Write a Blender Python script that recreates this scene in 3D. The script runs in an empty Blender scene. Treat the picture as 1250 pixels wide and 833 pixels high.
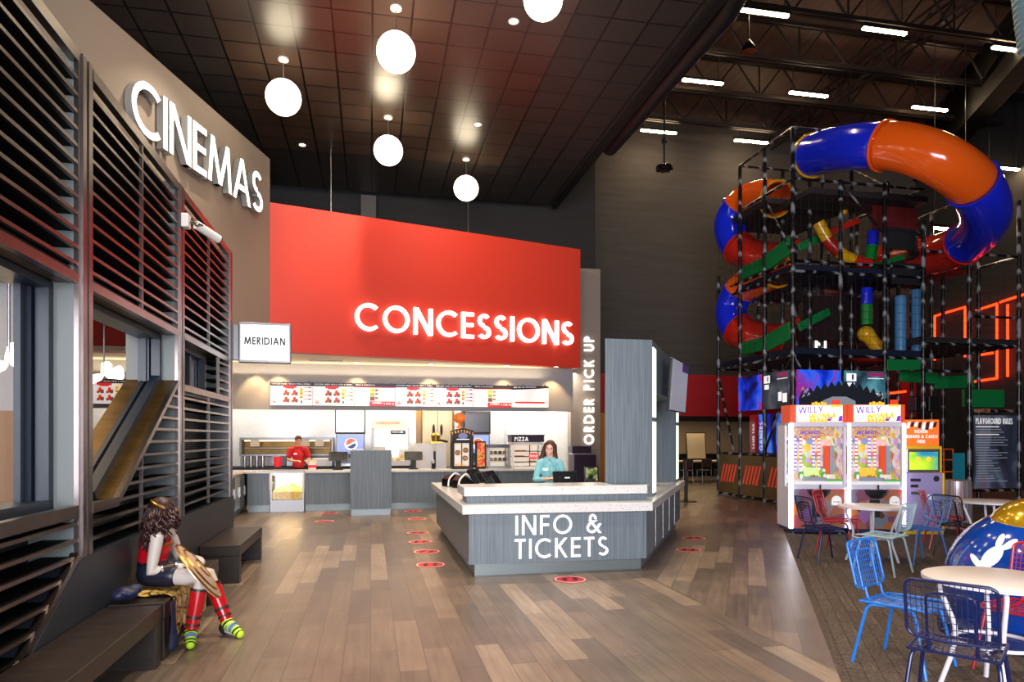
import bpy, bmesh, math, random
from mathutils import Vector, Matrix, Quaternion
random.seed(7)
PI = math.pi
SC = bpy.context.scene
COL = SC.collection
F, CX, HY, EYE = 840.0, 625.0, 534.0, 1.65
TH = math.atan(0.2053)
CT, ST = math.cos(TH), math.sin(TH)

def P(px, py, Y):
    return Vector(((px - CX) * Y / F, Y, EYE + (HY - py) * Y / F))

def fl(px, py):
    Y = F * EYE / (py - HY)
    return Vector(((px - CX) * Y / F, Y, 0))

def lin(h):
    h = h.lstrip('#')
    r = []
    for i in (0, 2, 4):
        c = int(h[i:i + 2], 16) / 255
        r.append(c / 12.92 if c <= 0.04045 else ((c + 0.055) / 1.055) ** 2.4)
    return (r[0], r[1], r[2], 1)

# ---------------------------------------------------------------- materials
MATS = {}

def mat(name, col='#808080', rough=0.5, metal=0.0, emit=0.0, ecol=None, spec=0.5, trans=0.0, coat=0.0):
    if name in MATS:
        return MATS[name]
    m = bpy.data.materials.new(name)
    m.use_nodes = True
    b = m.node_tree.nodes['Principled BSDF']
    b.inputs['Base Color'].default_value = lin(col)
    b.inputs['Roughness'].default_value = rough
    b.inputs['Metallic'].default_value = metal
    b.inputs['Specular IOR Level'].default_value = spec
    b.inputs['Transmission Weight'].default_value = trans
    b.inputs['Coat Weight'].default_value = coat
    if emit:
        b.inputs['Emission Color'].default_value = lin(ecol or col)
        b.inputs['Emission Strength'].default_value = emit
    MATS[name] = m
    return m

def nd(m, typ, **kw):
    n = m.node_tree.nodes.new(typ)
    for k, v in kw.items():
        if k in n.inputs:
            n.inputs[k].default_value = v
        else:
            setattr(n, k, v)
    return n

def lk(m, a, b):
    m.node_tree.links.new(a, b)

def bsdf(m):
    return m.node_tree.nodes['Principled BSDF']

def coords(m, scale=(1, 1, 1), rot=(0, 0, 0), kind='Object', loc=(0, 0, 0)):
    t = nd(m, 'ShaderNodeTexCoord')
    mp = nd(m, 'ShaderNodeMapping')
    mp.inputs['Scale'].default_value = scale
    mp.inputs['Rotation'].default_value = rot
    mp.inputs['Location'].default_value = loc
    lk(m, t.outputs[kind], mp.inputs['Vector'])
    return mp.outputs['Vector']

def ramp(m, fac, stops):
    r = nd(m, 'ShaderNodeValToRGB')
    el = r.color_ramp.elements
    while len(el) < len(stops):
        el.new(0.5)
    for e, (p, c) in zip(el, stops):
        e.position = p
        e.color = lin(c)
    lk(m, fac, r.inputs['Fac'])
    return r.outputs['Color']

def mixc(m, fac, a, b, mode='MIX'):
    n = nd(m, 'ShaderNodeMix')
    n.data_type = 'RGBA'
    n.blend_type = mode
    for sock, v in ((0, fac), (6, a), (7, b)):
        if isinstance(v, bpy.types.NodeSocket):
            lk(m, v, n.inputs[sock])
        else:
            n.inputs[sock].default_value = v
    return n.outputs[2]

def streak_mat(name, stops, scale, rough=0.5, kind='Object', detail=3, bump=0.0, spec=0.5, rot=(0, 0, 0)):
    m = mat(name, '#808080', rough, spec=spec)
    v = coords(m, scale, rot, kind)
    n = nd(m, 'ShaderNodeTexNoise', Scale=1.0, Detail=detail, Roughness=0.6)
    lk(m, v, n.inputs['Vector'])
    lk(m, ramp(m, n.outputs['Fac'], stops), bsdf(m).inputs['Base Color'])
    if bump:
        bp = nd(m, 'ShaderNodeBump', Strength=bump, Distance=0.01)
        lk(m, n.outputs['Fac'], bp.inputs['Height'])
        lk(m, bp.outputs['Normal'], bsdf(m).inputs['Normal'])
    return m

def plank_mat(name, rot, stops, length, width, rough=0.35, grain=0.5, seam='#3a2f28', seamw=0.004):
    m = mat(name, '#808080', rough)
    v = coords(m, (1, 1, 1), (0, 0, rot), 'Object')
    b = nd(m, 'ShaderNodeTexBrick', offset=0.37, offset_frequency=2, squash=1.0)
    b.inputs['Color1'].default_value = (0, 0, 0, 1)
    b.inputs['Color2'].default_value = (1, 1, 1, 1)
    b.inputs['Mortar'].default_value = (0.5, 0.5, 0.5, 1)
    b.inputs['Scale'].default_value = 1.0
    b.inputs['Mortar Size'].default_value = seamw
    b.inputs['Mortar Smooth'].default_value = 0.3
    b.inputs['Brick Width'].default_value = length
    b.inputs['Row Height'].default_value = width
    lk(m, v, b.inputs['Vector'])
    base = ramp(m, b.outputs['Color'], stops)
    v2 = coords(m, (1.3, 26, 1), (0, 0, rot), 'Object')
    # mapping rotates after scaling, so do the grain in two steps
    mp = nd(m, 'ShaderNodeMapping')
    mp.inputs['Scale'].default_value = (1.6, 22, 1)
    lk(m, v, mp.inputs['Vector'])
    n = nd(m, 'ShaderNodeTexNoise', Scale=1.0, Detail=5, Roughness=0.65)
    lk(m, mp.outputs['Vector'], n.inputs['Vector'])
    n2 = nd(m, 'ShaderNodeTexNoise', Scale=2.2, Detail=2)
    lk(m, v, n2.inputs['Vector'])
    g = ramp(m, n.outputs['Fac'], [(0.25, '#8a8a8a'), (0.75, '#ffffff')])
    c = mixc(m, grain, base, g, 'MULTIPLY')
    g2 = ramp(m, n2.outputs['Fac'], [(0.3, '#c8c8c8'), (0.7, '#ffffff')])
    c = mixc(m, 0.5, c, g2, 'MULTIPLY')
    c = mixc(m, b.outputs['Fac'], c, lin(seam))
    lk(m, c, bsdf(m).inputs['Base Color'])
    r = nd(m, 'ShaderNodeMapRange')
    r.inputs['To Min'].default_value = rough - 0.08
    r.inputs['To Max'].default_value = rough + 0.12
    lk(m, n.outputs['Fac'], r.inputs['Value'])
    lk(m, r.outputs['Result'], bsdf(m).inputs['Roughness'])
    return m

def tile_mat(name, c1, c2, grout, w, h, gap, rough, offset=0.0, rot=(0, 0, 0), spec=0.5):
    m = mat(name, c1, rough, spec=spec)
    v = coords(m, (1, 1, 1), rot, 'Object')
    b = nd(m, 'ShaderNodeTexBrick', offset=offset, squash=1.0)
    b.inputs['Color1'].default_value = lin(c1)
    b.inputs['Color2'].default_value = lin(c2)
    b.inputs['Mortar'].default_value = lin(grout)
    b.inputs['Scale'].default_value = 1.0
    b.inputs['Mortar Size'].default_value = gap
    b.inputs['Mortar Smooth'].default_value = 0.1
    b.inputs['Brick Width'].default_value = w
    b.inputs['Row Height'].default_value = h
    lk(m, v, b.inputs['Vector'])
    lk(m, b.outputs['Color'], bsdf(m).inputs['Base Color'])
    bp = nd(m, 'ShaderNodeBump', Strength=0.3, Distance=0.01, invert=True)
    lk(m, b.outputs['Fac'], bp.inputs['Height'])
    lk(m, bp.outputs['Normal'], bsdf(m).inputs['Normal'])
    return m

def glass_mat(name, tint='#ffffff', refl=0.12):
    if name in MATS:
        return MATS[name]
    m = bpy.data.materials.new(name)
    m.use_nodes = True
    nt = m.node_tree
    nt.nodes.remove(nt.nodes['Principled BSDF'])
    out = nt.nodes['Material Output']
    t = nd(m, 'ShaderNodeBsdfTransparent')
    t.inputs['Color'].default_value = lin(tint)
    g = nd(m, 'ShaderNodeBsdfGlossy', Roughness=0.02)
    mx = nd(m, 'ShaderNodeMixShader')
    lw_ = nd(m, 'ShaderNodeLayerWeight', Blend=0.5)
    pw = nd(m, 'ShaderNodeMath', operation='POWER'); pw.inputs[1].default_value = 4.0
    lk(m, lw_.outputs['Facing'], pw.inputs[0])
    ma = nd(m, 'ShaderNodeMath', operation='MULTIPLY_ADD'); ma.inputs[1].default_value = 0.6; ma.inputs[2].default_value = 0.035
    lk(m, pw.outputs[0], ma.inputs[0])
    lk(m, ma.outputs[0], mx.inputs[0])
    lk(m, t.outputs[0], mx.inputs[1])
    lk(m, g.outputs[0], mx.inputs[2])
    lk(m, mx.outputs[0], out.inputs['Surface'])
    MATS[name] = m
    return m

def noise_emit(name, stops, scale=(3, 3, 3), strength=1.0, detail=3, kind='Object', voronoi=False):
    m = mat(name, '#101010', 0.4)
    v = coords(m, scale, kind=kind)
    if voronoi:
        n = nd(m, 'ShaderNodeTexVoronoi', Scale=1.0)
        lk(m, v, n.inputs['Vector'])
        s = nd(m, 'ShaderNodeSeparateColor')
        lk(m, n.outputs['Color'], s.inputs[0])
        f = s.outputs[0]
    else:
        n = nd(m, 'ShaderNodeTexNoise', Scale=1.0, Detail=detail, Distortion=0.6)
        lk(m, v, n.inputs['Vector'])
        f = n.outputs['Fac']
    c = ramp(m, f, stops)
    lk(m, c, bsdf(m).inputs['Base Color'])
    if strength:
        lk(m, c, bsdf(m).inputs['Emission Color'])
        bsdf(m).inputs['Emission Strength'].default_value = strength
    return m

# ---------------------------------------------------------------- mesh builder
class MB:
    def __init__(self):
        self.v, self.f, self.m = [], [], []

    def add(self, vs, fs, mi=0):
        o = len(self.v)
        self.v += [tuple(x) for x in vs]
        for f in fs:
            self.f.append([o + i for i in f])
            self.m.append(mi)
        return self

    def box(self, x0, x1, y0, y1, z0, z1, mi=0, M=None):
        vs = [Vector((x, y, z)) for z in (z0, z1) for y in (y0, y1) for x in (x0, x1)]
        if M is not None:
            vs = [M @ q for q in vs]
        return self.add(vs, [(0, 2, 3, 1), (4, 5, 7, 6), (0, 1, 5, 4), (1, 3, 7, 5), (3, 2, 6, 7), (2, 0, 4, 6)], mi)

    def cbox(self, c, s, mi=0, R=None):
        M = Matrix.Translation(Vector(c))
        if R is not None:
            M = M @ R.to_4x4()
        return self.box(-s[0] / 2, s[0] / 2, -s[1] / 2, s[1] / 2, -s[2] / 2, s[2] / 2, mi, M)

    def prism(self, poly, z0, z1, mi=0, M=None):
        n = len(poly)
        vs = [Vector((p[0], p[1], z0)) for p in poly] + [Vector((p[0], p[1], z1)) for p in poly]
        if M is not None:
            vs = [M @ q for q in vs]
        fs = [tuple(range(n - 1, -1, -1)), tuple(range(n, 2 * n))]
        fs += [(i, (i + 1) % n, n + (i + 1) % n, n + i) for i in range(n)]
        return self.add(vs, fs, mi)

    def tube(self, pts, r, n=8, mi=0, closed=False, cap=True):
        pts = [Vector(p) for p in pts]
        k = len(pts)
        rs = r if isinstance(r, (list, tuple)) else [r] * k
        tang = []
        for i in range(k):
            if closed:
                d = pts[(i + 1) % k] - pts[i - 1]
            else:
                d = pts[min(i + 1, k - 1)] - pts[max(i - 1, 0)]
            tang.append(d.normalized() if d.length > 1e-9 else Vector((0, 0, 1)))
        ref = Vector((0, 0, 1)) if abs(tang[0].z) < 0.9 else Vector((1, 0, 0))
        nv = (ref - tang[0] * ref.dot(tang[0])).normalized()
        vs = []
        for i in range(k):
            if i:
                nv = (nv - tang[i] * nv.dot(tang[i]))
                nv = nv.normalized() if nv.length > 1e-6 else tang[i].orthogonal().normalized()
            b = tang[i].cross(nv)
            for j in range(n):
                a = 2 * PI * j / n
                vs.append(pts[i] + (nv * math.cos(a) + b * math.sin(a)) * rs[i])
        fs = []
        for i in range(k if closed else k - 1):
            i2 = (i + 1) % k
            for j in range(n):
                j2 = (j + 1) % n
                fs.append((i * n + j, i * n + j2, i2 * n + j2, i2 * n + j))
        if cap and not closed:
            fs.append(tuple(range(n - 1, -1, -1)))
            fs.append(tuple((k - 1) * n + j for j in range(n)))
        return self.add(vs, fs, mi)

    def cyl(self, c, r, h, n=24, mi=0, r2=None):
        c = Vector(c)
        return self.lathe([(0, 0), (r, 0), (r if r2 is None else r2, h), (0, h)], n, mi, c)

    def lathe(self, prof, n=24, mi=0, c=(0, 0, 0), M=None):
        c = Vector(c)
        vs, fs, rows = [], [], []
        for (r, z) in prof:
            if r < 1e-7:
                rows.append([len(vs)])
                vs.append(Vector((0, 0, z)))
            else:
                rows.append(list(range(len(vs), len(vs) + n)))
                vs += [Vector((r * math.cos(2 * PI * j / n), r * math.sin(2 * PI * j / n), z)) for j in range(n)]
        for a, b in zip(rows, rows[1:]):
            for j in range(n):
                j2 = (j + 1) % n
                if len(a) == 1 and len(b) == 1:
                    continue
                if len(a) == 1:
                    fs.append((a[0], b[j2], b[j]))
                elif len(b) == 1:
                    fs.append((a[j], a[j2], b[0]))
                else:
                    fs.append((a[j], a[j2], b[j2], b[j]))
        vs = [(M @ q if M is not None else q) + c for q in vs]
        return self.add(vs, fs, mi)

    def ball(self, c, r, n=20, mi=0, R=None):
        rr = r if isinstance(r, (tuple, list)) else (r, r, r)
        k = max(6, n // 2)
        prof = [(math.sin(PI * i / k), -math.cos(PI * i / k)) for i in range(k + 1)]
        M = Matrix.Diagonal((rr[0], rr[1], rr[2])).to_3x3()
        if R is not None:
            M = R @ M
        return self.lathe(prof, n, mi, c, M)

    def quad(self, a, b, c, d, mi=0):
        return self.add([a, b, c, d], [(0, 1, 2, 3)], mi)

    def build(self, name, mats, parent=None, smooth=False, bevel=0.0, loc=None, rz=None, auto=True):
        me = bpy.data.meshes.new(name)
        me.from_pydata(self.v, [], self.f)
        if not isinstance(mats, (list, tuple)):
            mats = [mats]
        for q in mats:
            me.materials.append(q)
        for p, i in zip(me.polygons, self.m):
            p.material_index = i
        if smooth:
            for p in me.polygons:
                p.use_smooth = True
            if auto:
                me.set_sharp_from_angle(angle=math.radians(40))
        me.update()
        o = bpy.data.objects.new(name, me)
        COL.objects.link(o)
        if parent is not None:
            o.parent = parent
        if loc is not None:
            o.location = loc
        if rz is not None:
            o.rotation_euler = (0, 0, rz)
        if bevel:
            bv = o.modifiers.new('edge', 'BEVEL')
            bv.width = bevel
            bv.segments = 2
            bv.limit_method = 'ANGLE'
            bv.angle_limit = math.radians(50)
        return o

def tag(o, label=None, cat=None, group=None, kind=None):
    if label:
        o['label'] = label
    if cat:
        o['category'] = cat
    if group:
        o['group'] = group
    if kind:
        o['kind'] = kind
    return o

def thing(name, label, cat, loc=(0, 0, 0), rz=0.0, group=None):
    o = bpy.data.objects.new(name, None)
    o.empty_display_size = 0.1
    COL.objects.link(o)
    o.location = loc
    o.rotation_euler = (0, 0, rz)
    return tag(o, label, cat, group)

def struct(o, label=None):
    o['kind'] = 'structure'
    if label:
        o['label'] = label
    return o

def dup(root, loc=None, rz=None, label=None):
    r = root.copy()
    COL.objects.link(r)
    if loc is not None:
        r.location = loc
    if rz is not None:
        r.rotation_euler = (0, 0, rz)
    if label:
        r['label'] = label
    for ch in list(root.children):
        c = ch.copy()
        COL.objects.link(c)
        c.parent = r
        for g in list(ch.children):
            d = g.copy()
            COL.objects.link(d)
            d.parent = c
    return r

def smooth_path(pts, n=8):
    pts = [Vector(p) for p in pts]
    out = []
    for i in range(len(pts) - 1):
        p0 = pts[max(i - 1, 0)]
        p1, p2 = pts[i], pts[i + 1]
        p3 = pts[min(i + 2, len(pts) - 1)]
        for k in range(n):
            t = k / n
            out.append(0.5 * ((2 * p1) + (p2 - p0) * t + (2 * p0 - 5 * p1 + 4 * p2 - p3) * t * t + (3 * p1 - p0 - 3 * p2 + p3) * t ** 3))
    out.append(pts[-1])
    return out

def bend(pts, r=0.04, n=4):
    """polyline with rounded corners"""
    pts = [Vector(p) for p in pts]
    out = [pts[0]]
    for a, b, c in zip(pts, pts[1:], pts[2:]):
        d1, d2 = (a - b), (c - b)
        rr = min(r, d1.length * 0.45, d2.length * 0.45)
        s, e = b + d1.normalized() * rr, b + d2.normalized() * rr
        for k in range(n + 1):
            t = k / n
            out.append(s * (1 - t) ** 2 + b * 2 * t * (1 - t) + e * t * t)
    out.append(pts[-1])
    return out

# ---------------------------------------------------------------- lettering
def glyph(ch, w):
    """(advance width, convex polygons) of a monoline capital, cap height 1"""
    a = w / 2
    q = []
    def bar(x0, x1, y0, y1):
        q.append([(x0, y0), (x1, y0), (x1, y1), (x0, y1)])
    def slant(x0, y0, x1, y1):
        L = math.hypot(x1 - x0, y1 - y0)
        h = w * L / abs(y1 - y0) / 2
        q.append([(x0 - h, y0), (x0 + h, y0), (x1 + h, y1), (x1 - h, y1)])
    def arc(cx, cy, rx, ry, a0, a1, n=None):
        n = n or max(3, int(abs(a1 - a0) / 15))
        for i in range(n):
            t0 = math.radians(a0 + (a1 - a0) * i / n)
            t1 = math.radians(a0 + (a1 - a0) * (i + 1) / n)
            p = []
            for t, s in ((t0, -1), (t0, 1), (t1, 1), (t1, -1)):
                p.append((cx + (rx + s * a) * math.cos(t), cy + (ry + s * a) * math.sin(t)))
            q.append(p)
    R = 0.5 - a
    if ch == 'C':
        W = 0.86; arc(0.5, 0.5, R, R, 48, 312)
    elif ch in 'OQ':
        W = 1.0; arc(0.5, 0.5, R, R, 0, 360)
        if ch == 'Q': slant(0.92, 0.0, 0.6, 0.35)
    elif ch == 'G':
        W = 0.98; arc(0.5, 0.5, R, R, 48, 355); bar(0.52, 0.97, 0.5 - a, 0.5 + a)
    elif ch == 'I':
        W = w; bar(0, w, 0, 1)
    elif ch == 'N':
        W = 0.74; bar(0, w, 0, 1); bar(W - w, W, 0, 1); slant(a * 1.3, 1, W - a * 1.3, 0)
    elif ch == 'E':
        W = 0.5; bar(0, w, 0, 1); bar(w, W, 0, w); bar(w, W, 1 - w, 1); bar(w, W * 0.96, 0.52 - a, 0.52 + a)
    elif ch == 'F':
        W = 0.48; bar(0, w, 0, 1); bar(w, W, 1 - w, 1); bar(w, W * 0.96, 0.5 - a, 0.5 + a)
    elif ch == 'L':
        W = 0.46; bar(0, w, 0, 1); bar(w, W, 0, w)
    elif ch == 'T':
        W = 0.56; bar(0, W, 1 - w, 1); bar(W / 2 - a, W / 2 + a, 0, 1 - w)
    elif ch == 'H':
        W = 0.7; bar(0, w, 0, 1); bar(W - w, W, 0, 1); bar(w, W - w, 0.5 - a, 0.5 + a)
    elif ch == 'M':
        W = 0.98; slant(a, 0, 0.14 + a * 0.6, 1); slant(W - a, 0, W - 0.14 - a * 0.6, 1)
        slant(0.14 + a * 0.6, 1, W / 2, 0.05); slant(W - 0.14 - a * 0.6, 1, W / 2, 0.05)
    elif ch == 'W':
        W = 1.2; slant(a, 1, W * 0.27, 0); slant(W - a, 1, W * 0.73, 0); slant(W / 2, 1, W * 0.27, 0); slant(W / 2, 1, W * 0.73, 0)
    elif ch == 'A':
        W = 0.82; slant(a, 0, W / 2, 1); slant(W - a, 0, W / 2, 1); bar(0.2, W - 0.2, 0.26, 0.26 + w)
    elif ch == 'V':
        W = 0.8; slant(a, 1, W / 2, 0); slant(W - a, 1, W / 2, 0)
    elif ch == 'S':
        W = 0.56
        r1, r2 = 0.265 - a, 0.295 - a
        arc(0.28, 1 - 0.265, r1 * 0.95, r1, 35, 270, 12)
        arc(0.28, 0.28, r2 * 0.95, 0.47 - 0.28 + 0.0, 90, -145, 12)
    elif ch == 'D':
        W = 0.82; bar(0, w, 0, 1); arc(0.3, 0.5, 0.52 - a, R, -90, 90, 12); bar(w, 0.31, 0, w); bar(w, 0.31, 1 - w, 1)
    elif ch in 'PR':
        W = 0.54 if ch == 'P' else 0.58
        bar(0, w, 0, 1); r = 0.27 - a
        arc(0.26, 1 - 0.27, 0.27 - a, r, -90, 90, 9); bar(w, 0.27, 1 - w, 1); bar(w, 0.27, 0.46, 0.46 + w)
        if ch == 'R': slant(W - a * 1.2, 0, 0.24, 0.5)
    elif ch == 'B':
        W = 0.54; bar(0, w, 0, 1)
        arc(0.26, 0.75, 0.24 - a, 0.25 - a, -90, 90, 9); arc(0.26, 0.26, 0.27 - a, 0.26 - a, -90, 90, 9)
        for y in (0, 0.52 - w, 1 - w): bar(w, 0.27, y, y + w)
    elif ch == 'U':
        W = 0.66; r = W / 2 - a
        bar(0, w, r, 1); bar(W - w, W, r, 1); arc(W / 2, r + a, r, r, 180, 360, 12)
    elif ch == 'J':
        W = 0.4; bar(W - w, W, 0.2, 1); arc(W - 0.2, 0.2, 0.2 - a, 0.2 - a, 200, 360, 8)
    elif ch == 'K':
        W = 0.66; bar(0, w, 0, 1); slant(w * 0.8, 0.45, W - a * 1.6, 1); slant(w * 1.6, 0.58, W - a * 1.3, 0)
    elif ch == 'X':
        W = 0.7; slant(a, 0, W - a, 1); slant(W - a, 0, a, 1)
    elif ch == 'Y':
        W = 0.72; slant(a, 1, W / 2, 0.42); slant(W - a, 1, W / 2, 0.42); bar(W / 2 - a, W / 2 + a, 0, 0.44)
    elif ch == 'Z':
        W = 0.62; bar(0, W, 0, w); bar(0, W, 1 - w, 1); slant(a * 1.6, w * 0.5, W - a * 1.6, 1 - w * 0.5)
    elif ch == '&':
        W = 0.84
        arc(0.36, 0.77, 0.2 - a * 0.9, 0.23 - a, -20, 235, 14)
        arc(0.31, 0.28, 0.29 - a, 0.28 - a, 110, 330, 14)
        slant(0.2, 0.68, 0.76, 0)
        slant(0.5, 0.1, 0.76, 0.5)
        slant(0.24, 0.52, 0.5, 0.66)
    elif ch == '-':
        W = 0.4; bar(0.05, 0.35, 0.5 - a, 0.5 + a)
    elif ch.isdigit():
        W = 0.5; arc(0.25, 0.5, 0.25 - a, R, 0, 360, 12)
    else:
        W = 0.34
    return W, q

def text_width(s, size, w=0.14, gap=0.12):
    return sum(glyph(c, w)[0] + gap for c in s) * size - gap * size

def letter_polys(mb, polys, M, th, mi, back_mi=None):
    for p in polys:
        area = sum(p[i][0] * p[(i + 1) % len(p)][1] - p[(i + 1) % len(p)][0] * p[i][1] for i in range(len(p)))
        if area < 0:
            p = p[::-1]
        n = len(p)
        if th <= 0:
            mb.add([M @ Vector((x, y, 0)) for x, y in p], [tuple(range(n))], mi)
            continue
        vs = [M @ Vector((x, y, 0)) for x, y in p] + [M @ Vector((x, y, th)) for x, y in p]
        mb.add(vs, [tuple(range(n, 2 * n))], mi)
        bm = mi if back_mi is None else back_mi
        mb.add(vs, [tuple(range(n - 1, -1, -1))] + [(i, (i + 1) % n, n + (i + 1) % n, n + i) for i in range(n)], bm)

def frame_at(o, xd, yd):
    """matrix whose x runs along xd, y along yd, z out of the face"""
    xd, yd = Vector(xd).normalized(), Vector(yd).normalized()
    zd = xd.cross(yd)
    return Matrix.Translation(Vector(o)) @ Matrix((xd, yd, zd)).transposed().to_4x4()

def text(mb, s, size, M, th=0.0, mi=0, w=0.14, gap=0.12, back_mi=None, align='l', sx=1.0):
    x = 0.0
    if align == 'c':
        x = -text_width(s, 1, w, gap) / 2 * sx
    for c in s:
        W, polys = glyph(c, w)
        polys = [[((x + p[0] * sx) * size, p[1] * size) for p in pl] for pl in polys]
        letter_polys(mb, polys, M, th, mi, back_mi)
        x += (W + gap) * sx
    return mb

def sign_letters(parent, s, size, M, th, mats, w=0.15, gap=0.12, total=None, name='letter'):
    if total:
        k = len([c for c in s]) - 1
        raw = sum(glyph(c, w)[0] for c in s)
        gap = (total / size - raw) / max(k, 1)
    x = 0.0
    for c in s:
        W, polys = glyph(c, w)
        if polys:
            mb = MB()
            letter_polys(mb, [[((x + p[0]) * size, p[1] * size) for p in pl] for pl in polys], M, th, 0, 1 if len(mats) > 1 else None)
            mb.build(name, mats, parent)
        x += W + gap
# ================================================================ materials
mat('taupe', '#8a7d70', 0.62)
mat('red_wall', '#d63a26', 0.5)
mat('red_dull', '#b01d22', 0.5)
mat('black', '#0b0b0c', 0.5)
mat('black_gloss', '#0a0a0c', 0.18)
mat('near_black', '#17161a', 0.55)
mat('charcoal', '#262c33', 0.45)
mat('white', '#f2f0ec', 0.45)
mat('white_gloss', '#f4f2ee', 0.15)
mat('grey_wall', '#a09fa2', 0.6)
mat('jamb_grey', '#7a8282', 0.5)
mat('frame_blue', '#1e2b3a', 0.35)
mat('steel', '#c4c4c2', 0.28, 1.0)
mat('steel_dark', '#6d6c6e', 0.32, 1.0)
mat('kick', '#7b8484', 0.35, 0.5)
mat('cream', '#d9c9a8', 0.6)
mat('beige_wall', '#b39f86', 0.7)
mat('soffit', '#f2e4cc', 0.6)
mat('trim_black', '#111214', 0.4)
mat('pad_black', '#131313', 0.3)
mat('deck_blue', '#161c33', 0.5)
mat('green_ramp', '#0f7a3c', 0.4)
mat('teal', '#1f8fa0', 0.5)
mat('lamp_white', '#fff4e2', 0.4, emit=9.0, ecol='#ffecc8')
mat('tube_light', '#fff0d8', 0.4, emit=90.0, ecol='#ffdcae')
mat('can_light', '#fff0d8', 0.4, emit=14.0, ecol='#ffe3b8')
mat('letter_lit', '#ffffff', 0.4, emit=1.6, ecol='#fff8f0')
mat('letter_side', '#9a9a98', 0.4, 0.3)
mat('letter_white', '#f7f7f5', 0.4, emit=0.25, ecol='#ffffff')
mat('led_strip', '#eaf6e4', 0.4, emit=1.1, ecol='#eaf8e6')
mat('neon_red', '#ff3a14', 0.4, emit=6.0, ecol='#ff2a0c')
mat('neon_white', '#ffffff', 0.4, emit=5.0, ecol='#f4f2ff')
mat('brass', '#b08a3c', 0.3, 0.9)
mat('purple_dark', '#2a1a33', 0.35)
mat('wood_orange', '#d38a2a', 0.5)
mat('monitor', '#0c0d10', 0.25)
glass_mat('glass')
MT = MATS

# wood planks run along the building axis in the lobby and along the arcade kerb on the right
PL = [(0.0, '#73645a'), (0.3, '#8a7969'), (0.5, '#7f6f61'), (0.78, '#988370'), (1.0, '#b7a089')]
plank_mat('planks_lobby', -(PI / 2 + TH), PL, 1.35, 0.2, 0.32, 0.7, seam='#4c3f36', seamw=0.003)
ANG_W = math.atan2(1.0, 0.343)
plank_mat('planks_side', -ANG_W, PL, 1.35, 0.2, 0.32, 0.7, seam='#4c3f36', seamw=0.003)
def carpet_mat():
    m = mat('carpet', '#4a4038', 0.95, spec=0.1)
    v = coords(m, (1, 1, 1), (0, 0, -ANG_W))
    b = nd(m, 'ShaderNodeTexBrick', offset=0.5, squash=1.0)
    for k, c in (('Color1', '#665a51'), ('Color2', '#76685d'), ('Mortar', '#5c5047')):
        b.inputs[k].default_value = lin(c)
    b.inputs['Scale'].default_value = 1.0
    b.inputs['Brick Width'].default_value = 0.9
    b.inputs['Row Height'].default_value = 0.11
    b.inputs['Mortar Size'].default_value = 0.006
    lk(m, v, b.inputs['Vector'])
    mp = nd(m, 'ShaderNodeMapping')
    mp.inputs['Scale'].default_value = (1.5, 34, 1)
    lk(m, v, mp.inputs['Vector'])
    n = nd(m, 'ShaderNodeTexNoise', Scale=1.0, Detail=1)
    lk(m, mp.outputs['Vector'], n.inputs['Vector'])
    line = ramp(m, n.outputs['Fac'], [(0.0, '#000000'), (0.66, '#000000'), (0.69, '#51453a'), (1.0, '#6a5a4b')])
    base = mixc(m, 1.0, b.outputs['Color'], line, 'ADD')
    n2 = nd(m, 'ShaderNodeTexNoise', Scale=60.0, Detail=3)
    lk(m, v, n2.inputs['Vector'])
    g = ramp(m, n2.outputs['Fac'], [(0.3, '#9a9a9a'), (0.7, '#ffffff')])
    lk(m, mixc(m, 0.8, base, g, 'MULTIPLY'), bsdf(m).inputs['Base Color'])
carpet_mat()
tile_mat('ceil_dark', '#312d2b', '#383330', '#080707', 0.61, 0.61, 0.018, 0.42)
tile_mat('ceil_brown', '#40332b', '#493b32', '#0b0907', 0.61, 0.61, 0.018, 0.3)
tile_mat('subway', '#ecebe7', '#e6e4e0', '#e2e0dc', 0.15, 0.075, 0.004, 0.12, 0.5, (-PI / 2, 0, 0))
streak_mat('laminate', [(0.25, '#434d54'), (0.42, '#6f7b82'), (0.55, '#5b666d'), (0.7, '#78848b'), (0.85, '#94a0a6')], (42, 42, 0.55), 0.45, detail=4)
streak_mat('laminate_dark', [(0.3, '#3a424b'), (0.7, '#59636e')], (42, 42, 0.55), 0.45, detail=4)
streak_mat('bench_wood', [(0.3, '#1e1815'), (0.7, '#322823')], (3, 24, 24), 0.4, detail=4)
streak_mat('bronze', [(0.3, '#7a7270'), (0.7, '#8a807e')], (3, 3, 3), 0.3)
bsdf(MT['bronze']).inputs['Metallic'].default_value = 1.0
streak_mat('bronze_gold', [(0.35, '#52401f'), (0.65, '#6e552c')], (2, 12, 2), 0.35)
bsdf(MT['bronze_gold']).inputs['Metallic'].default_value = 0.8
def stone_mat():
    m = mat('stone', '#e4e1dd', 0.2)
    v = coords(m, (1, 1, 1))
    n = nd(m, 'ShaderNodeTexNoise', Scale=38.0, Detail=4)
    lk(m, v, n.inputs['Vector'])
    c = ramp(m, n.outputs['Fac'], [(0.26, '#a8a3a1'), (0.36, '#cfccc9'), (0.6, '#dcdad7'), (0.75, '#c4c0bd')])
    lk(m, c, bsdf(m).inputs['Base Color'])
stone_mat()
streak_mat('arcade_wall', [(0.35, '#3b3836'), (0.65, '#43403e')], (0.5, 0.5, 6), 0.8)
streak_mat('back_wall', [(0.35, '#211f1f'), (0.65, '#282525')], (0.5, 0.5, 6), 0.8)
streak_mat('deck_roof', [(0.3, '#4a3a33'), (0.7, '#654f46')], (7, 0.3, 1), 0.7)
mat('truss', '#2b2320', 0.5, 0.4)

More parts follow.
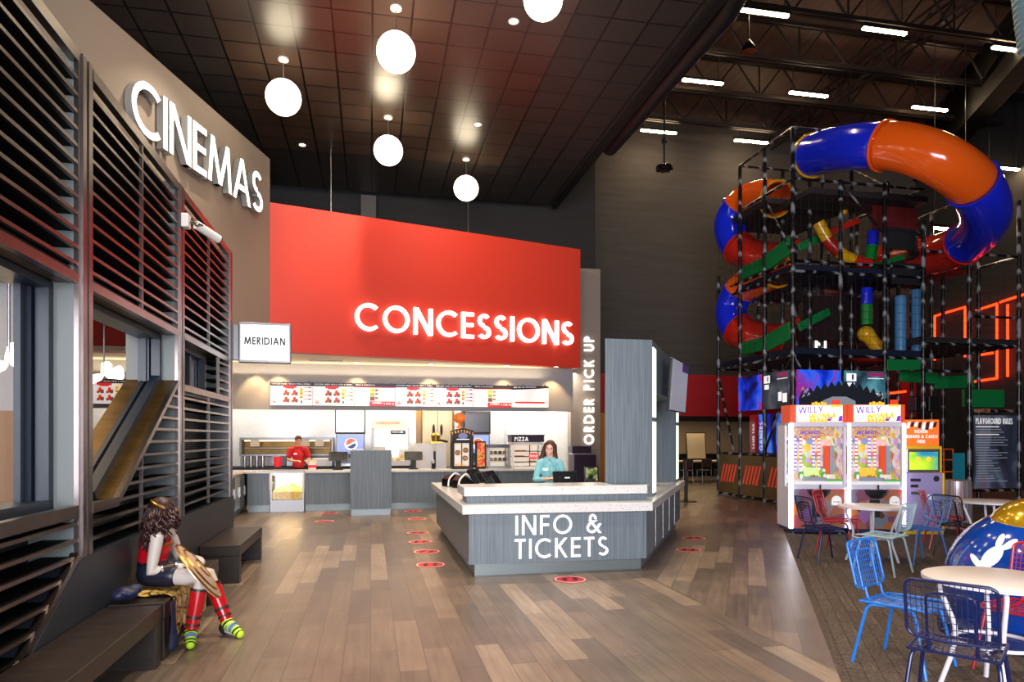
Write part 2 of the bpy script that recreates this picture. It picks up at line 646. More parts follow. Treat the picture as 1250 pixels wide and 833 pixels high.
# ================================================================ room shell
w_edge = lambda Y: 2.22 + 0.343 * (Y - 4.64)           # wood / carpet line
v_seam = lambda Y: 1.60 - 0.2053 * (Y - 8.2)           # plank direction seam
mb = MB(); mb.box(-14, 26, -8, 34, -0.12, 0.0)
struct(mb.build('floor', MT['planks_lobby']))
side = [(v_seam(4.84), 4.84), (w_edge(16.2), 16.2), (w_edge(16.2), 33.9), (v_seam(33.9) + 6, 33.9), (v_seam(8.2), 8.2)]
mb = MB(); mb.prism(side, -0.02, 0.003)
struct(mb.build('floor_side', MT['planks_side']))
car = [(w_edge(-7.9), -7.9), (25.9, -7.9), (25.9, 16.2), (w_edge(16.2), 16.2)]
mb = MB(); mb.prism(car, -0.02, 0.007)
struct(mb.build('floor_carpet', MT['carpet']))

# tile ceiling over the lobby (local x along u, y along v)
ceil_edge = lambda Y: 1.055 + 0.2053 * (19.7 - Y)
O_c = (-0.27, 16.6)
def to_uv(x, y, o):
    dx, dy = x - o[0], y - o[1]
    return (dx * CT + dy * ST, -dx * ST + dy * CT)
pts = [to_uv(-14, -7, O_c), to_uv(ceil_edge(-7), -7, O_c), to_uv(ceil_edge(19.4), 19.4, O_c), to_uv(-14, 16.2, O_c)]
mb = MB(); mb.prism(pts, 8.2, 8.3)
struct(mb.build('ceiling', MT['ceil_dark'], loc=(O_c[0], O_c[1], 0), rz=TH))
mb = MB(); mb.box(-5.49, 0, -23.79, 0, 8.185, 8.205)
struct(mb.build('ceiling_panel', MT['ceil_brown'], loc=(O_c[0], O_c[1], 0), rz=TH))
# bulkhead that closes the side of the tile ceiling towards the open arcade roof
mb = MB()
a, b = to_uv(ceil_edge(-7), -7, O_c), to_uv(ceil_edge(19.4), 19.4, O_c)
mb.box(a[0], a[0] + 0.15, a[1], b[1], 8.1, 12.8)
struct(mb.build('wall_bulkhead', MT['black'], loc=(O_c[0], O_c[1], 0), rz=TH))
mb = MB(); mb.box(-4, 24, -30, 12, 12.8, 12.95)
struct(mb.build('ceiling_deck', MT['deck_roof'], loc=(O_c[0], O_c[1], 0), rz=TH))

# dark wall behind the concession bulkhead, its end pier, the tall arcade wall
U = lambda x0, y0, s: (x0 + s * CT, y0 + s * ST)
mb = MB(); mb.box(-14, 2.5, 0, 0.3, 0, 12.8)
struct(mb.build('wall_back', MT['back_wall'], loc=(0, 19.75, 0), rz=TH))
mb = MB(); mb.box(-0.2, 0.2, -0.35, 0.0, 6, 8.2)
struct(mb.build('wall_pier', mat('pier_grey', '#5c5856', 0.6), loc=(-3.95, 18.95, 0), rz=TH))
mb = MB(); mb.box(-6, 24, 0, 0.3, 2.38, 12.8)
struct(mb.build('wall_arcade', MT['arcade_wall'], loc=(0, 22.6, 0), rz=TH))
mb = MB(); mb.box(-1, 24, -0.04, -0.002, 2.38, 3.81)
struct(mb.build('trim_1', MT['red_dull'], loc=(0, 22.6, 0), rz=TH))
mb = MB(); mb.box(-1, 24, -0.05, 0.34, 2.2, 2.38)
struct(mb.build('trim_2', MT['trim_black'], loc=(0, 22.6, 0), rz=TH))
mb = MB(); mb.box(-1, 24, 0, 0.2, 0, 3.0)
struct(mb.build('wall_party', MT['beige_wall'], loc=(0, 27.6, 0), rz=TH))
mb = MB(); mb.box(-1, 24, -0.05, 0.0, 0.0, 0.95)
struct(mb.build('baseboard_party', MT['trim_black'], loc=(0, 27.55, 0), rz=TH))
mb = MB(); mb.box(-1, 24, 0.3, 4.2, 2.4, 2.5)
struct(mb.build('ceiling_party', MT['beige_wall'], loc=(0, 22.6, 0), rz=TH))
# right wall, parallel to the building axis
mb = MB(); mb.box(0, 0.3, -27, 6, 0, 12.8)
struct(mb.build('wall_right', MT['back_wall'], loc=(15.3, 24.5, 0), rz=TH))
# left outer wall and front (entrance) wall with its glazing behind the camera
mb = MB(); mb.box(-0.3, 0, -3, 26, 0, 8.2)
struct(mb.build('wall_left_outer', MT['taupe'], loc=(-9.0, -4.5, 0), rz=TH))
mb = MB()
mb.box(-14, 26, -0.3, 0, 0, 0.25); mb.box(-14, 26, -0.3, 0, 5.2, 12.8)
mb.box(-14, -5.5, -0.3, 0, 0.25, 5.2); mb.box(6.5, 26, -0.3, 0, 0.25, 5.2)
for x in (-3.2, -0.8, 1.6, 4.0):
    mb.box(x - 0.06, x + 0.06, -0.2, 0, 0.25, 5.2)
struct(mb.build('wall_front', MT['charcoal'], loc=(0, -7.4, 0)))

# ================================================================ CINEMAS bulkhead and red bulkhead
CW = (-0.3518 * 13.9, 13.9)                       # its far end
cdir = Vector((0.107, 1, 0)).normalized()
cang = math.atan2(cdir.y, cdir.x)
mb = MB(); mb.box(-13.5, 0, 0, 0.35, 3.40, 7.27)
struct(mb.build('wall_cinemas', MT['taupe'], loc=(CW[0], CW[1], 0), rz=cang))
rdir = Vector((1.896, 1, 0)).normalized()
rang = math.atan2(rdir.y, rdir.x)
RL = 6.39 / rdir.x * 1.0
RLEN = (Vector((1.737, 17.37, 0)) - Vector((CW[0], CW[1], 0))).length
mb = MB(); mb.box(0, RLEN, 0, 0.3, 3.40, 6.40)
struct(mb.build('wall_concessions', MT['red_wall'], loc=(CW[0], CW[1], 0), rz=rang))
mb = MB(); mb.box(-6, 3.0, 0, 0.3, 3.40, 5.6)
struct(mb.build('wall_concessions_side', MT['red_wall'], loc=(-8.25, 14.0, 0), rz=TH))

# frame of the concession stand: origin at the counter's left front corner
CO = (-5.83, 15.07)
def cw(s, t, z=0):
    return Vector((CO[0] + s * CT - t * ST, CO[1] + s * ST + t * CT, z))
def to_c(x, y):
    return to_uv(x, y, CO)
sof = [to_c(-12.5, 13.05), to_c(-5.5, 14.5), to_c(CW[0] - 0.1, CW[1] + 0.02), to_c(1.72, 17.4), (7.8, 1.2), (7.8, 3.4), (-6.5, 3.4)]
mb = MB(); mb.prism(sof, 3.402, 3.5)
struct(mb.build('ceiling_soffit', MT['soffit'], loc=(CO[0], CO[1], 0), rz=TH))
mb = MB(); mb.box(-6.2, 7.78, 1.09, 1.24, 2.31, 3.40)
struct(mb.build('wall_fascia', MT['grey_wall'], loc=(CO[0], CO[1], 0), rz=TH))
mb = MB(); mb.box(-6.2, 3.86, 2.6, 2.8, 0, 3.4); mb.box(4.9, 7.3, 2.6, 2.8, 0, 3.4)
mb.box(6.25, 8.05, 2.1, 2.6, 0, 3.4)
struct(mb.build('wall_tile', MT['subway'], loc=(CO[0], CO[1], 0), rz=TH))
mb = MB(); mb.box(7.9, 8.73, 1.72, 2.0, 0, 6.17)
struct(mb.build('wall_pickup', MT['taupe'], loc=(CO[0], CO[1], 0), rz=TH))
# lit back room seen through the kitchen doorway, and the orange door behind the pickup wall
mb = MB(); mb.box(3.4, 5.2, 3.35, 3.45, 0, 3.3)
struct(mb.build('wall_kitchen', MT['cream'], loc=(CO[0], CO[1], 0), rz=TH))
mb = MB(); mb.box(9.12, 9.95, 2.9, 3.0, 0.0, 2.35)
struct(mb.build('door_1', MT['wood_orange'], loc=(CO[0], CO[1], 0), rz=TH))

# ================================================================ louvred partition on the left
LA = (-1.937, 0.0)
def slat(mb, y0, y1, z, h=0.022):
    mb.box(-0.03, -0.003, y0, y1, z - 0.002, z + h, 0)
    mb.box(-0.22, -0.03, y0, y1, z + 0.002, z + 0.016, 1)  # blades coloured black to keep the gaps in shade
mat('blade_black', '#060606', 0.7, spec=0.15)
SLM = [MT['bronze'], MT['blade_black']]
root = thing('wall_left', 'slatted bronze metal partition with openings', 'partition', (LA[0], LA[1], 0), TH)
root['kind'] = 'structure'
TOP = 4.22
bays = [(2.44, 4.66), (4.90, 7.06), (7.31, 9.59)]
posts = [(2.2, 2.44), (4.66, 4.90), (7.06, 7.31), (9.59, 9.83)]
for (y0, y1) in posts:
    mb = MB(); mb.box(-0.03, 0.0, y0, y1, 0, TOP)
    g = (y1 - y0)
    mb.box(-0.031, 0.012, y0 + g * 0.18, y0 + g * 0.42, 0, TOP)
    mb.box(-0.031, 0.012, y0 + g * 0.58, y0 + g * 0.82, 0, TOP)
    post = mb.build('post', MT['bronze'], root)
    mb = MB(); mb.box(-0.35 if y0 == 4.66 else -0.48, -0.03, y0, y1, 0, TOP)
    mb.build('jamb', MT['jamb_grey'], post)
def diag(z):
    return 5.38 + (z - 1.18) * 1.66 / 1.03
STEP = 0.112
for bi, (y0, y1) in enumerate(bays):
    ym = (y0 + y1) / 2
    mb = MB()
    z = 2.79
    while z < 4.13:
        slat(mb, y0, y1, z)
        z += STEP
    mb.box(-0.03, -0.002, ym - 0.012, ym + 0.012, 2.74, 4.14)
    mb.build('slats', SLM, root)
    mb = MB(); mb.box(-0.34, -0.30, y0, y1, 2.72, TOP)
    mb.build('backing', MT['black'], root)
    mb = MB(); mb.box(-0.05, 0.004, y0, y1, 2.67, 2.735); mb.box(-0.05, 0.004, y0, y1, 4.14, TOP)
    mb.build('rail', MT['bronze'], root)
    mb = MB(); mb.box(-0.48, -0.05, y0, y1, 2.68, 2.78)
    sf = mb.build('header_soffit', MT['near_black'], root)
    mb = MB(); mb.box(-0.14, -0.06, y0, y1, 2.672, 2.682); mb.box(-0.29, -0.265, y0, y1, 2.66, 2.682); mb.box(-0.36, -0.335, y0, y1, 2.66, 2.682)  # gold strips stand in for warm reflections under the header
    mb.build('soffit_reflection', MT['bronze_gold'], sf)
    if bi == 0:
        zt = 1.12
        mb = MB(); mb.box(-0.05, 0.004, y0, y1, 1.12, 1.20)
        mb.build('rail', MT['bronze'], root)
        mb = MB(); mb.box(-0.48, -0.05, y0, y1, 1.10, 1.18)
        mb.build('sill', MT['near_black'], root)
        mb = MB(); z = 0.06
        while z < 1.08:
            slat(mb, y0, y1, z)
            z += STEP
        mb.build('slats', SLM, root)
        mb = MB(); mb.box(-0.34, -0.30, y0, y1, 0, 1.12)
        mb.build('backing', MT['black'], root)
    elif bi == 1:
        mb = MB(); z = 0.93
        mb.box(-0.05, 0.004, y0, 5.40, 1.12, 1.19)
        mb.build('rail', MT['bronze'], root)
        mb = MB()
        while z < 2.2:
            ys = y0 if z < 1.12 else diag(z) + 0.06
            if ys < y1 - 0.03:
                slat(mb, ys, y1, z)
            z += STEP
        mb.box(-0.03, -0.002, ym - 0.012, ym + 0.012, 0.86, 1.53)
        mb.build('slats', SLM, root)
        mb = MB()
        mb.add([(-0.31, y0, 0.8), (-0.31, y1, 0.8), (-0.31, y1, 2.2), (-0.31, 5.42, 1.15), (-0.31, y0, 1.15)], [(0, 1, 2, 3, 4)])
        mb.build('backing', MT['charcoal'], root)
        a, b = Vector((0, 5.38, 1.18)), Vector((0, 7.06, 1.18 + (7.06 - 5.38) * 1.03 / 1.66))
        dv = (b - a).normalized(); nv = Vector((0, -dv.z, dv.y))
        L = (b - a).length
        Mx = Matrix.Translation(a) @ Matrix((Vector((1, 0, 0)), dv, nv)).transposed().to_4x4()
        mb = MB(); mb.box(-0.04, 0.004, -0.02, L, -0.05, 0.0, 0, Mx)
        mb.build('diagonal_rail', MT['bronze'], root)
        mb = MB(); mb.box(-0.48, -0.04, 0.0, L + 0.06, -0.04, 0.0, 0, Mx)
        sl = mb.build('diagonal_sill', MT['bronze_gold'], root)
        mb = MB(); mb.box(-0.23, -0.15, 0.0, L, 0.0, 0.07, 0, Mx); mb.box(-0.31, -0.27, 0, L, 0.0, 0.05, 0, Mx)
        mb.build('sill_track', MT['frame_blue'], sl)
    else:
        mb = MB(); mb.box(-0.05, 0.004, y0, y1, 2.13, 2.20); mb.box(-0.03, 0.003, 8.95, 8.985, 2.2, 2.67)
        mb.build('rail', MT['bronze'], root)
        mb = MB(); z = 0.93
        while z < 2.12:
            slat(mb, y0, y1, z)
            z += STEP
        z = 2.27
        while z < 2.66:
            slat(mb, 8.985, y1, z)
            z += STEP
        mb.box(-0.03, -0.002, ym - 0.012, ym + 0.012, 0.86, 2.14)
        mb.build('slats', SLM, root)
        mb = MB(); mb.box(-0.34, -0.30, y0, y1, 0.8, 2.15); mb.box(-0.34, -0.3, 8.97, y1, 2.15, 2.7)
        mb.build('backing', MT['charcoal'], root)
        mb = MB(); mb.box(-0.48, -0.05, y0, 8.95, 2.10, 2.17)
        mb.build('sill', MT['jamb_grey'], root)
    # window frame in the middle of the wall thickness
    mb = MB()
    zt, zb = 2.67, (1.18, 2.2, 2.2)[bi]
    ye = (y1, y1, 8.95)[bi]
    mb.box(-0.23, -0.15, ye - 0.07, ye, zb, zt); mb.box(-0.34, -0.24, ye - 0.1, ye, zb, zt); mb.box(-0.30, -0.26, ye - 0.13, ye - 0.1, zb, zt)
    mb.box(-0.34, -0.15, y0, ye, zt - 0.05, zt)
    if bi == 0:
        mb.box(-0.34, -0.15, y0, ye, zb, zb + 0.06); mb.box(-0.30, -0.26, ye - 0.19, ye - 0.15, zb, zt)
    if bi == 2:
        for yy in (7.45, 7.75, 8.05, 8.35):
            mb.box(-0.34, -0.2, yy, yy + 0.08, zb, zt)
    fr = mb.build('window_frame', MT['frame_blue'], root)
    if bi != 1:
        mb = MB(); mb.box(-0.285, -0.275, y0, ye - 0.1, zb, zt - 0.05)
        mb.build('window_pane', MT['glass'], fr)
# solid base panel with its slanted near end
mb = MB()
pan = [(4.06, 0.47), (4.69, 0.845), (9.83, 0.835), (9.83, 0.0), (3.3, 0.0)]
Mx = Matrix(((0, 0, 1, 0), (1, 0, 0, 0), (0, 1, 0, 0), (0, 0, 0, 1)))
mb.prism(pan, -0.3, 0.018, 0, Mx)
mb.build('base_panel', MT['charcoal'], root)
mb = MB()
a, b = Vector((0, 3.3, 0.0)), Vector((0, 4.66, 0.845))
dv = (b - a).normalized(); nv = Vector((0, -dv.z, dv.y))
Mx = Matrix.Translation(a) @ Matrix((Vector((1, 0, 0)), dv, nv)).transposed().to_4x4()
mb.box(-0.04, 0.012, 0, (b - a).length, 0.005, 0.05, 0, Mx)
mb.build('diagonal_rail', MT['bronze'], root)
# cap of the partition and ceiling of the bar behind it
mb = MB(); mb.box(-4.2, -0.34, 2.2, 9.83, TOP, TOP + 0.1)
struct(mb.build('ceiling_bar', MT['charcoal'], loc=(LA[0], LA[1], 0), rz=TH))
mb = MB(); mb.box(-4.25, -4.2, 1.0, 7.2, 0, TOP)
struct(mb.build('wall_bar', MT['grey_wall'], loc=(LA[0], LA[1], 0), rz=TH))

mb = MB(); mb.box(-4.2, -1.9, 8.4, 8.45, 0, TOP)
struct(mb.build('wall_bar_end', MT['grey_wall'], loc=(LA[0], LA[1], 0), rz=TH))
mb = MB(); mb.box(-4.2, -1.92, 8.36, 8.399, 0, 1.95)
struct(mb.build('trim_3', mat('curtain_tan', '#8f6c48', 0.7), loc=(LA[0], LA[1], 0), rz=TH))
# ================================================================ open arcade roof: trusses, duct
for k, Yp in enumerate((13.6, 15.4, 17.3, 19.2, 21.1, 23.0)):
    mb = MB()
    x0 = ceil_edge(Yp) + 0.3
    n = 13
    L = 1.5
    zb, zt = 11.75, 12.72
    for z in (zb, zt):
        mb.box(0, L * n, -0.09, -0.03, z - 0.05, z + 0.05)
        mb.box(0, L * n, 0.03, 0.09, z - 0.05, z + 0.05)
    for i in range(n):
        mb.tube([(i * L, 0, zb), (i * L + L / 2, 0, zt), ((i + 1) * L, 0, zb)], 0.032, 6)
        if i % 2 == 0:
            mb.tube([(i * L, 0, zb), (i * L, 0, zt)], 0.03, 6)
    struct(mb.build('roof_beam', MT['truss'], loc=(x0, Yp, 0), rz=TH))
for (p0, p1) in (((3.2, 24.0), (6.5, 12.5)), ((9.0, 25.0), (11.4, 13.6))):
    mb = MB()
    for d in (-0.14, 0.14):
        for z in (11.9, 12.4):
            mb.tube([(p0[0] + d, p0[1], z), (p1[0] + d, p1[1], z)], 0.04, 6)
    N = 12
    for i in range(N):
        f0, f1 = i / N, (i + 1) / N
        q0 = Vector((p0[0] + (p1[0] - p0[0]) * f0, p0[1] + (p1[1] - p0[1]) * f0, 11.9))
        q1 = Vector((p0[0] + (p1[0] - p0[0]) * f1, p0[1] + (p1[1] - p0[1]) * f1, 12.4))
        mb.tube([q0, q1], 0.03, 6)
    struct(mb.build('roof_beam', MT['truss']))
mb = MB(); mb.box(-0.3, 0.3, -12, 12, 11.2, 12.8)
struct(mb.build('roof_beam', MT['blade_black'], loc=(13.2, 17.5, 0), rz=TH - 0.45))
mb = MB()
mb.box(0, 17, -1.3, 1.3, 11.9, 12.8)
struct(mb.build('roof_beam', MT['blade_black'], loc=(3.2, 13.1, 0), rz=TH))
mb = MB()
mb.tube([P(744, 179, 15.9), P(886, 13, 10.9), P(1031, -245, 8.0)], 0.21, 20)
tag(mb.build('air_duct', MT['black'], smooth=True), 'long black round duct along the edge of the tiled ceiling', 'duct')
# ================================================================ signs
def pair(m1, m2):
    return [MT[m1], MT[m2]]
# CINEMAS: from px 189 to 313 on the bulkhead face
face_c = cdir.cross(Vector((0, 0, 1)))              # out of the wall towards the lobby
def on_plane(px, p0, d):
    """distance along d from p0 where the vertical plane meets the image column px"""
    r = (px - CX) / F
    return (r * p0[1] - p0[0]) / (d.x - r * d.y)
p0 = Vector((CW[0], CW[1], 0))
s0, s1 = on_plane(150, p0, cdir), on_plane(313, p0, cdir)
q0, q1 = p0 + cdir * s0, p0 + cdir * s1
zc = EYE + (HY - 261) * (p0 + cdir * on_plane(308, p0, cdir)).y / F
ht = 0.78
root = thing('wall_sign', 'illuminated white CINEMAS letters on the taupe bulkhead', 'sign', (q0.x, q0.y, zc), cang - PI / 2 + PI / 2)
root.rotation_euler = (0, 0, 0)
M = frame_at(face_c * 0.02, cdir, (0, 0, 1))
sign_letters(root, 'CINEMAS', ht, M, 0.11, pair('letter_lit', 'letter_side'), 0.13, total=(q1 - q0).length)
# CONCESSIONS
face_r = rdir.cross(Vector((0, 0, 1)))
s0, s1 = on_plane(432.5, p0, rdir), on_plane(698, p0, rdir)
q0, q1 = p0 + rdir * s0, p0 + rdir * s1
zc = EYE + (HY - 403.5) * q0.y / F
ht = (EYE + (HY - 369.5) * q0.y / F) - zc
root = thing('wall_sign', 'illuminated white CONCESSIONS letters on the red wall', 'sign', (q0.x, q0.y, zc))
M = frame_at(face_r * 0.02, rdir, (0, 0, 1))
sign_letters(root, 'CONCESSIONS', ht, M, 0.08, pair('letter_lit', 'letter_lit'), 0.135, total=(q1 - q0).length)
# ORDER PICK UP, reading upwards
UV = Vector((CT, ST, 0)); VV = Vector((-ST, CT, 0))
o = cw(8.40, 1.70)
Yk = o.y
zb, zt = EYE + (HY - 543) * Yk / F, EYE + (HY - 411) * Yk / F
root = thing('wall_sign', 'white ORDER PICK UP letters running up the taupe pier', 'sign', (o.x, o.y, zb))
M = frame_at(UV * 0.135, (0, 0, 1), -UV)
sign_letters(root, 'ORDER PICK UP', 0.27, M, 0.04, pair('letter_lit', 'letter_lit'), 0.165, total=zt - zb)

# ---------------------------------------------------------------- menu screens
mat('scr_white', '#f6f3f1', 0.4, emit=0.42, ecol='#fbf6f4')
mat('scr_navy', '#1d1a2b', 0.4, emit=0.05, ecol='#241d33')
mat('scr_red', '#d8242c', 0.4, emit=0.5, ecol='#e02a30')
mat('scr_brown', '#7a4a36', 0.4, emit=0.5)
mat('scr_yellow', '#e8b43a', 0.4, emit=0.6)
mat('scr_green', '#8aa850', 0.4, emit=0.5)
mat('scr_grey', '#c9c5cb', 0.4, emit=0.6)
SCR = [MT[k] for k in ('scr_white', 'scr_navy', 'scr_red', 'scr_brown', 'scr_yellow', 'scr_green', 'scr_grey')]
BW, BH = 0.963, 0.55
def menu_board(kind):
    mb = MB()
    R = lambda x0, x1, z0, z1, mi, d=0.001: mb.box(x0 * BW, x1 * BW, -d - 0.0205, -0.0205, z0 * BH, z1 * BH, mi)
    mb.box(0.004, BW - 0.004, -0.02, -0.012, 0.004, BH - 0.004, 0)
    if kind in 'AB':
        R(0, 1, 0.84, 1, 1)
    if kind == 'A':
        R(0.3, 0.62, 0.76, 0.86, 2, 0.002); R(0.36, 0.56, 0.72, 0.76, 2, 0.002)
        for gx in (0.3, 0.5):
            for gz in (0.2, 0.5):
                R(gx + 0.00, gx + 0.05, gz - 0.07, gz + 0.04, 3, 0.002)
                R(gx + 0.04, gx + 0.1, gz - 0.04, gz + 0.17, 2, 0.0025)
                R(gx + 0.08, gx + 0.15, gz - 0.07, gz + 0.09, 3, 0.003)
                R(gx + 0.02, gx + 0.07, gz + 0.04, gz + 0.11, 4, 0.002)
        for k, z in enumerate((0.64, 0.5, 0.34)):
            R(0.69, 0.77, z, z + 0.11, 4, 0.002); R(0.7, 0.76, z - 0.02, z + 0.03, 3 if k else 5, 0.003)
        R(0.71, 0.75, 0.1, 0.22, 3, 0.002)
        for z in (0.78, 0.6, 0.44, 0.28):
            R(0.79, 0.97, z - 0.012, z + 0.012, 2, 0.002); R(0.9, 0.97, z - 0.025, z + 0.025, 3, 0.0025)
        for z in (0.76, 0.7, 0.64, 0.56, 0.5):
            R(0.03, 0.22, z - 0.008, z + 0.008, 6, 0.002)
        for a in range(10):
            t = a * PI / 5
            R(0.1 + 0.035 * math.cos(t) - 0.008, 0.1 + 0.035 * math.cos(t) + 0.008, 0.15 + 0.08 * math.sin(t) - 0.014, 0.15 + 0.08 * math.sin(t) + 0.014, 2, 0.002)
        R(0.07, 0.13, 0.13, 0.17, 2, 0.002)
    elif kind == 'B':
        R(0, 1, 0.81, 0.84, 2); R(0.37, 1, 0.0, 0.21, 2, 0.002)
        R(0.38, 0.5, 0.62, 0.78, 4, 0.002); R(0.38, 0.5, 0.44, 0.6, 5, 0.002); R(0.38, 0.5, 0.24, 0.42, 3, 0.002)
        for z in (0.66, 0.5, 0.32):
            R(0.51, 0.58, z, z + 0.08, 3, 0.002); R(0.62, 0.95, z + 0.03, z + 0.045, 6, 0.002)
        for z in (0.72, 0.64, 0.5, 0.42, 0.3, 0.2):
            R(0.03, 0.24, z - 0.008, z + 0.008, 6, 0.002)
        text(mb, 'COMBO', 0.05, frame_at((0.43 * BW, -0.0235, 0.055), (1, 0, 0), (0, 0, 1)), 0, 0, 0.22)
        text(mb, '2 FOR 10', 0.05, frame_at((0.72 * BW, -0.0235, 0.04), (1, 0, 0), (0, 0, 1)), 0, 0, 0.2)
    else:
        mb.prism([(0, 0.80 * BH), (BW, 0.89 * BH), (BW, BH), (0, BH)], 0.0205, 0.0215, 1, Matrix(((1, 0, 0, 0), (0, 0, -1, 0), (0, 1, 0, 0), (0, 0, 0, 1))))
        R(0.1, 0.9, 0.19, 0.27, 2, 0.002)
        for z in (0.62, 0.52, 0.42):
            R(0.14, 0.88, z - 0.008, z + 0.008, 6, 0.002)
    if kind == 'A':
        text(mb, 'POPCORN CANDY SNACKS PIZZA & DRINKS', 0.03, frame_at((0.035, -0.0225, 0.9 * BH), (1, 0, 0), (0, 0, 1)), 0, 6, 0.17, 0.2, sx=1.0)
    elif kind == 'B':
        text(mb, 'MEALS & SANDWICHES', 0.03, frame_at((0.035, -0.0225, 0.9 * BH), (1, 0, 0), (0, 0, 1)), 0, 6, 0.17, 0.2, sx=1.0)
    else:
        text(mb, 'JOIN AND FEEL THE REWARDS', 0.036, frame_at((0.05, -0.0225, 0.89 * BH), (1, 0, 0.02), (0, 0, 1)), 0, 6, 0.18, 0.18, sx=0.85)
    return mb
desc = ['first menu screen from the left, beside the MERIDIAN sign', 'second menu screen from the left, showing snack combos', 'third menu screen from the left, with a red corner block', 'middle menu screen of the seven, under CONCESSIONS', 'fifth menu screen from the left, showing snack combos', 'sixth menu screen from the left, with a red corner block', 'last menu screen on the right, with a slanted dark header and one red bar']
protos = {}
def place_board(kind, s, label, z=2.40, t=1.055, grp='menu screens on the fascia'):
    if kind in protos:
        return dup(protos[kind], cw(s, t, z), TH, label)
    root = thing('menu_screen', label, 'menu screen', cw(s, t, z), TH, grp)
    mb = MB(); mb.box(0, BW, -0.012, 0.03, 0, BH); mb.box(BW * 0.9, BW * 0.92, 0.0, 0.03, BH, BH + 0.03); mb.box(BW * 0.3, BW * 0.32, 0, 0.03, BH, BH + 0.02)
    mb.build('frame', MT['monitor'], root)
    menu_board(kind).build('screen', SCR, root)
    protos[kind] = root
    return root
for i, k in enumerate('AABAABC'):
    place_board(k, 0.367 + i * (BW + 0.001), 'white ' + desc[i])
place_board('A', -3.62, 'white menu screen seen through the slanted opening of the louvres, left', grp='menu screens over the bar')
place_board('B', -2.655, 'white menu screen with red corner seen through the slanted opening, right', grp='menu screens over the bar')

# ---------------------------------------------------------------- MERIDIAN blade sign
a, b = P(291, 419, 9.62), P(355, 419, 9.8)
wv = (b - a); wv.z = 0
WS = wv.length; xd = wv.normalized(); zb, zt = EYE + (HY - 443) * 9.7 / F, EYE + (HY - 394) * 9.7 / F
root = thing('hanging_sign', 'white MERIDIAN sign box projecting from the end of the louvres', 'sign', (a.x, a.y, zb), math.atan2(xd.y, xd.x))
HS = zt - zb
mb = MB(); mb.box(0, WS, 0, 0.14, 0, HS)
mb.box(-0.15, 0.0, 0.05, 0.12, 0.03, HS - 0.03)
mb.build('sign_box', MT['steel_dark'], root, bevel=0.008)
mb = MB(); mb.box(0.03, WS - 0.03, -0.012, 0.0, 0.035, HS - 0.035)
mat('sign_face', '#f2f3f4', 0.35, emit=0.55, ecol='#ffffff')
mb.build('sign_face', MT['sign_face'], root)
mb = MB()
text(mb, 'MERIDIAN', 0.105, frame_at((WS / 2, -0.0135, HS * 0.445), (1, 0, 0), (0, 0, 1)), 0, 0, 0.19, 0.12, align='c', sx=0.92)
text(mb, 'BAR & GRILL', 0.02, frame_at((WS / 2, -0.0135, HS * 0.39), (1, 0, 0), (0, 0, 1)), 0, 1, 0.16, 0.5, align='c')
mb.build('lettering', pair('charcoal', 'steel_dark'), root)
mb = MB()
for z in (HS * 0.33, HS * 0.68):
    mb.box(WS * 0.14, WS * 0.86, -0.0135, -0.012, z - 0.0015, z + 0.0015)
for z0, z1 in ((HS * 0.09, HS * 0.28), (HS * 0.72, HS * 0.92)):
    mb.box(WS / 2 - 0.003, WS / 2 + 0.003, -0.0135, -0.012, z0, z1, 1)
N = 40
for i in range(N):
    a0, a1 = 2 * PI * i / N, 2 * PI * (i + 1) / N
    if abs(math.sin(a0)) < 0.55:
        continue
    c0, c1 = Vector((WS / 2 + 0.155 * math.cos(a0), -0.013, HS / 2 + 0.155 * math.sin(a0))), Vector((WS / 2 + 0.155 * math.cos(a1), -0.013, HS / 2 + 0.155 * math.sin(a1)))
    mb.tube([c0, c1], 0.0012, 4)
mat('line_grey', '#b9bcbf', 0.5)
mb.build('emblem', pair('line_grey', 'charcoal'), root)

# ---------------------------------------------------------------- security camera on the louvre post
p = Vector((LA[0], LA[1], 0)) + Vector((CT, ST, 0)) * 0.02 + Vector((-ST, CT, 0)) * 7.14
z = EYE + (HY - 270) * p.y / F
root = thing('security_camera', 'white security camera on an arm fixed to the louvre post', 'camera', (p.x, p.y, z), TH)
mb = MB(); mb.box(0, 0.07, -0.06, 0.06, -0.07, 0.07); mb.build('mount_box', MT['white'], root, bevel=0.01)
mb = MB(); mb.tube([(0.07, 0, 0), (0.13, 0.05, -0.01), (0.16, 0.12, 0.0)], 0.018, 10); mb.ball((0.13, 0.05, -0.01), 0.026, 12); mb.build('arm', MT['steel'], root, smooth=True)
dv = Vector((0.25, 0.35, -0.11)).normalized()
mb = MB(); c0 = Vector((0.11, 0.1, -0.0)); mb.tube([c0, c0 + dv * 0.3], 0.046, 16); mb.build('camera_body', MT['white'], root, smooth=True)
mb = MB(); mb.tube([c0 + dv * 0.29, c0 + dv * 0.315], 0.04, 16); mb.build('lens', MT['black_gloss'], root, smooth=True)

# ================================================================ lamps
def pendant(px, py, Y, r, label):
    zc = EYE + (HY - py) * Y / F
    x = (px - CX) * Y / F
    root = thing('globe_pendant', label, 'pendant lamp', (x, Y, 8.185), 0, 'white globe pendant lamps')
    mb = MB(); mb.lathe([(0, 0), (0.09, 0), (0.085, -0.03), (0.03, -0.05), (0, -0.05)], 20); mb.build('canopy', MT['white'], root, smooth=True)
    d = zc - 8.185
    mb = MB(); mb.tube([(0, 0, -0.03), (0, 0, d + r * 0.9)], 0.012, 8); mb.build('stem', MT['steel'], root, smooth=True)
    mb = MB(); mb.ball((0, 0, d), r, 36); mb.build('globe', MT['lamp_white'], root, smooth=True, auto=False)
pendant(346, 119, 11.88, 0.297, 'white globe pendant lamp closest to the CINEMAS letters')
pendant(483.5, 64, 10.46, 0.292, 'big white globe pendant lamp above the middle of the room, near the top edge')
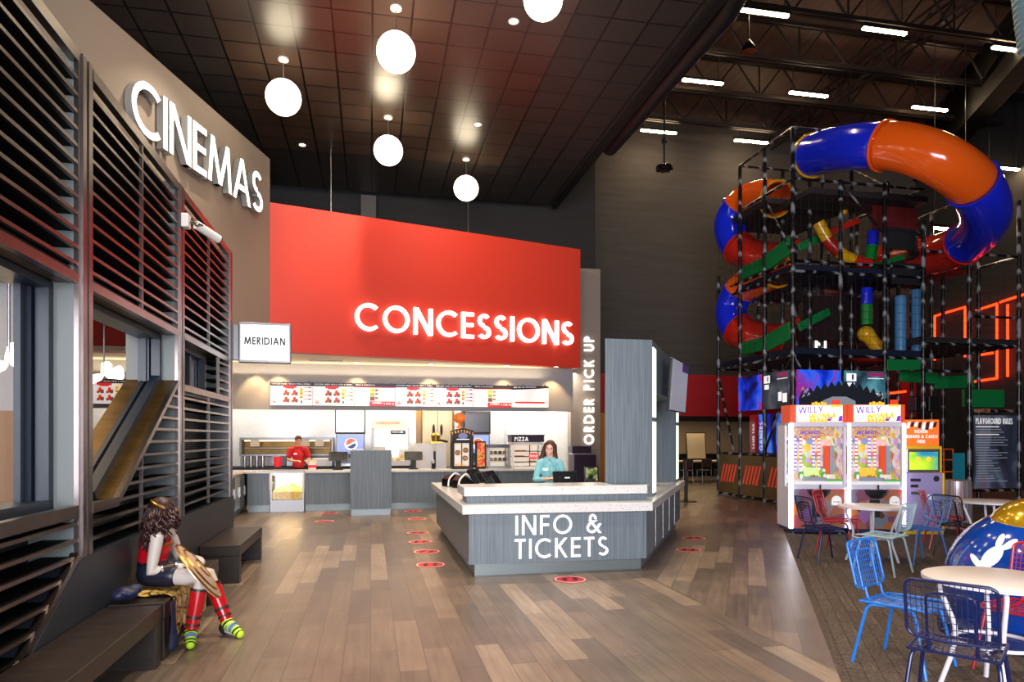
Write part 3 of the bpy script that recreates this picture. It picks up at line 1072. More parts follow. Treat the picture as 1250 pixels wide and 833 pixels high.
pendant(474, 184, 14.03, 0.292, 'white globe pendant lamp right below the big middle one')
pendant(569, 230, 16.15, 0.288, 'smallest white globe pendant lamp, just above the red wall')
pendant(663, -1, 9.2, 0.262, 'white globe pendant lamp cut off by the top edge of the picture')
def can(px, py, label):
    Y = F * (8.185 - EYE) / (HY - py)
    x = (px - CX) * Y / F
    root = thing('recessed_downlight', label, 'downlight', (x, Y, 8.185), 0, 'recessed downlights in the tiled ceiling')
    mb = MB(); mb.lathe([(0.065, -0.004), (0.09, -0.008), (0.09, 0.0), (0.065, 0.0)], 20); mb.build('ring', MT['white'], root, smooth=True)
    mb = MB(); mb.lathe([(0, -0.003), (0.065, -0.003)], 20); mb.build('bulb', MT['can_light'], root)
can(627, 26, 'small recessed downlight left of the cut-off globe lamp')
can(583, 152, 'small recessed downlight above the smallest globe lamp')
can(369, 177, 'small recessed downlight below the globe nearest CINEMAS')
for i, s_ in enumerate((0.55, 2.35, 4.1, 5.95, 7.2)):
    r = thing('recessed_downlight', ('leftmost', 'second', 'middle', 'fourth', 'rightmost')[i] + ' small downlight in the cream soffit above the menu screens', 'downlight', cw(s_, 0.62, 3.402), 0, 'downlights in the concession soffit')
    MB().lathe([(0.05, -0.004), (0.07, -0.008), (0.07, 0.0), (0.05, 0.0)], 18).build('ring', MT['white'], r, True)
    MB().lathe([(0, -0.003), (0.05, -0.003)], 18).build('bulb', MT['can_light'], r)
mb = MB(); mb.box(0, 0.75, 0, 0.14, -0.012, 0.0)
o = mb.build('ceiling_vent', MT['steel_dark'], loc=cw(1.3, 0.25, 3.402), rz=TH); tag(o, 'grey slot vent in the cream soffit under the red wall', 'vent')
for i, (px, Y) in enumerate(((404, 15.6), (571.5, 17.2))):
    x = (px - CX) * Y / F
    o = MB().tube([(0, 0, 6.3), (0, 0, 8.19)], 0.012, 8).build('hanging_rod', MT['steel'], loc=(x, Y, 0))
    tag(o, ('thin rod between tiled ceiling and red wall, left one near CINEMAS', 'thin rod between tiled ceiling and red wall, below the smallest globe lamp')[i], 'rod', 'thin ceiling rods behind the red wall')
def strip(px, py, Z, label):
    Y = F * (Z - EYE) / (HY - py)
    x = (px - CX) * Y / F
    root = thing('strip_light', label, 'strip light', (x, Y, Z), TH, 'fluorescent strip lights under the open roof')
    mb = MB(); mb.box(-0.62, 0.62, -0.06, 0.06, 0.02, 0.09); mb.build('housing', MT['black'], root)
    mb = MB(); mb.box(-0.6, 0.6, -0.045, 0.045, -0.02, 0.02); mb.build('tube', MT['tube_light'], root)
    for sx in (-0.5, 0.5):
        MB().tube([(sx, 0, 0.09), (sx, 0, 12.8 - Z)], 0.01, 6).build('hanger', MT['steel_dark'], root)
for px, py, Z, lb in ((934, 16, 11.6, 'strip light at the top edge above the round black duct'), (1080, 38, 11.6, 'strip light near the top edge above the big orange slide section'),
                      (1236, 61, 11.6, 'strip light at the top right, beside the pale ribbed duct'), (858, 100, 11.6, 'strip light left end of the middle row under the roof'),
                      (987, 115.5, 11.6, 'strip light in the centre of the middle row under the roof'), (1135, 133, 11.6, 'strip light just above the top of the orange slide section'),
                      (804, 161, 11.6, 'strip light glowing on the dark wall beside the hanging rod'), (917, 173, 11.6, 'strip light left of the playground top corner post'),
                      (1224, 205.5, 10.0, 'strip light to the right behind the blue slide bend'), (1160, 280, 7.4, 'low strip light seen through the playground under the slide')):
    strip(px, py, Z, lb)
# hanging rod with disc, bell speaker, ribbed duct
x, Y = (811 - CX) * 16 / F, 16.0
root = thing('hanging_sensor', 'black round device hanging from a long rod near the dark wall', 'ceiling device', (x, Y, 7.85))
mb = MB(); mb.tube([(0, 0, 0.1), (0, 0, 4.9)], 0.025, 8); mb.lathe([(0, 0.66), (0.07, 0.66), (0.07, 0.72), (0, 0.72)], 16); mb.build('rod', MT['trim_black'], root, smooth=True)
mb = MB(); mb.lathe([(0, 0), (0.12, 0), (0.19, 0.05), (0.19, 0.1), (0.05, 0.16), (0, 0.17)], 24)
for k in range(8):
    t = k * PI / 4
    mb.cbox((0.17 * math.cos(t), 0.17 * math.sin(t), 0.04), (0.05, 0.05, 0.05), 0, Matrix.Rotation(t, 3, 'Z'))
mb.build('disc', MT['black_gloss'], root, smooth=True)
Yb = 15.6
root = thing('bell_speaker', 'small black bell-shaped speaker hanging under the roof trusses', 'speaker', ((914 - CX) * Yb / F, Yb, EYE + (HY - 63) * Yb / F))
mb = MB(); mb.lathe([(0, 0), (0.16, 0), (0.15, 0.08), (0.06, 0.22), (0.02, 0.27), (0, 0.27)], 20); mb.build('bell', MT['black_gloss'], root, smooth=True)
mb = MB(); mb.tube([(0, 0, 0.25), (0, 0, 12.8 - (EYE + (HY - 63) * Yb / F))], 0.012, 6); mb.build('cord', MT['trim_black'], root)
mat('pale_blue', '#8fb6c2', 0.4, 0.2)
mb = MB()
prof = []
for k in range(40):
    z = k * 0.1
    prof += [(0.26, z), (0.3, z + 0.03), (0.3, z + 0.06), (0.26, z + 0.09)]
mb.lathe(prof, 24)
o = mb.build('ribbed_vent_duct', MT['pale_blue'], smooth=True, loc=(9.18, 12.0, 8.45))
o.rotation_euler = (0, math.radians(-7), 0)
tag(o, 'pale blue ribbed duct at the top right corner', 'duct')
# lamps inside the bar
for i, (px, py, Y, lb) in enumerate(((11, 443, 6.7, 'white clustered lamp glowing in the bar behind the large window'), (127, 458, 10.2, 'white clustered lamp glowing behind the slanted louvre opening'))):
    c = P(px, py, Y)
    root = thing('cluster_pendant', lb, 'lamp', c, 0.0, 'clustered lamps in the bar')
    for k in range(4):
        d = Vector((math.cos(k * 1.7) , 0.4 * math.sin(k * 2.1), 0.5 * math.sin(k * 1.9 + 0.6))).normalized()
        mb = MB(); mb.tube([d * 0.02, d * 0.06, d * 0.26], [0.02, 0.05, 0.07], 14); mb.build('shade', MT['lamp_white'], root, smooth=True)
    mb = MB(); mb.tube([(0, 0, 0), (0, 0, 4.2 - c.z)], 0.012, 8); mb.build('rod', MT['steel_dark'], root)
# ================================================================ INFO & TICKETS desk
DO = (-0.505, 8.08)
root = thing('info_desk', 'grey wood INFO & TICKETS desk with white stone counters', 'desk', (DO[0], DO[1], 0), TH)
W2 = Vector((0.508, 0.861))
def rl(d, off=0.0):
    """point on the right-hand face, d along it, pushed out by off"""
    return (2.215 + W2.x * d + 0.861 * off, W2.y * d - 0.508 * off)
def poly_ring(off, fo):
    # front, left and right wings (outer edge pushed out by off, front edge by fo)
    k = fo / 0.861
    return ([(-off, -fo), rl(-k, off), rl(0.88, off), (-off, 0.757)],
            [(-off, 0.757), (0.75, 0.757), (0.75, 4.1), (-off, 4.1)],
            [(1.72, 0.757), rl(0.88, off), rl(4.4, off), (rl(4.4)[0] - 0.9, rl(4.4)[1])])
mb = MB()
for pl in poly_ring(0.0, 0.0):
    mb.prism(pl, 0.15, 0.75)
mb.build('body', MT['laminate'], root)
mb = MB()
for pl in poly_ring(-0.08, -0.08):
    mb.prism(pl, 0.0, 0.15)
mb.build('kick_plate', MT['kick'], root)
mb = MB()
fr, le, ri = poly_ring(0.09, 0.085)
mb.prism(fr, 0.75, 0.855); mb.prism(le, 0.75, 0.855); mb.prism(ri, 0.75, 0.855)
mb.build('ledge', MT['stone'], root, bevel=0.006)
mb = MB(); mb.prism([(0.0, 0.2), (2.3, 0.2), (2.45, 0.58), (0.0, 0.58)], 0.855, 0.945)
mb.build('riser', MT['laminate'], root)
mb = MB(); mb.prism([(-0.045, 0.1), (2.27, 0.1), (2.36, 0.25), (1.88, 0.25), (1.88, 0.74), (-0.045, 0.74)], 0.945, 1.05)
mb.build('counter_top', MT['stone'], root, bevel=0.006)
# panel seams on the right wing
mb = MB()
for d in (0.9, 1.75, 2.6, 3.45):
    a, b = rl(d, 0.004), rl(d + 0.04, 0.004)
    c, e = rl(d + 0.04, -0.02), rl(d, -0.02)
    mb.prism([a, b, c, e], 0.16, 0.745)
mb.build('seam_strip', MT['steel'], root)
# portal: two towers and the beam between them
DM = Matrix.Rotation(math.atan2(W2.y, W2.x), 4, 'Z')
def tw(d0, d1, wd=0.66):
    a, b = (2.55 + W2.x * d0, 0.605 + W2.y * d0), (2.55 + W2.x * d1, 0.605 + W2.y * d1)
    return [(a[0] - wd, a[1]), a, b, (b[0] - wd, b[1])]
mb = MB(); mb.prism(tw(0, 0.36), 0.856, 2.95); mb.build('tower', MT['laminate'], root)
mb = MB(); mb.prism(tw(3.2, 3.62), 0.856, 2.95); mb.build('tower', MT['laminate'], root)
mb = MB(); mb.prism(tw(0.36, 3.2, 0.45), 2.28, 2.95); mb.build('beam', MT['laminate'], root)
mb = MB()
for d0, d1 in ((0.04, 0.34), (3.26, 3.58)):
    a, b = tw(d0, d1)[1], tw(d0, d1)[2]
    n = (0.861 * 0.012, -0.508 * 0.012)
    for z0, z1 in ((0.9, 1.86), (1.92, 2.86)):
        mb.prism([a, (a[0] + n[0], a[1] + n[1]), (b[0] + n[0], b[1] + n[1]), b], z0, z1)
mb.build('light_strip', MT['led_strip'], root)
# lettering on the front
def desk_pt(px):
    r = (px - CX) / F
    return (r * DO[1] - DO[0]) / (CT - r * ST)
for s_, pa, pb, zb, h in (('INFO &', 629, 734, 0.482, 0.235), ('TICKETS', 628, 742, 0.2, 0.237)):
    sa, sb = desk_pt(pa), desk_pt(pb)
    M = frame_at((sa, -0.001, zb), (1, 0, 0), (0, 0, 1))
    sign_letters(root, s_, h, M, 0.018, [MT['letter_white']], 0.128, total=sb - sa)

def dw(s, t, z=0):
    return Vector((DO[0] + s * CT - t * ST, DO[1] + s * ST + t * CT, z))
mb = MB(); mb.box(0.9, 1.87, 0.745, 1.2, 0.78, 0.82); mb.box(0.95, 1.8, 0.76, 1.1, 0, 0.78)
wt = mb.build('work_shelf', MT['laminate_dark'], root)

# point-of-sale terminals
def pos(name, label, loc, rz, tilt=0.35, w=0.4, h=0.27, grp=None, stand=0.12, scr=None):
    r = thing(name, label, 'terminal', loc, rz, grp)
    mb = MB(); mb.box(-0.11, 0.11, -0.1, 0.1, 0, 0.03)
    mb.prism([(-0.06, -0.05), (0.06, -0.05), (0.06, 0.05), (-0.06, 0.05)], 0.03, stand + 0.06)
    mb.build('base', MT['steel_dark'] if 'customer' in label else MT['near_black'], r, bevel=0.006)
    R = Matrix.Rotation(tilt, 3, 'X')
    mb = MB(); mb.cbox((0, 0, stand + h / 2), (w, 0.045, h), 0, R)
    mb.cbox((0, 0.035, stand + h / 2), (w * 0.6, 0.04, h * 0.6), 0, R)
    hd = mb.build('display', MT['monitor'], r, bevel=0.01)
    mb = MB(); mb.cbox(Vector((0, 0, stand + h / 2)) + R @ Vector((0, -0.0235, 0)), (w - 0.04, 0.002, h - 0.04), 0, R)
    mb.build('screen', scr or MT['black_gloss'], hd)
    return r
# screens face the staff (rz turns the screen side)
r = pos('pos_terminal', 'black terminal seen from behind in front of the woman in teal', dw(1.45, 0.93, 0.822), TH + PI, 0.22, 0.36, 0.24, None, 0.13)
mb = MB(); mb.cbox((0, 0.062, 0.285), (0.07, 0.004, 0.014), 0, Matrix.Rotation(0.22, 3, 'X')); mb.build('emblem', MT['letter_white'], r)
pos('pos_terminal', 'black tilted monitor on the desk, left of the woman, right one of two', dw(0.52, 1.3, 0.856), TH - PI / 2 - 0.5, 0.6, 0.4, 0.3, 'tilted monitors on the left wing', 0.05)
pos('pos_terminal', 'black tilted monitor on the desk, nearer the card readers', dw(0.40, 1.95, 0.856), TH - PI / 2 - 0.5, 0.6, 0.4, 0.3, 'tilted monitors on the left wing', 0.05)
pos('pos_terminal', 'black monitor standing inside the grey portal of the desk', dw(3.35, 2.6, 0.856), TH + PI / 2 - 0.6, 0.2, 0.4, 0.34, None, 0.2)
# card readers: black sloped boxes with white bands
for i, (s, t, lb) in enumerate(((0.18, 3.1, 'black sloped card reader with white bands, back end of the desk'), (0.3, 2.75, 'black sloped card reader with white bands, nearer the monitors'))):
    r = thing('card_reader', lb, 'card reader', dw(s, t, 0.856), TH + 0.5, 'card readers on the left wing')
    mb = MB(); mb.prism([(-0.16, 0), (0.16, 0), (0.16, 0.08), (-0.05, 0.2), (-0.16, 0.12)], -0.1, 0.1, 0, Matrix(((1, 0, 0, 0), (0, 0, 1, 0), (0, 1, 0, 0), (0, 0, 0, 1))))
    mb.build('body', MT['monitor'], r, bevel=0.01)
    mb = MB()
    mb.tube(smooth_path([(-0.17, -0.105, 0.01), (-0.15, -0.108, 0.13), (-0.04, -0.108, 0.215), (0.06, -0.105, 0.17)], 5), 0.014, 8)
    mb.build('band', MT['white'], r, smooth=True)
r = thing('receipt_printer', 'small white receipt printer with a paper curl beside the monitors', 'printer', dw(0.3, 0.95, 0.856), TH)
mb = MB(); mb.box(-0.07, 0.07, -0.06, 0.08, 0, 0.09); mb.build('body', MT['white'], r, bevel=0.015)
mb = MB()
pp = [(0, 0.0, 0.09), (0.0, -0.01, 0.14), (0, -0.03, 0.18), (0, -0.06, 0.19)]
for a, b in zip(pp, pp[1:]):
    mb.quad((-0.04, a[1], a[2]), (0.04, a[1], a[2]), (0.04, b[1], b[2]), (-0.04, b[1], b[2]))
mb.build('paper', MT['white_gloss'], r)

# TV on the portal
Rw = math.atan2(W2.y, W2.x) + TH
c = dw(2.55 + W2.x * 1.45 + 0.861 * 0.2, 0.605 + W2.y * 1.45 - 0.508 * 0.2, 2.42)
r = thing('wall_tv', 'flat grey television mounted on the right face of the desk portal', 'television', c, Rw - 0.09)
R = Matrix.Rotation(0.07, 3, 'X')
mb = MB(); mb.cbox((0, 0, 0), (1.25, 0.05, 0.78), 0, R); mb.build('casing', MT['monitor'], r, bevel=0.008)
mb = MB(); mb.cbox(R @ Vector((0, -0.027, 0)), (1.21, 0.003, 0.74), 0, R)
mb.add([R @ Vector(q) for q in ((0.1, -0.03, 0.24), (0.605, -0.03, 0.24), (0.605, -0.03, 0.37), (0.1, -0.03, 0.37))], [(0, 1, 2, 3)], 1)
mat('tv_grey', '#9d9da8', 0.3, emit=0.28, ecol='#b0b0bd'); mat('tv_purple', '#3a2350', 0.3, emit=0.2, ecol='#4a2a66')
mb.build('screen', pair('tv_grey', 'tv_purple'), r)
mb = MB(); mb.box(-0.12, 0.12, 0.03, 0.12, -0.15, 0.15); mb.tube([(0, 0.1, 0), (0, 0.17, 0)], 0.04, 10); mb.build('bracket', MT['trim_black'], r)

# ================================================================ floor stickers
mat('sticker_red', '#c8202c', 0.45); mat('sticker_white', '#efe7e2', 0.45); mat('sticker_dark', '#3a1418', 0.5)
def sticker(px, py, label, first=[]):
    p = fl(px, py); p.z = 0.0035
    if first:
        return dup(first[0], p, random.uniform(-0.3, 0.3), label)
    r = thing('floor_sticker', label, 'floor sticker', p, 0.0, 'red round distance stickers on the floor')
    mb = MB(); mb.cyl((0, 0, 0), 0.195, 0.001, 40); mb.build('border', MT['sticker_red'], r)
    mb = MB(); mb.lathe([(0.165, 0.0013), (0.18, 0.0013)], 40); mb.build('ring', MT['sticker_white'], r)
    mb = MB()
    for s in (-1, 1):
        mb.add([(s * 0.06 + 0.035 * math.cos(a) * (1.0 if math.sin(a) > 0 else 0.7), 0.01 * s + 0.1 * math.sin(a), 0.0016) for a in [k * PI / 8 for k in range(16)]], [tuple(range(16))])
    mb.build('footprints', MT['sticker_dark'], r)
    first.append(r)
    return r
for px, py, lb in ((696, 708, 'red floor sticker right in front of the TICKETS lettering'), (847, 657.5, 'far one of two red floor stickers right of the desk'),
                   (840.5, 672, 'near one of two red floor stickers right of the desk'), (525.5, 690, 'nearest red floor sticker of the line left of the desk'),
                   (521, 674, 'second nearest red floor sticker of the line left of the desk'), (513, 662, 'third red floor sticker of the line left of the desk'),
                   (510, 651, 'fourth red floor sticker of the line left of the desk'), (509, 634, 'fifth red floor sticker of the line left of the desk'),
                   (504, 624.6, 'farthest red floor sticker, against the concession counter'), (396, 637, 'nearer red floor sticker left of the grey podium'),
                   (402, 627, 'farther red floor sticker left of the grey podium')):
    sticker(px, py, lb)

# ================================================================ concession counters
def cbx(x0, x1, y0, y1, z0, z1, mi=0, mb=None):
    return (mb or MB()).box(x0, x1, y0, y1, z0, z1, mi)
def counter_unit(s0, s1, label):
    r = thing('counter_cabinet', label, 'counter', cw(s0, 0), TH, 'grey wood counter cabinets of the concession stand')
    L = s1 - s0
    MB().box(0, L, 0.0, 0.68, 0.15, 0.85).build('body', MT['laminate'], r)
    MB().box(0, L, 0.05, 0.62, 0.0, 0.15).build('kick_plate', MT['kick'], r)
    return r
counter_unit(0.03, 0.49, 'narrow grey counter cabinet left of the popcorn warmer')
counter_unit(1.25, 2.7, 'grey counter cabinet between the popcorn warmer and the podium')
counter_unit(2.71, 4.35, 'grey counter cabinet right of the podium')
counter_unit(4.36, 5.6, 'grey counter cabinet behind the left wing of the info desk')
counter_unit(5.61, 7.2, 'dark grey counter cabinet behind the woman in teal')
mb = MB(); mb.box(-0.02, 0.5, -0.04, 0.7, 0.852, 0.9); mb.box(1.24, 7.22, -0.04, 0.7, 0.852, 0.9)
mb.box(0.5, 1.24, 0.54, 0.7, 0.852, 0.9); mb.box(-0.85, -0.02, -1.8, 0.7, 0.852, 0.9)
tag(mb.build('stone_worktop', MT['stone'], loc=(CO[0], CO[1], 0), rz=TH, bevel=0.006), 'pale stone worktop running along the concession stand', 'worktop')
r = thing('counter_return', 'steel-fronted counter return beside the louvres', 'counter', cw(0, 0), TH)
MB().box(-0.8, -0.03, -1.75, 0.64, 0.12, 0.85).build('body', MT['steel_dark'], r)
MB().box(-0.75, -0.08, -1.7, 0.6, 0, 0.12).build('kick_plate', MT['kick'], r)
for k, (a, b, m) in enumerate(((-1.7, -1.2, 'black_gloss'), (-1.15, -0.65, 'steel'), (-0.6, -0.08, 'laminate_dark'))):
    d = MB().box(-0.03, -0.01, a, b, 0.16, 0.82).build('door', MT[m], r)
    MB().box(-0.01, 0.015, b - 0.07, b - 0.05, 0.4, 0.6).build('handle', MT['steel'], d)
r = thing('popcorn_warmer', 'lit glass popcorn warmer cabinet built into the counter', 'warmer', cw(0.51, -0.03), TH)
MB().box(0, 0.72, 0.0, 0.59, 0.0, 0.26).build('base', mat('steel_mid', '#9a9a9c', 0.4, 0.9), r)
mb = MB()
for x in (0, 0.68):
    mb.box(x, x + 0.04, 0, 0.04, 0.26, 0.84); mb.box(x, x + 0.04, 0.52, 0.55, 0.26, 0.84)
mb.box(0, 0.72, 0.0, 0.53, 0.84, 0.895); mb.box(0, 0.72, 0.52, 0.55, 0.26, 0.84); mb.box(0.04, 0.68, 0.0, 0.02, 0.64, 0.66)
mb.build('frame', MT['steel_mid'], r)
mat('popcorn', '#f2dd8a', 0.8)
mat('case_lit', '#f0e6d8', 0.5, emit=0.45, ecol='#ffeed6')  # glow in the material stands for lamplight on the case backs
m = MT['popcorn']
v = coords(m, (40, 40, 40)); n = nd(m, 'ShaderNodeTexVoronoi', Scale=1.0); lk(m, v, n.inputs['Vector'])
lk(m, ramp(m, n.outputs['Distance'], [(0.1, '#fff6cf'), (0.6, '#e3bb4e')]), bsdf(m).inputs['Base Color'])
mb = MB()
G = 22
for i in range(G + 1):
    for j in range(9):
        x, y = 0.045 + 0.63 * i / G, 0.03 + 0.47 * j / 8
        mb.v.append((x, y, 0.42 + 0.14 * math.exp(-((x - 0.36) / 0.28) ** 2) * (j / 8 + 0.25) + random.uniform(-0.018, 0.018)))
for i in range(G):
    for j in range(8):
        mb.f.append([i * 9 + j, (i + 1) * 9 + j, (i + 1) * 9 + j + 1, i * 9 + j + 1]); mb.m.append(0)
mb.quad((0.045, 0.03, 0.27), (0.675, 0.03, 0.27), (0.675, 0.03, 0.44), (0.045, 0.03, 0.44))
tag(mb.build('popcorn', MT['popcorn'], r), kind='stuff')
mat('warm_lamp', '#fff0b8', 0.4, emit=11.0, ecol='#ffdf9a')
MB().box(0.06, 0.66, 0.08, 0.4, 0.81, 0.838).build('lamp', MT['warm_lamp'], r)
MB().box(0.05, 0.67, 0.5, 0.515, 0.27, 0.83).build('lit_back', MT['case_lit'], r)
MB().box(0.04, 0.68, 0.005, 0.01, 0.27, 0.64).build('glass', MT['glass'], r)
r = thing('order_podium', 'tall grey wood podium standing in front of the concession counter', 'podium', cw(0, 0), TH)
pp = to_c(*fl(427.5, 630).xy); pq = to_c(*fl(478, 629.2).xy)
MB().box(pp[0], pq[0], pp[1], pp[1] + 0.45, 0.13, 1.37).build('body', MT['laminate'], r)
MB().box(pp[0] + 0.02, pq[0] - 0.02, pp[1] + 0.02, pp[1] + 0.42, 0, 0.13).build('kick_plate', MT['kick'], r)
MB().box(pp[0] + 0.04, pp[0] + 0.28, pp[1] + 0.1, pp[1] + 0.3, 1.37, 1.40).build('cap', MT['steel_dark'], r)
# back counter
r = thing('back_counter', 'long dark back counter along the tiled kitchen wall', 'counter', cw(0, 0), TH)
mb = MB(); mb.box(-2.5, 6.2, 1.85, 2.08, 0, 0.88); mb.box(-2.5, 3.85, 2.08, 2.58, 0, 0.88); mb.box(4.8, 6.2, 2.08, 2.58, 0, 0.88)
mb.build('body', MT['laminate_dark'], r)
MB().box(-2.5, 3.85, 1.8, 2.58, 0.88, 0.92).build('top', MT['near_black'], r)
MB().box(4.8, 6.2, 1.8, 2.58, 0.88, 0.92).build('top', MT['near_black'], r)

# ---------------------------------------------------------------- registers on the counter
pos('cash_register', 'black cash register on the counter left of the podium', cw(1.95, 0.34, 0.9), TH + PI, 0.45, 0.42, 0.22, 'black cash registers facing the staff', 0.2)
pos('cash_register', 'black cash register on the counter right of the podium', cw(3.66, 0.34, 0.9), TH + PI, 0.45, 0.42, 0.22, 'black cash registers facing the staff', 0.2)
r = thing('salt_shaker', 'small dark shaker standing right of the second register', 'shaker', cw(4.12, 0.3, 0.9), TH)
MB().lathe([(0, 0), (0.04, 0), (0.035, 0.1), (0.045, 0.14)], 14).build('jar', MT['monitor'], r, smooth=True)
MB().lathe([(0.045, 0.14), (0.045, 0.19), (0.02, 0.22), (0, 0.22)], 14).build('lid', MT['steel'], r, smooth=True)

# heated shelf
mat('heat_lamp', '#fff0c8', 0.4, emit=5.0, ecol='#ffd890')
r = thing('heated_shelf', 'long steel heated pass-through shelf on the back counter', 'food warmer', cw(-0.5, 2.1, 0.92), TH)
HS_ = 2.25
mb = MB(); mb.box(0, HS_, 0, 0.45, 0.66, 0.72); mb.box(0, HS_, 0, 0.45, 0.26, 0.31); mb.box(0, 0.05, 0, 0.45, 0.31, 0.66); mb.box(HS_ - 0.05, HS_, 0, 0.45, 0.31, 0.66)
for x in (0.02, HS_ / 2, HS_ - 0.06):
    mb.box(x, x + 0.04, 0.02, 0.06, 0, 0.26); mb.box(x, x + 0.04, 0.4, 0.44, 0, 0.26)
mb.build('frame', MT['steel_dark'], r, bevel=0.004)
MB().box(0.05, HS_ - 0.05, 0.42, 0.44, 0.31, 0.66).build('back_plate', MT['bronze_gold'], r)
MB().box(0.1, HS_ - 0.1, 0.08, 0.14, 0.63, 0.655).build('heat_lamp', MT['heat_lamp'], r)
MB().box(0.08, HS_ - 0.08, 0.03, 0.4, 0.45, 0.465).build('shelf', MT['steel_dark'], r)
for k, x in enumerate((0.25, 1.45, 1.8)):
    tag(MB().box(x, x + 0.22, -0.01, 0.0, 0.5, 0.66).build('note_paper', MT['cream'], loc=cw(-0.5, 2.1, 0.92), rz=TH), ('cream note hanging at the left of the heated shelf', 'cream note hanging at the middle of the heated shelf, right of the man', 'cream note hanging near the right end of the heated shelf')[k], 'note', 'paper notes on the heated shelf')
# jars, tubs and boxes on the counters
def cup(s, t, z, rr, h, m, name, label, grp=None, mi=None):
    o = MB().lathe([(0, 0), (rr * 0.8, 0), (rr, h), (rr * 0.93, h), (rr * 0.75, 0.02)], 18).build(name, MT[m], None, True, loc=cw(s, t, z), rz=TH)
    return tag(o, label, 'cup' if name != 'canister' else 'canister', grp)
for k in range(4):
    cup(-0.35 + 0.14 * k, 1.95, 0.92, 0.05, 0.26, 'steel', 'canister', 'steel canister %s in the row left of the man in red' % ('first', 'second', 'third', 'last')[k], 'steel canisters on the back counter')
cup(0.42, 1.92, 0.92, 0.1, 0.24, 'scr_red', 'popcorn_tub', 'red and white popcorn tub behind the left counter cabinet')
tag(MB().box(0, 0.42, 0, 0.2, 0, 0.28).build('ticket_printer', MT['steel_dark'], loc=cw(0.62, 1.88, 0.92), rz=TH, bevel=0.02), 'grey countertop machine left of the man in red', 'machine')
tag(MB().box(0, 0.45, 0, 0.19, 0, 0.2).build('condiment_station', MT['white'], loc=cw(1.27, 1.88, 0.92), rz=TH, bevel=0.02), 'white condiment station on the back counter right of the man', 'condiment station')

# soda fountains
mat('soda_screen', '#7d8fd0', 0.3, emit=0.55, ecol='#8fa2e0')
def soda(s0, w, m_top, label, bright):
    r = thing('soda_fountain', label, 'drink machine', cw(s0, 1.98, 0.92), TH, 'drink machines')
    MB().box(0.02, w - 0.02, -0.005, 0.55, 0.85, 1.42).build('ice_bin', MT[m_top], r, bevel=0.015)
    MB().box(0, w, 0.0, 0.56, 0.82, 1.43).build('ice_bin_frame', MT['near_black'], r)
    MB().box(0.02, w - 0.02, 0.0, 0.5, 0.28, 0.82).build('body', MT['steel_dark'], r, bevel=0.01)
    MB().box(0, w, -0.05, 0.5, 0, 0.06).build('drip_tray', MT['steel'], r)
    MB().box(0.1, w - 0.1, 0.2, 0.5, 0.06, 0.28).build('back_plate', MT['steel_dark'], r)
    sc = MB().box(0.05, w - 0.05, -0.012, 0.0, 0.32, 0.78).build('screen', MT['soda_screen'], r, bevel=0.01)
    # round emblem: orange-red upper part, white wave, dark blue lower part, white halo
    mb = MB()
    cx_, cz_, rr = w * 0.53, 0.57, 0.125
    ring = lambda k, n=28: 2 * PI * k / n
    mb.add([(cx_ + rr * 1.3 * math.cos(ring(k)), -0.0125, cz_ - 0.02 + rr * 1.25 * math.sin(ring(k))) for k in range(28)], [tuple(range(28))], 0)
    def cap(z0f, z1f, mi, d):
        top, bot = [], []
        for i in range(13):
            f = -1 + 2 * i / 12
            x = f * rr * 0.985
            hgt = math.sqrt(max(rr * rr - x * x, 0))
            lo, hi = z0f(x), z1f(x)
            bot.append((cx_ + x, d, cz_ + max(-hgt, min(hgt, lo)))); top.append((cx_ + x, d, cz_ + max(-hgt, min(hgt, hi))))
        vs = bot + top
        mb.add(vs, [(i, i + 1, 13 + i + 1, 13 + i) for i in range(12)], mi)
    wv = lambda x: 0.25 * x + 0.02 * math.sin(x / rr * 2.6)
    cap(lambda x: wv(x) + 0.012, lambda x: 9, 1, -0.014)
    cap(lambda x: -9, lambda x: wv(x) - 0.04, 2, -0.014)
    mb.build('emblem', [MT['scr_white'], MT['emblem_orange'], MT['emblem_blue']], sc)
    for k in range(5):
        MB().lathe([(0, 0), (0.02, 0), (0.03, 0.08), (0, 0.08)], 10, c=(w * (0.15 + 0.175 * k), 0.06, 0.2)).build('nozzle', MT['near_black'], r)
    return r
mat('emblem_orange', '#e0662a', 0.4, emit=0.4); mat('emblem_blue', '#24408c', 0.4, emit=0.3)
mat('ice_white_glow', '#f3f3ef', 0.3, emit=0.4, ecol='#ffffff')  # ice bin is no lamp; glow added to make its white stand out
mat('soft_lamp', '#fff0c8', 0.4, emit=6.0, ecol='#ffe6b0')
soda(1.80, 0.74, 'ice_white_glow', 'drink machine with white ice bin and blue logo screen by the podium', True)
soda(5.06, 0.72, 'steel_dark', 'drink machine with dark steel ice bin behind the pretzel case', False)
# popcorn popper
r = thing('popcorn_popper', 'large lit popcorn popper with a white header behind the podium', 'popper', cw(2.72, 1.95, 0.92), TH)
mb = MB()
for x in (0, 0.89):
    for y in (0, 0.5):
        mb.box(x, x + 0.05, y, y + 0.05, 0.1, 0.95)
mb.box(0, 0.94, 0, 0.55, 0, 0.12); mb.box(0, 0.94, 0.5, 0.55, 0.1, 0.95)
mb.build('cabinet', MT['white'], r)
mat('popper_lit', '#f3e6cc', 0.4, emit=0.3, ecol='#fff0d4')
hd = MB().box(-0.01, 0.95, -0.02, 0.56, 0.95, 1.2).build('header', MT['popper_lit'], r, bevel=0.01)
mb = MB()
text(mb, 'CONCESSIONS', 0.07, frame_at((0.1, -0.032, 1.06), (1, 0, 0), (0, 0, 1)), 0.004, 0, 0.18, 0.1)
mb.build('lettering', MT['wood_orange'], hd)
pl = MB().box(0.46, 0.84, -0.03, -0.015, 0.8, 0.92).build('plaque', MT['scr_navy'], r)
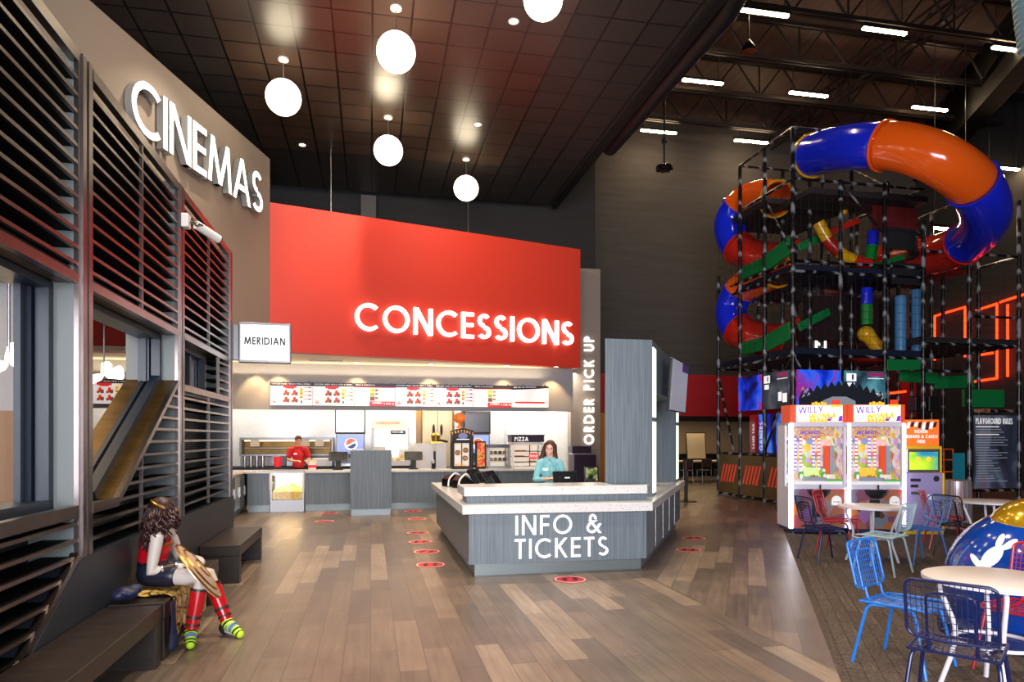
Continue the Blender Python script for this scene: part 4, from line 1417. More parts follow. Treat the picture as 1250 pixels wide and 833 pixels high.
text(MB(), 'POPCORN', 0.045, frame_at((0.5, -0.032, 0.84), (1, 0, 0), (0, 0, 1)), 0, 0, 0.2, 0.14).build('lettering', MT['letter_white'], pl)
MB().box(0.08, 0.86, 0.2, 0.3, 0.9, 0.94).build('lamp', MT['soft_lamp'], r)
MB().lathe([(0, 0), (0.13, 0), (0.15, 0.16), (0.13, 0.18), (0, 0.19)], 20, c=(0.62, 0.28, 0.6)).build('kettle', MT['steel'], r, smooth=True)
mb = MB()
for i in range(60):
    mb.ball((random.uniform(0.07, 0.87), random.uniform(0.07, 0.45), 0.13 + random.uniform(0, 0.14)), random.uniform(0.02, 0.04), 8)
tag(mb.build('popcorn', MT['popcorn'], r), kind='stuff')
MB().box(0.05, 0.89, 0.005, 0.01, 0.12, 0.95).build('glass', MT['glass'], r)
# white partitions and cream cupboards of the kitchen doorway
r = thing('service_screen', 'white low screens standing between the popper and the pretzel case', 'screen', cw(3.75, 1.25, 0), TH)
MB().box(0, 0.46, 0, 0.04, 0, 1.5).build('panel', MT['white'], r)
MB().box(0.52, 0.78, 0, 0.04, 0, 1.5).build('panel', MT['white'], r)
MB().box(0.46, 0.52, -0.0, 0.04, 0, 1.3).build('post', MT['near_black'], r)
for k in range(2):
    r = thing('cupboard', ('tall cream cupboard with a black oval handle, left one', 'tall cream cupboard with a black oval handle, right one')[k], 'cupboard', cw(4.05 + 0.41 * k, 2.75, 0), TH, 'cream cupboards in the kitchen doorway')
    MB().box(0, 0.4, 0.02, 0.5, 0.1, 2.6).build('body', MT['cream'], r)
    d = MB().box(0.005, 0.395, 0, 0.02, 0.1, 2.6).build('door', MT['cream'], r)
    MB().ball((0.3 - 0.2 * k, -0.01, 1.85), (0.035, 0.02, 0.16), 14).build('handle', MT['near_black'], d, True)
    MB().box(0.02, 0.38, 0.05, 0.48, 0, 0.1).build('plinth', MT['near_black'], r)
mb = MB(); mb.box(0, 0.22, 0, 0.3, 0, 0.18); mb.tube([(0.11, -0.05, 0.16), (0.3, -0.1, 0.05)], 0.04, 10)
r = thing('blender_machine', 'brass-coloured countertop machine on the white screens', 'machine', cw(4.12, 1.12, 1.5), TH)
mb = MB(); mb.box(0, 0.3, 0.0, 0.3, 0, 0.04); mb.lathe([(0, 0.04), (0.1, 0.04), (0.12, 0.2), (0.06, 0.26), (0, 0.26)], 16, c=(0.15, 0.15, 0)); mb.build('body', MT['brass'], r, True)
MB().tube([(0.15, 0.1, 0.1), (0.42, -0.05, 0.04)], 0.03, 10).build('handle', MT['near_black'], r)

# pretzel case
def case_frame(w, d, h, m, r, t=0.05):
    mb = MB()
    for x in (0, w - t):
        for y in (0, d - t):
            mb.box(x, x + t, y, y + t, 0, h)
    mb.box(0, w, 0, d, 0, t); mb.box(0, w, 0, d, h - t, h); mb.box(0, w, d - 0.02, d, 0, h)
    return mb.build('frame', MT[m], r)
r = thing('pretzel_case', 'black pretzel warmer with an arched orange header on the counter', 'display case', cw(4.56, 0.2, 0.9), TH)
case_frame(0.5, 0.42, 0.66, 'near_black', r)
hd = MB().prism([(0, 0), (0.5, 0), (0.5, 0.25), (0.25, 0.31), (0, 0.25)], -0.02, 0.4, 0, Matrix(((1, 0, 0, 0), (0, 0, 1, 0), (0, 1, 0, 0.66), (0, 0, 0, 1)))).build('header', MT['near_black'], r)
mat('sign_orange', '#e89a2e', 0.4, emit=0.4)
mat('lilac', '#6d6fa8', 0.4, emit=0.2)
mb = MB()
for i, ch in enumerate('PRETZELS'):
    a = (i - 3.5) * 0.12
    W_, pls = glyph(ch, 0.22)
    Mx = frame_at((0.25 + 0.55 * math.sin(a) - 0.02, -0.022, 0.86 - 0.55 * (1 - math.cos(a))), (math.cos(a), 0, -math.sin(a)), (math.sin(a), 0, math.cos(a)))
    letter_polys(mb, [[(x * 0.06, y * 0.06) for x, y in p] for p in pls], Mx, 0.003, 0)
mb.box(0.1, 0.4, -0.026, -0.02, 0.69, 0.71, 1)
mb.lathe([(0, 0), (0.07, 0)], 18, 2, (0.25, -0.023, 0.78), Matrix(((1.6, 0, 0), (0, 0, 1), (0, 1, 0))))
mb.build('lettering', [MT['sign_orange'], MT['letter_white'], MT['lilac']], hd)
mat('case_lit', '#f0e6d8', 0.5, emit=0.35, ecol='#ffeed6')
MB().box(0.05, 0.45, 0.37, 0.4, 0.06, 0.62).build('lit_back', MT['case_lit'], r)
MB().tube([(0.25, 0.2, 0.05), (0.25, 0.2, 0.62)], 0.012, 8).build('spindle', MT['near_black'], r)
mat('pretzel', '#b8742c', 0.5)
for k, (x, z) in enumerate(((0.15, 0.38), (0.33, 0.25), (0.34, 0.44))):
    mb = MB(); mb.tube([(x + 0.055 * math.cos(t) , 0.18, z + 0.05 * math.sin(t)) for t in [i * PI / 7 for i in range(14)]], 0.014, 8, closed=True)
    mb.tube([(x - 0.03, 0.18, z - 0.04), (x + 0.03, 0.18, z + 0.03)], 0.012, 8); mb.tube([(x + 0.03, 0.18, z - 0.04), (x - 0.03, 0.18, z + 0.03)], 0.012, 8)
    o = mb.build('pretzel', MT['pretzel'], None, True, loc=cw(4.56, 0.2, 0.9), rz=TH)
    tag(o, ('pretzel hanging on the left inside the black case', 'pretzel hanging low on the right inside the black case', 'pretzel hanging high on the right inside the black case')[k], 'pretzel', 'pretzels in the warmer')
text(MB(), 'PRETZELS', 0.05, frame_at((0.06, -0.004, 0.075), (1, 0, 0), (0, 0, 1)), 0.003, 0, 0.2, 0.1).build('lettering', MT['sign_orange'], r)
mat('amber_glass', '#e8873a', 0.15, trans=0.6, emit=0.15)
tag(MB().ball((0.2, 0.25, 1.21), (0.15, 0.1, 0.13), 18).lathe([(0, 0), (0.09, 0), (0.03, 0.06), (0.03, 0.12)], 14, 0, (0.2, 0.25, 0.97)).build('glass_dome', MT['amber_glass'], None, True, loc=cw(4.56, 0.2, 0.9), rz=TH), 'amber glass dome ornament on top of the pretzel warmer', 'ornament')
# candy tower
r = thing('candy_tower', 'narrow red and black candy display standing beside the pretzel warmer', 'display', cw(5.13, 0.25, 0.9), TH)
MB().box(0, 0.24, 0, 0.2, 0, 0.66).build('cabinet', MT['near_black'], r, bevel=0.02)
noise_emit('candy_print', [(0.3, '#b81f1f'), (0.45, '#d9432a'), (0.55, '#e2a53a'), (0.7, '#7f1717')], (9, 9, 9), 0.25)
MB().box(0.03, 0.21, -0.006, 0.0, 0.05, 0.62).build('print', MT['candy_print'], r)
# glass snack display
r = thing('snack_display', 'low glass snack display between the candy tower and the pizza case', 'display case', cw(5.42, 0.18, 0.9), TH)
case_frame(0.5, 0.42, 0.55, 'steel', r, 0.04)
MB().box(0.0, 0.5, -0.015, 0.42, 0.5, 0.58).build('header', MT['steel_dark'], r)
for z in (0.17, 0.33):
    MB().box(0.03, 0.47, 0.05, 0.4, z, z + 0.012).build('shelf', MT['steel'], r)
MB().box(0.04, 0.46, 0.385, 0.395, 0.05, 0.5).build('lit_back', MT['case_lit'], r)
MB().box(0.04, 0.46, 0.005, 0.01, 0.04, 0.5).build('glass', MT['glass'], r)
mat('snack_a', '#8c5a34', 0.6); mat('snack_b', '#c99a4a', 0.6); mat('snack_c', '#6f8c3c', 0.6)
for lv, z in enumerate((0.182, 0.342)):
    for k in range(4):
        o = MB().lathe([(0, 0), (0.04, 0), (0.048, 0.05), (0.03, 0.075), (0, 0.08)], 12).build('snack_tray', MT[('snack_a', 'snack_b', 'snack_c')[(k + lv) % 3]], None, True)
        o.location = Vector(cw(5.42, 0.18, 0.903 + z)) + Vector((CT, ST, 0)) * (0.085 + 0.11 * k) + Vector((-ST, CT, 0)) * 0.15
        tag(o, '%s snack on the %s shelf of the low glass display' % (('leftmost', 'second', 'third', 'rightmost')[k], ('lower', 'upper')[lv]), 'snack', 'snacks in the glass display')
# pizza case
r = thing('pizza_case', 'white lit PIZZA display case with a dark purple header', 'display case', cw(5.98, 0.1, 0.9), TH)
case_frame(0.76, 0.46, 0.62, 'white', r, 0.05)
hd = MB().box(-0.02, 0.78, -0.02, 0.48, 0.63, 0.78).build('header', MT['purple_dark'], r, bevel=0.01)
text(MB(), 'PIZZA', 0.1, frame_at((0.05, -0.022, 0.655), (1, 0, 0), (0, 0, 1)), 0.004, 0, 0.2, 0.14).build('lettering', MT['letter_white'], hd)
MB().box(-0.03, 0.79, -0.03, 0.5, 0.78, 0.81).build('lid', MT['purple_dark'], r)
MB().box(0.05, 0.71, 0.42, 0.43, 0.06, 0.58).build('lit_back', MT['case_lit'], r)
for z in (0.15, 0.28, 0.41):
    mb = MB()
    for k in range(9):
        mb.tube([(0.05 + 0.08 * k, 0.06, z), (0.05 + 0.08 * k, 0.42, z)], 0.004, 6)
    mb.tube([(0.05, 0.06, z), (0.71, 0.06, z)], 0.006, 6); mb.tube([(0.05, 0.41, z), (0.71, 0.41, z)], 0.006, 6)
    mb.build('shelf', MT['near_black'], r)
MB().box(0.42, 0.44, 0.02, 0.04, 0.05, 0.58).build('door_post', MT['near_black'], r)
MB().box(0.05, 0.71, 0.006, 0.01, 0.05, 0.57).build('glass', MT['glass'], r)
lb = MB().prism([(0.13 * math.cos(k * PI / 10), 0.075 * math.sin(k * PI / 10)) for k in range(20)], 0, 0.004, 0, frame_at((0.52, -0.002, 0.3), (1, 0, 0), (0, 0, 1))).build('label', MT['scr_red'], r)
text(MB(), 'FRESH', 0.06, frame_at((0.52, -0.0075, 0.27), (1, 0, 0), (0, 0, 1)), 0, 0, 0.2, 0.1, align='c').build('lettering', MT['letter_white'], lb)
mat('pizza', '#d8a048', 0.6)
for k, (x, z) in enumerate(((0.2, 0.285), (0.25, 0.415), (0.58, 0.155))):
    o = MB().lathe([(0, 0), (0.13, 0), (0.14, 0.015), (0.12, 0.018), (0, 0.012)], 20).build('pizza', MT['pizza'], None, True)
    o.location = Vector(cw(5.98, 0.1, 0.905 + z)) + Vector((CT, ST, 0)) * x + Vector((-ST, CT, 0)) * 0.22
    tag(o, ('round pizza on the middle rack of the PIZZA case', 'round pizza on the top rack of the PIZZA case', 'round pizza on the lowest rack of the PIZZA case')[k], 'pizza', 'pizzas in the display case')

# dark cabinet in front of the pickup pier and the little terminal beside the tower
r = thing('pickup_cabinet', 'dark purple glossy cabinet below the ORDER PICK UP letters', 'cabinet', cw(7.84, 1.2, 0), TH)
MB().box(0, 0.6, 0.0, 0.48, 0.0, 1.2).build('body', MT['purple_dark'], r, bevel=0.01)
MB().box(-0.02, 0.5, 0.1, 0.48, 1.23, 1.42).build('upper_box', MT['purple_dark'], r, bevel=0.01)
MB().box(0, 0.5, 0.12, 0.46, 1.2, 1.23).build('shelf', MT['steel'], r)
q = fl(728, 640)
r = thing('side_counter', 'small stone-topped counter between the pickup cabinet and the desk tower', 'counter', (1.14, 11.33, 0), TH)
MB().box(-0.25, 0.42, -0.25, 0.25, 0, 0.8).build('body', MT['laminate_dark'], r)
MB().box(-0.28, 0.45, -0.28, 0.28, 0.8, 0.86).build('top', MT['stone'], r, bevel=0.005)
noise_emit('game_screen', [(0.35, '#0c100c'), (0.5, '#3e5a2a'), (0.62, '#a8a27c'), (0.7, '#1c2438')], (9, 9, 9), 0.5)
pos('pos_terminal', 'small black customer screen showing a picture, left of the desk tower', (1.3, 11.3, 0.862), TH, -0.1, 0.24, 0.26, None, 0.05, MT['game_screen'])
# ================================================================ arcade machines
noise_emit('toy_scene', [(0.0, '#2f74c8'), (0.14, '#f3efe6'), (0.3, '#e8632c'), (0.42, '#f6f2ec'), (0.55, '#f0c83a'), (0.66, '#5db85a'), (0.78, '#f3eef0'), (0.9, '#c9a2e0')], (11, 11, 11), 0.35, voronoi=True)
noise_emit('toy_panel', [(0.0, '#b06a35'), (0.18, '#6f3f6a'), (0.34, '#d07a38'), (0.5, '#4f7f96'), (0.64, '#c24a48'), (0.8, '#8a6aa8'), (0.92, '#5a3a22')], (5.5, 5.5, 5.5), 0.12, voronoi=True)
noise_emit('toy_frieze', [(0.3, '#8d6a45'), (0.45, '#cdb58c'), (0.55, '#a8583a'), (0.7, '#e6d6b8')], (14, 14, 30), 0.5)
mat('header_glow', '#fffaf0', 0.4, emit=0.85, ecol='#fff6e6')
mat('header_orange', '#dc4a1c', 0.4, emit=0.3)
mat('gold_lit', '#f2b32e', 0.4, emit=0.8); mat('violet_lit', '#6a35b4', 0.4, emit=0.6); mat('red_lit', '#d9301e', 0.4, emit=0.6)
mat('machine_white', '#e4e2f0', 0.3); mat('lavender', '#b6a9d6', 0.35, 0.4)
mat('candy_white', '#fbf7f4', 0.4, emit=0.2); mat('candy_red', '#d92a34', 0.4, emit=0.2); mat('lime', '#4fb04a', 0.4, emit=0.3)
mat('floor_grey', '#8f93a0', 0.4, emit=0.2); mat('screen_a', '#bfe08a', 0.3, emit=0.7); mat('coin', '#d3a348', 0.3, 0.8)
mat('blue_base', '#16285c', 0.4)
AM = P(965, 652.8, 11.67); AM.z = 0
ARZ = math.radians(-4)
def amw(x, y, z=0):
    c, s = math.cos(ARZ), math.sin(ARZ)
    return Vector((AM.x + x * c - y * s, AM.y + x * s + y * c, z))
def arcade(x0, label, scr, lead):
    r = thing('pusher_machine', label, 'arcade machine', amw(x0, 0), ARZ, 'pair of prize pusher machines')
    W, D = 0.935, 0.72
    MB().box(0, W, 0.03, D, 0.1, 0.80).build('base', MT['machine_white'], r)
    MB().box(0.03, W - 0.03, 0.06, D - 0.03, 0.03, 0.1).build('plinth', MT['blue_base'], r)
    for x in (0.08, W - 0.08):
        for y in (0.12, D - 0.1):
            MB().cyl((x, y, 0.0), 0.03, 0.05, 12).build('caster', MT['steel'], r, True)
    MB().box(0.06, W - 0.04, 0.018, 0.03, 0.1, 0.77).build('art_panel', MT['toy_panel'], r)
    mb = MB()
    for x in (0.02, W - 0.06):
        mb.box(x, x + 0.04, 0, 0.05, 0.845, 1.86)
    mb.box(0.02, W - 0.02, 0, 0.05, 0.79, 0.85); mb.box(0.02, W - 0.02, 0, 0.05, 1.83, 1.90)
    mb.box(0.0, 0.03, 0.3, D, 0.8, 1.9); mb.box(W - 0.03, W, 0.05, D, 0.8, 1.9); mb.box(0, W, D - 0.03, D, 0.8, 1.9); mb.box(0, W, 0.05, D, 1.86, 1.9)
    mb.build('frame', MT['machine_white'], r)
    # header
    hd = MB().box(0.0, W, 0.02, D * 0.7, 1.9, 2.2).build('header', MT['header_orange'], r)
    MB().box(0.1, W - 0.08, 0.0, 0.02, 1.91, 2.19).build('light_panel', MT['header_glow'], hd)
    mb = MB()
    Mx = frame_at((0.13, -0.002, 2.05), (1, 0, 0.05), (0, 0, 1))
    text(mb, 'WILLY', 0.11, Mx, 0.004, 0, 0.14, 0.14, sx=1.05)
    text(mb, 'WONKA', 0.1, frame_at((0.3, -0.004, 1.945), (1, 0, 0.05), (0, 0, 1)), 0.004, 1, 0.24, 0.08, sx=0.95)
    mb.build('lettering', pair('violet_lit', 'gold_lit'), hd)
    mb = MB()
    MB().box(0.66, 0.84, -0.004, 0.02, 2.16, 2.2, 1).box(0.69, 0.81, -0.004, 0.02, 2.2, 2.28, 0).build('top_piece', pair('red_lit', 'gold_lit'), hd)
    MB().prism([(0.6, 1.92), (0.66, 1.92), (0.69, 2.0), (0.62, 2.0)], -0.006, 0.0, 2, Matrix(((1, 0, 0, 0), (0, 0, 1, 0), (0, 1, 0, 0), (0, 0, 0, 1)))).build('corner_print', [MT['red_lit'], MT['gold_lit'], MT['violet_lit']], hd)
    mb = MB()
    mb.prism([(0.78, 1.92), (0.85, 1.92), (0.85, 2.02), (0.8, 2.0)], -0.006, 0.0, 2, Matrix(((1, 0, 0, 0), (0, 0, 1, 0), (0, 1, 0, 0), (0, 0, 0, 1))))
    mb.build('corner_print', [MT['red_lit'], MT['gold_lit'], MT['violet_lit']], hd)
    mb = MB()
    for k in range(5):
        mb.lathe([(0, 0), (0.03, 0)], 12, 1, (0.34 + 0.06 * k, -0.007, 1.935), Matrix(((1, 0, 0), (0, 0, 1), (0, 1, 0))))
    mb.build('dot_print', [MT['red_lit'], MT['gold_lit']], hd)
    mb = MB()
    for k in range(5):
        mb.box(0.36 + 0.05 * k, 0.39 + 0.05 * k, -0.002, 0.03, 2.18, 2.235 + 0.015 * (k % 2), 1)
    mb.build('crest_print', [MT['red_lit'], MT['gold_lit'], MT['violet_lit']], hd)
    # inside
    MB().box(0.04, W - 0.04, D - 0.05, D - 0.035, 0.85, 1.83).build('back_art', MT['toy_scene'], r)
    MB().box(W - 0.036, W - 0.031, 0.08, D - 0.05, 0.85, 1.83).build('side_art', MT['toy_scene'], r)
    MB().box(0.031, 0.036, 0.3, D - 0.05, 0.85, 1.83).build('side_art', MT['toy_scene'], r)
    fz = MB().box(0.07, W - 0.15, 0.2, 0.24, 1.66, 1.82).build('frieze', MT['toy_frieze'], r)
    text(MB(), 'JACKPOT', 0.06, frame_at((0.22, 0.198, 1.70), (1, 0, 0), (0, 0, 1)), 0.002, 0, 0.22, 0.12).build('lettering', MT['violet_lit'], fz)
    for k, x in enumerate((0.22, 0.31, 0.53, 0.62)):
        mb = MB()
        N = 27
        for i in range(N):
            z0, z1 = 1.08 + 0.58 * i / N, 1.08 + 0.58 * (i + 1) / N
            mb.tube([(x - 0.0, 0.42, z0), (x, 0.42, z1)], 0.026, 10, 1 if i % 3 == 2 else 0)
        mb.build('candy_column', [MT['candy_white'], MT['candy_red'] if k % 2 else MT['violet_lit']], r, True)
    for x, m in ((0.12, 'scr_brown'), (0.72, 'header_orange'), (0.8, 'floor_grey')):
        MB().box(x, x + 0.07, 0.4, 0.5, 1.0, 1.5).build('side_prop', MT[m], r)
    mb = MB(); mb.box(0.04, W - 0.04, 0.06, D - 0.05, 0.85, 0.9); mb.prism([(0.28, 0.15), (0.66, 0.15), (0.58, 0.5), (0.36, 0.5)], 0.9, 0.96, 1)
    mb.build('play_field', [MT['candy_white'], MT['floor_grey']], r)
    MB().box(0.35, 0.6, 0.36, 0.39, 0.97, 1.12).build('score_screen', MT[scr], r)
    for x in (0.27, 0.66):
        mb = MB(); mb.ball((x, 0.3, 0.99), (0.05, 0.05, 0.07), 12, 0); mb.ball((x, 0.26, 0.97), (0.03, 0.03, 0.05), 10, 1); mb.ball((x, 0.3, 1.075), 0.03, 10, 1)
        mb.build('toy_figure', pair('lime', 'candy_white'), r, True)
    MB().prism([(0.62, 0.08), (0.88, 0.08), (0.88, 0.3), (0.7, 0.2)], 0.9, 0.93).build('prize_chute', MT['lime'], r)
    tag(MB().ball((0.47, 0.25, 0.99), 0.02, 8).ball((0.42, 0.22, 0.98), 0.018, 8).ball((0.52, 0.22, 0.98), 0.018, 8).ball((0.5, 0.29, 0.98), 0.018, 8).build('coins', MT['coin'], r, True), kind='stuff')
    MB().box(0.05, W - 0.05, 0.015, 0.02, 0.85, 1.83).build('glass', MT['glass'], r)
    # front bowl, joystick, ticket slot
    mb = MB(); mb.lathe([(0, -0.16), (0.09, -0.15), (0.17, -0.08), (0.2, 0.0), (0.185, 0.0), (0.1, -0.05), (0, -0.06)], 24, 0, (0.47, 0.0, 0.77), Matrix.Diagonal((1, 0.55, 1)))
    bw = mb.build('tray', MT['near_black'], r, True)
    tag(MB().lathe([(0, 0), (0.15, 0), (0.1, 0.02), (0, 0.03)], 20, 0, (0.47, 0.0, 0.735), Matrix.Diagonal((1, 0.55, 1))).build('tokens', MT['coin'], bw, True), kind='stuff')
    MB().cyl((0.47, -0.06, 0.76), 0.012, 0.09, 10).build('joystick', MT['near_black'], r, True)
    tk = MB().box(0.68, 0.84, 0.0, 0.02, 0.5, 0.58).lathe([(0, 0), (0.08, 0), (0.08, 0.02), (0, 0.02)], 20, 0, (0.76, 0.02, 0.58), Matrix(((1, 0, 0), (0, 0, -1), (0, 1, 0)))).build('ticket_slot', MT['letter_white'], r)
    text(MB(), 'TICKET', 0.03, frame_at((0.76, -0.002, 0.54), (1, 0, 0), (0, 0, 1)), 0, 0, 0.2, 0.14, align='c').build('lettering', MT['blue_base'], tk)
    MB().box(0.36, 0.52, 0.0, 0.02, 0.3, 0.6).build('coin_door', MT['near_black'], r)
    mb = MB(); mb.box(0.0, 0.035, -0.012, 0.02, 0.1, 1.88)
    if lead:
        mb.box(-0.012, 0.0, 0.0, 0.05, 0.1, 1.88)
    mb.build('light_column', MT['neon_white'], r)
    return r
arcade(0.0, 'left prize pusher machine with a glowing white header and green screen', 'screen_a', True)
r2 = arcade(0.945, 'right prize pusher machine, next to the yellow redemption kiosk', 'scr_yellow', False)
MB().box(0.90, 0.935, -0.014, 0.02, 0.1, 1.88).build('light_column', MT['neon_white'], r2)

# redemption kiosk
mat('kiosk_yellow', '#e8b81e', 0.35); mat('kiosk_silver', '#b3a2d6', 0.35, 0.3); mat('kiosk_orange', '#e86a1e', 0.4, emit=0.55)
KO = amw(1.93, 0.1)
r = thing('redemption_kiosk', 'yellow and silver kiosk with an orange REDEEM sign', 'kiosk', KO, ARZ)
MB().box(0.0, 0.6, 0.0, 0.6, 0.08, 1.05).build('body', MT['kiosk_silver'], r, bevel=0.01)
mb = MB(); mb.box(-0.03, 0.64, 0.03, 0.62, 0.0, 0.08); mb.box(0.6, 0.64, 0.0, 0.6, 0.08, 1.05)
mb.prism([(-0.02, 1.05), (0.62, 1.05), (0.62, 1.5), (-0.02, 1.5)], -0.55, -0.05, 0, Matrix(((1, 0, 0, 0), (0, 0, -1, 0), (0, 1, 0, 0), (0, 0, 0, 1))))
mb.build('shell', MT['kiosk_yellow'], r, bevel=0.01)
noise_emit('kiosk_screen', [(0.0, '#103a7a'), (0.35, '#1f7fa0'), (0.5, '#7fb82a'), (0.62, '#b6d02a'), (0.8, '#1f9a5a')], (1.6, 1.6, 3.2), 0.75, detail=1)
bz = MB().box(0.02, 0.56, 0.0, 0.05, 1.06, 1.45).build('bezel', MT['steel'], r, bevel=0.01)
MB().box(0.06, 0.52, -0.006, 0.0, 1.1, 1.4).build('screen', MT['kiosk_screen'], bz)
mb = MB(); mb.ball((0.2, -0.008, 1.28), (0.04, 0.003, 0.04), 14); mb.ball((0.37, -0.008, 1.28), (0.04, 0.003, 0.04), 14)
mb.build('screen_icon', MT['gold_lit'], bz)
sg = MB().box(0.0, 0.6, 0.1, 0.5, 1.5, 1.95).build('sign_box', MT['kiosk_orange'], r, bevel=0.01)
mb = MB()
for i, s_ in enumerate(('REDEEM', 'REWARD & CARDS', 'HERE')):
    text(mb, s_, 0.055, frame_at((0.3, 0.096, 1.72 - 0.085 * i), (1, 0, 0), (0, 0, 1)), 0.003, 0, 0.2, 0.14, align='c', sx=0.85)
mb.build('lettering', MT['letter_white'], sg)
mb = MB()
for k in range(8):
    x = 0.06 + 0.062 * k
    mb.prism([(x, 1.80 + 0.03 * math.sin(k)), (x + 0.05, 1.80 + 0.03 * math.sin(k)), (x + 0.07, 1.92), (x + 0.02, 1.9)], -0.099, -0.096, k % 2, Matrix(((1, 0, 0, 0), (0, 0, -1, 0), (0, 1, 0, 0), (0, 0, 0, 1))))
mb.build('banner', pair('letter_white', 'near_black'), sg)
for z, m, w_ in ((0.9, 'near_black', 0.16), (0.8, 'near_black', 0.12), (0.68, 'steel', 0.16)):
    MB().box(0.08, 0.08 + w_, -0.012, 0.0, z, z + 0.05).build('slot', MT[m], r)
MB().lathe([(0, 0), (0.05, 0)], 18, 0, (0.5, -0.003, 0.95), Matrix(((1, 0, 0), (0, 0, 1), (0, 1, 0)))).build('speaker_grille', MT['near_black'], r)
MB().box(0.36, 0.46, -0.006, 0.0, 0.6, 0.68).build('notice', MT['letter_white'], r)
# striped drum
mat('drum', '#b9b4bc', 0.3, 0.5)
m = MT['drum']
v = coords(m, (1, 1, 1), kind='Object'); g = nd(m, 'ShaderNodeTexGradient', gradient_type='RADIAL'); lk(m, v, g.inputs[0])
wv_ = nd(m, 'ShaderNodeMath', operation='MULTIPLY'); wv_.inputs[1].default_value = 20; lk(m, g.outputs['Fac'], wv_.inputs[0])
fr_ = nd(m, 'ShaderNodeMath', operation='FRACT'); lk(m, wv_.outputs[0], fr_.inputs[0])
lk(m, ramp(m, fr_.outputs[0], [(0.0, '#d8d4d8'), (0.3, '#8a2f34'), (0.42, '#e3e0e2'), (0.6, '#b78a3a'), (0.75, '#d9d6da'), (0.9, '#5a4a7a')]), bsdf(m).inputs['Base Color'])
o = MB().lathe([(0, 0), (0.26, 0), (0.27, 0.02), (0.26, 0.86), (0.24, 0.88), (0, 0.88)], 40).build('striped_drum', MT['drum'], None, True, loc=(8.05, 12.5, 0))
tag(o, 'drum with vertical coloured stripes right of the kiosk', 'drum')

# ---------------------------------------------------------------- party corner behind the desk
r = thing('party_table', 'long pale table in the lit room under the red band', 'table', (7.6, 26.0, 0), TH)
MB().box(-1.6, 1.6, -0.4, 0.4, 0.72, 0.77).build('table_top', MT['cream'], r)
for x in (-1.5, 1.5):
    for y in (-0.32, 0.32):
        MB().tube([(x, y, 0), (x, y, 0.72)], 0.025, 8).build('leg', MT['near_black'], r)
mat('chair_brown', '#4a3a30', 0.5)
r0 = thing('party_chair', 'brown chair at the party table, nearest the desk portal', 'chair', (6.3, 25.0, 0), 0.2 + PI, 'brown chairs at the party table')
MB().box(-0.21, 0.21, -0.2, 0.22, 0.43, 0.46).build('seat', MT['chair_brown'], r0, bevel=0.01)
MB().box(-0.2, 0.2, 0.2, 0.23, 0.55, 0.86).build('backrest', MT['chair_brown'], r0, bevel=0.01)
for x in (-0.18, 0.18):
    MB().tube([(x, -0.18, 0), (x, -0.17, 0.43)], 0.014, 8).build('leg', MT['steel_dark'], r0)
    MB().tube([(x, 0.25, 0), (x, 0.21, 0.43), (x, 0.22, 0.7)], 0.014, 8).build('leg', MT['steel_dark'], r0)
for i, (x, y) in enumerate(((7.0, 25.1), (7.7, 25.25), (8.4, 25.4))):
    dup(r0, (x, y, 0), 0.2 + PI, 'brown chair at the party table, %s from the desk portal' % ('second', 'third', 'fourth')[i])
r = thing('presentation_board', 'cream board in a black frame standing on the party table', 'board', (6.95, 26.0, 0.77), TH - 0.05)
R = Matrix.Rotation(-0.12, 3, 'X')
MB().cbox((0, 0.0, 0.55), (0.78, 0.03, 1.02), 0, R).build('frame', MT['near_black'], r)
MB().cbox(R @ Vector((0, -0.018, 0)) + Vector((0, 0, 0.55)), (0.72, 0.006, 0.95), 0, R).build('panel', MT['cream'], r)
MB().tube([(-0.3, 0.0, 0.1), (-0.3, 0.25, 0.017), (0.3, 0.25, 0.017), (0.3, 0.0, 0.1)], 0.015, 8).build('stand', MT['near_black'], r)
r = thing('queue_post', 'black queue post on the wood floor behind the desk', 'queue post', (4.45, 17.6, 0), 0)
MB().lathe([(0, 0), (0.28, 0), (0.26, 0.025), (0.05, 0.05), (0, 0.05)], 24).build('base', MT['trim_black'], r, True)
MB().tube([(0, 0, 0.04), (0, 0, 0.95)], 0.045, 14).build('pole', MT['trim_black'], r, True)
MB().lathe([(0, 0.93), (0.06, 0.93), (0.06, 1.02), (0, 1.03)], 16).build('head', MT['trim_black'], r, True)
# ================================================================ soft playground
GO = (6.66, 16.31)
def gw(s, t, z=0):
    return Vector((GO[0] + s * CT - t * ST, GO[1] + s * ST + t * CT, z))
def pad_mat():
    m = mat('padded_post', '#1a1a1a', 0.28)
    v = coords(m, (1, 1, 1))
    n = nd(m, 'ShaderNodeTexNoise', Scale=9.0, Detail=3)
    lk(m, v, n.inputs['Vector'])
    wv = nd(m, 'ShaderNodeTexWave', Scale=1.3, Distortion=7.0, Detail=2.0, bands_direction='DIAGONAL')
    lk(m, v, wv.inputs['Vector'])
    c = ramp(m, wv.outputs['Fac'], [(0.0, '#0d0d0e'), (0.62, '#131315'), (0.8, '#3c3f43'), (1.0, '#8d9094')])  # pale wave bands paint in the glints of the post lacing
    lk(m, c, bsdf(m).inputs['Base Color'])
    bp = nd(m, 'ShaderNodeBump', Strength=0.5, Distance=0.02)
    lk(m, n.outputs['Fac'], bp.inputs['Height']); lk(m, bp.outputs['Normal'], bsdf(m).inputs['Normal'])
pad_mat()
mat('slide_blue', '#1a2ee6', 0.14, coat=0.4); mat('slide_orange', '#fa6418', 0.14, coat=0.4); mat('slide_red', '#c2281c', 0.16, coat=0.3)
mat('slide_yellow', '#e0a818', 0.2); mat('slide_green', '#0f8a38', 0.2); mat('roller_blue', '#4f8fc4', 0.3); mat('deck_grey', '#2a2424', 0.6)
mat('net_dark', '#151314', 0.8)
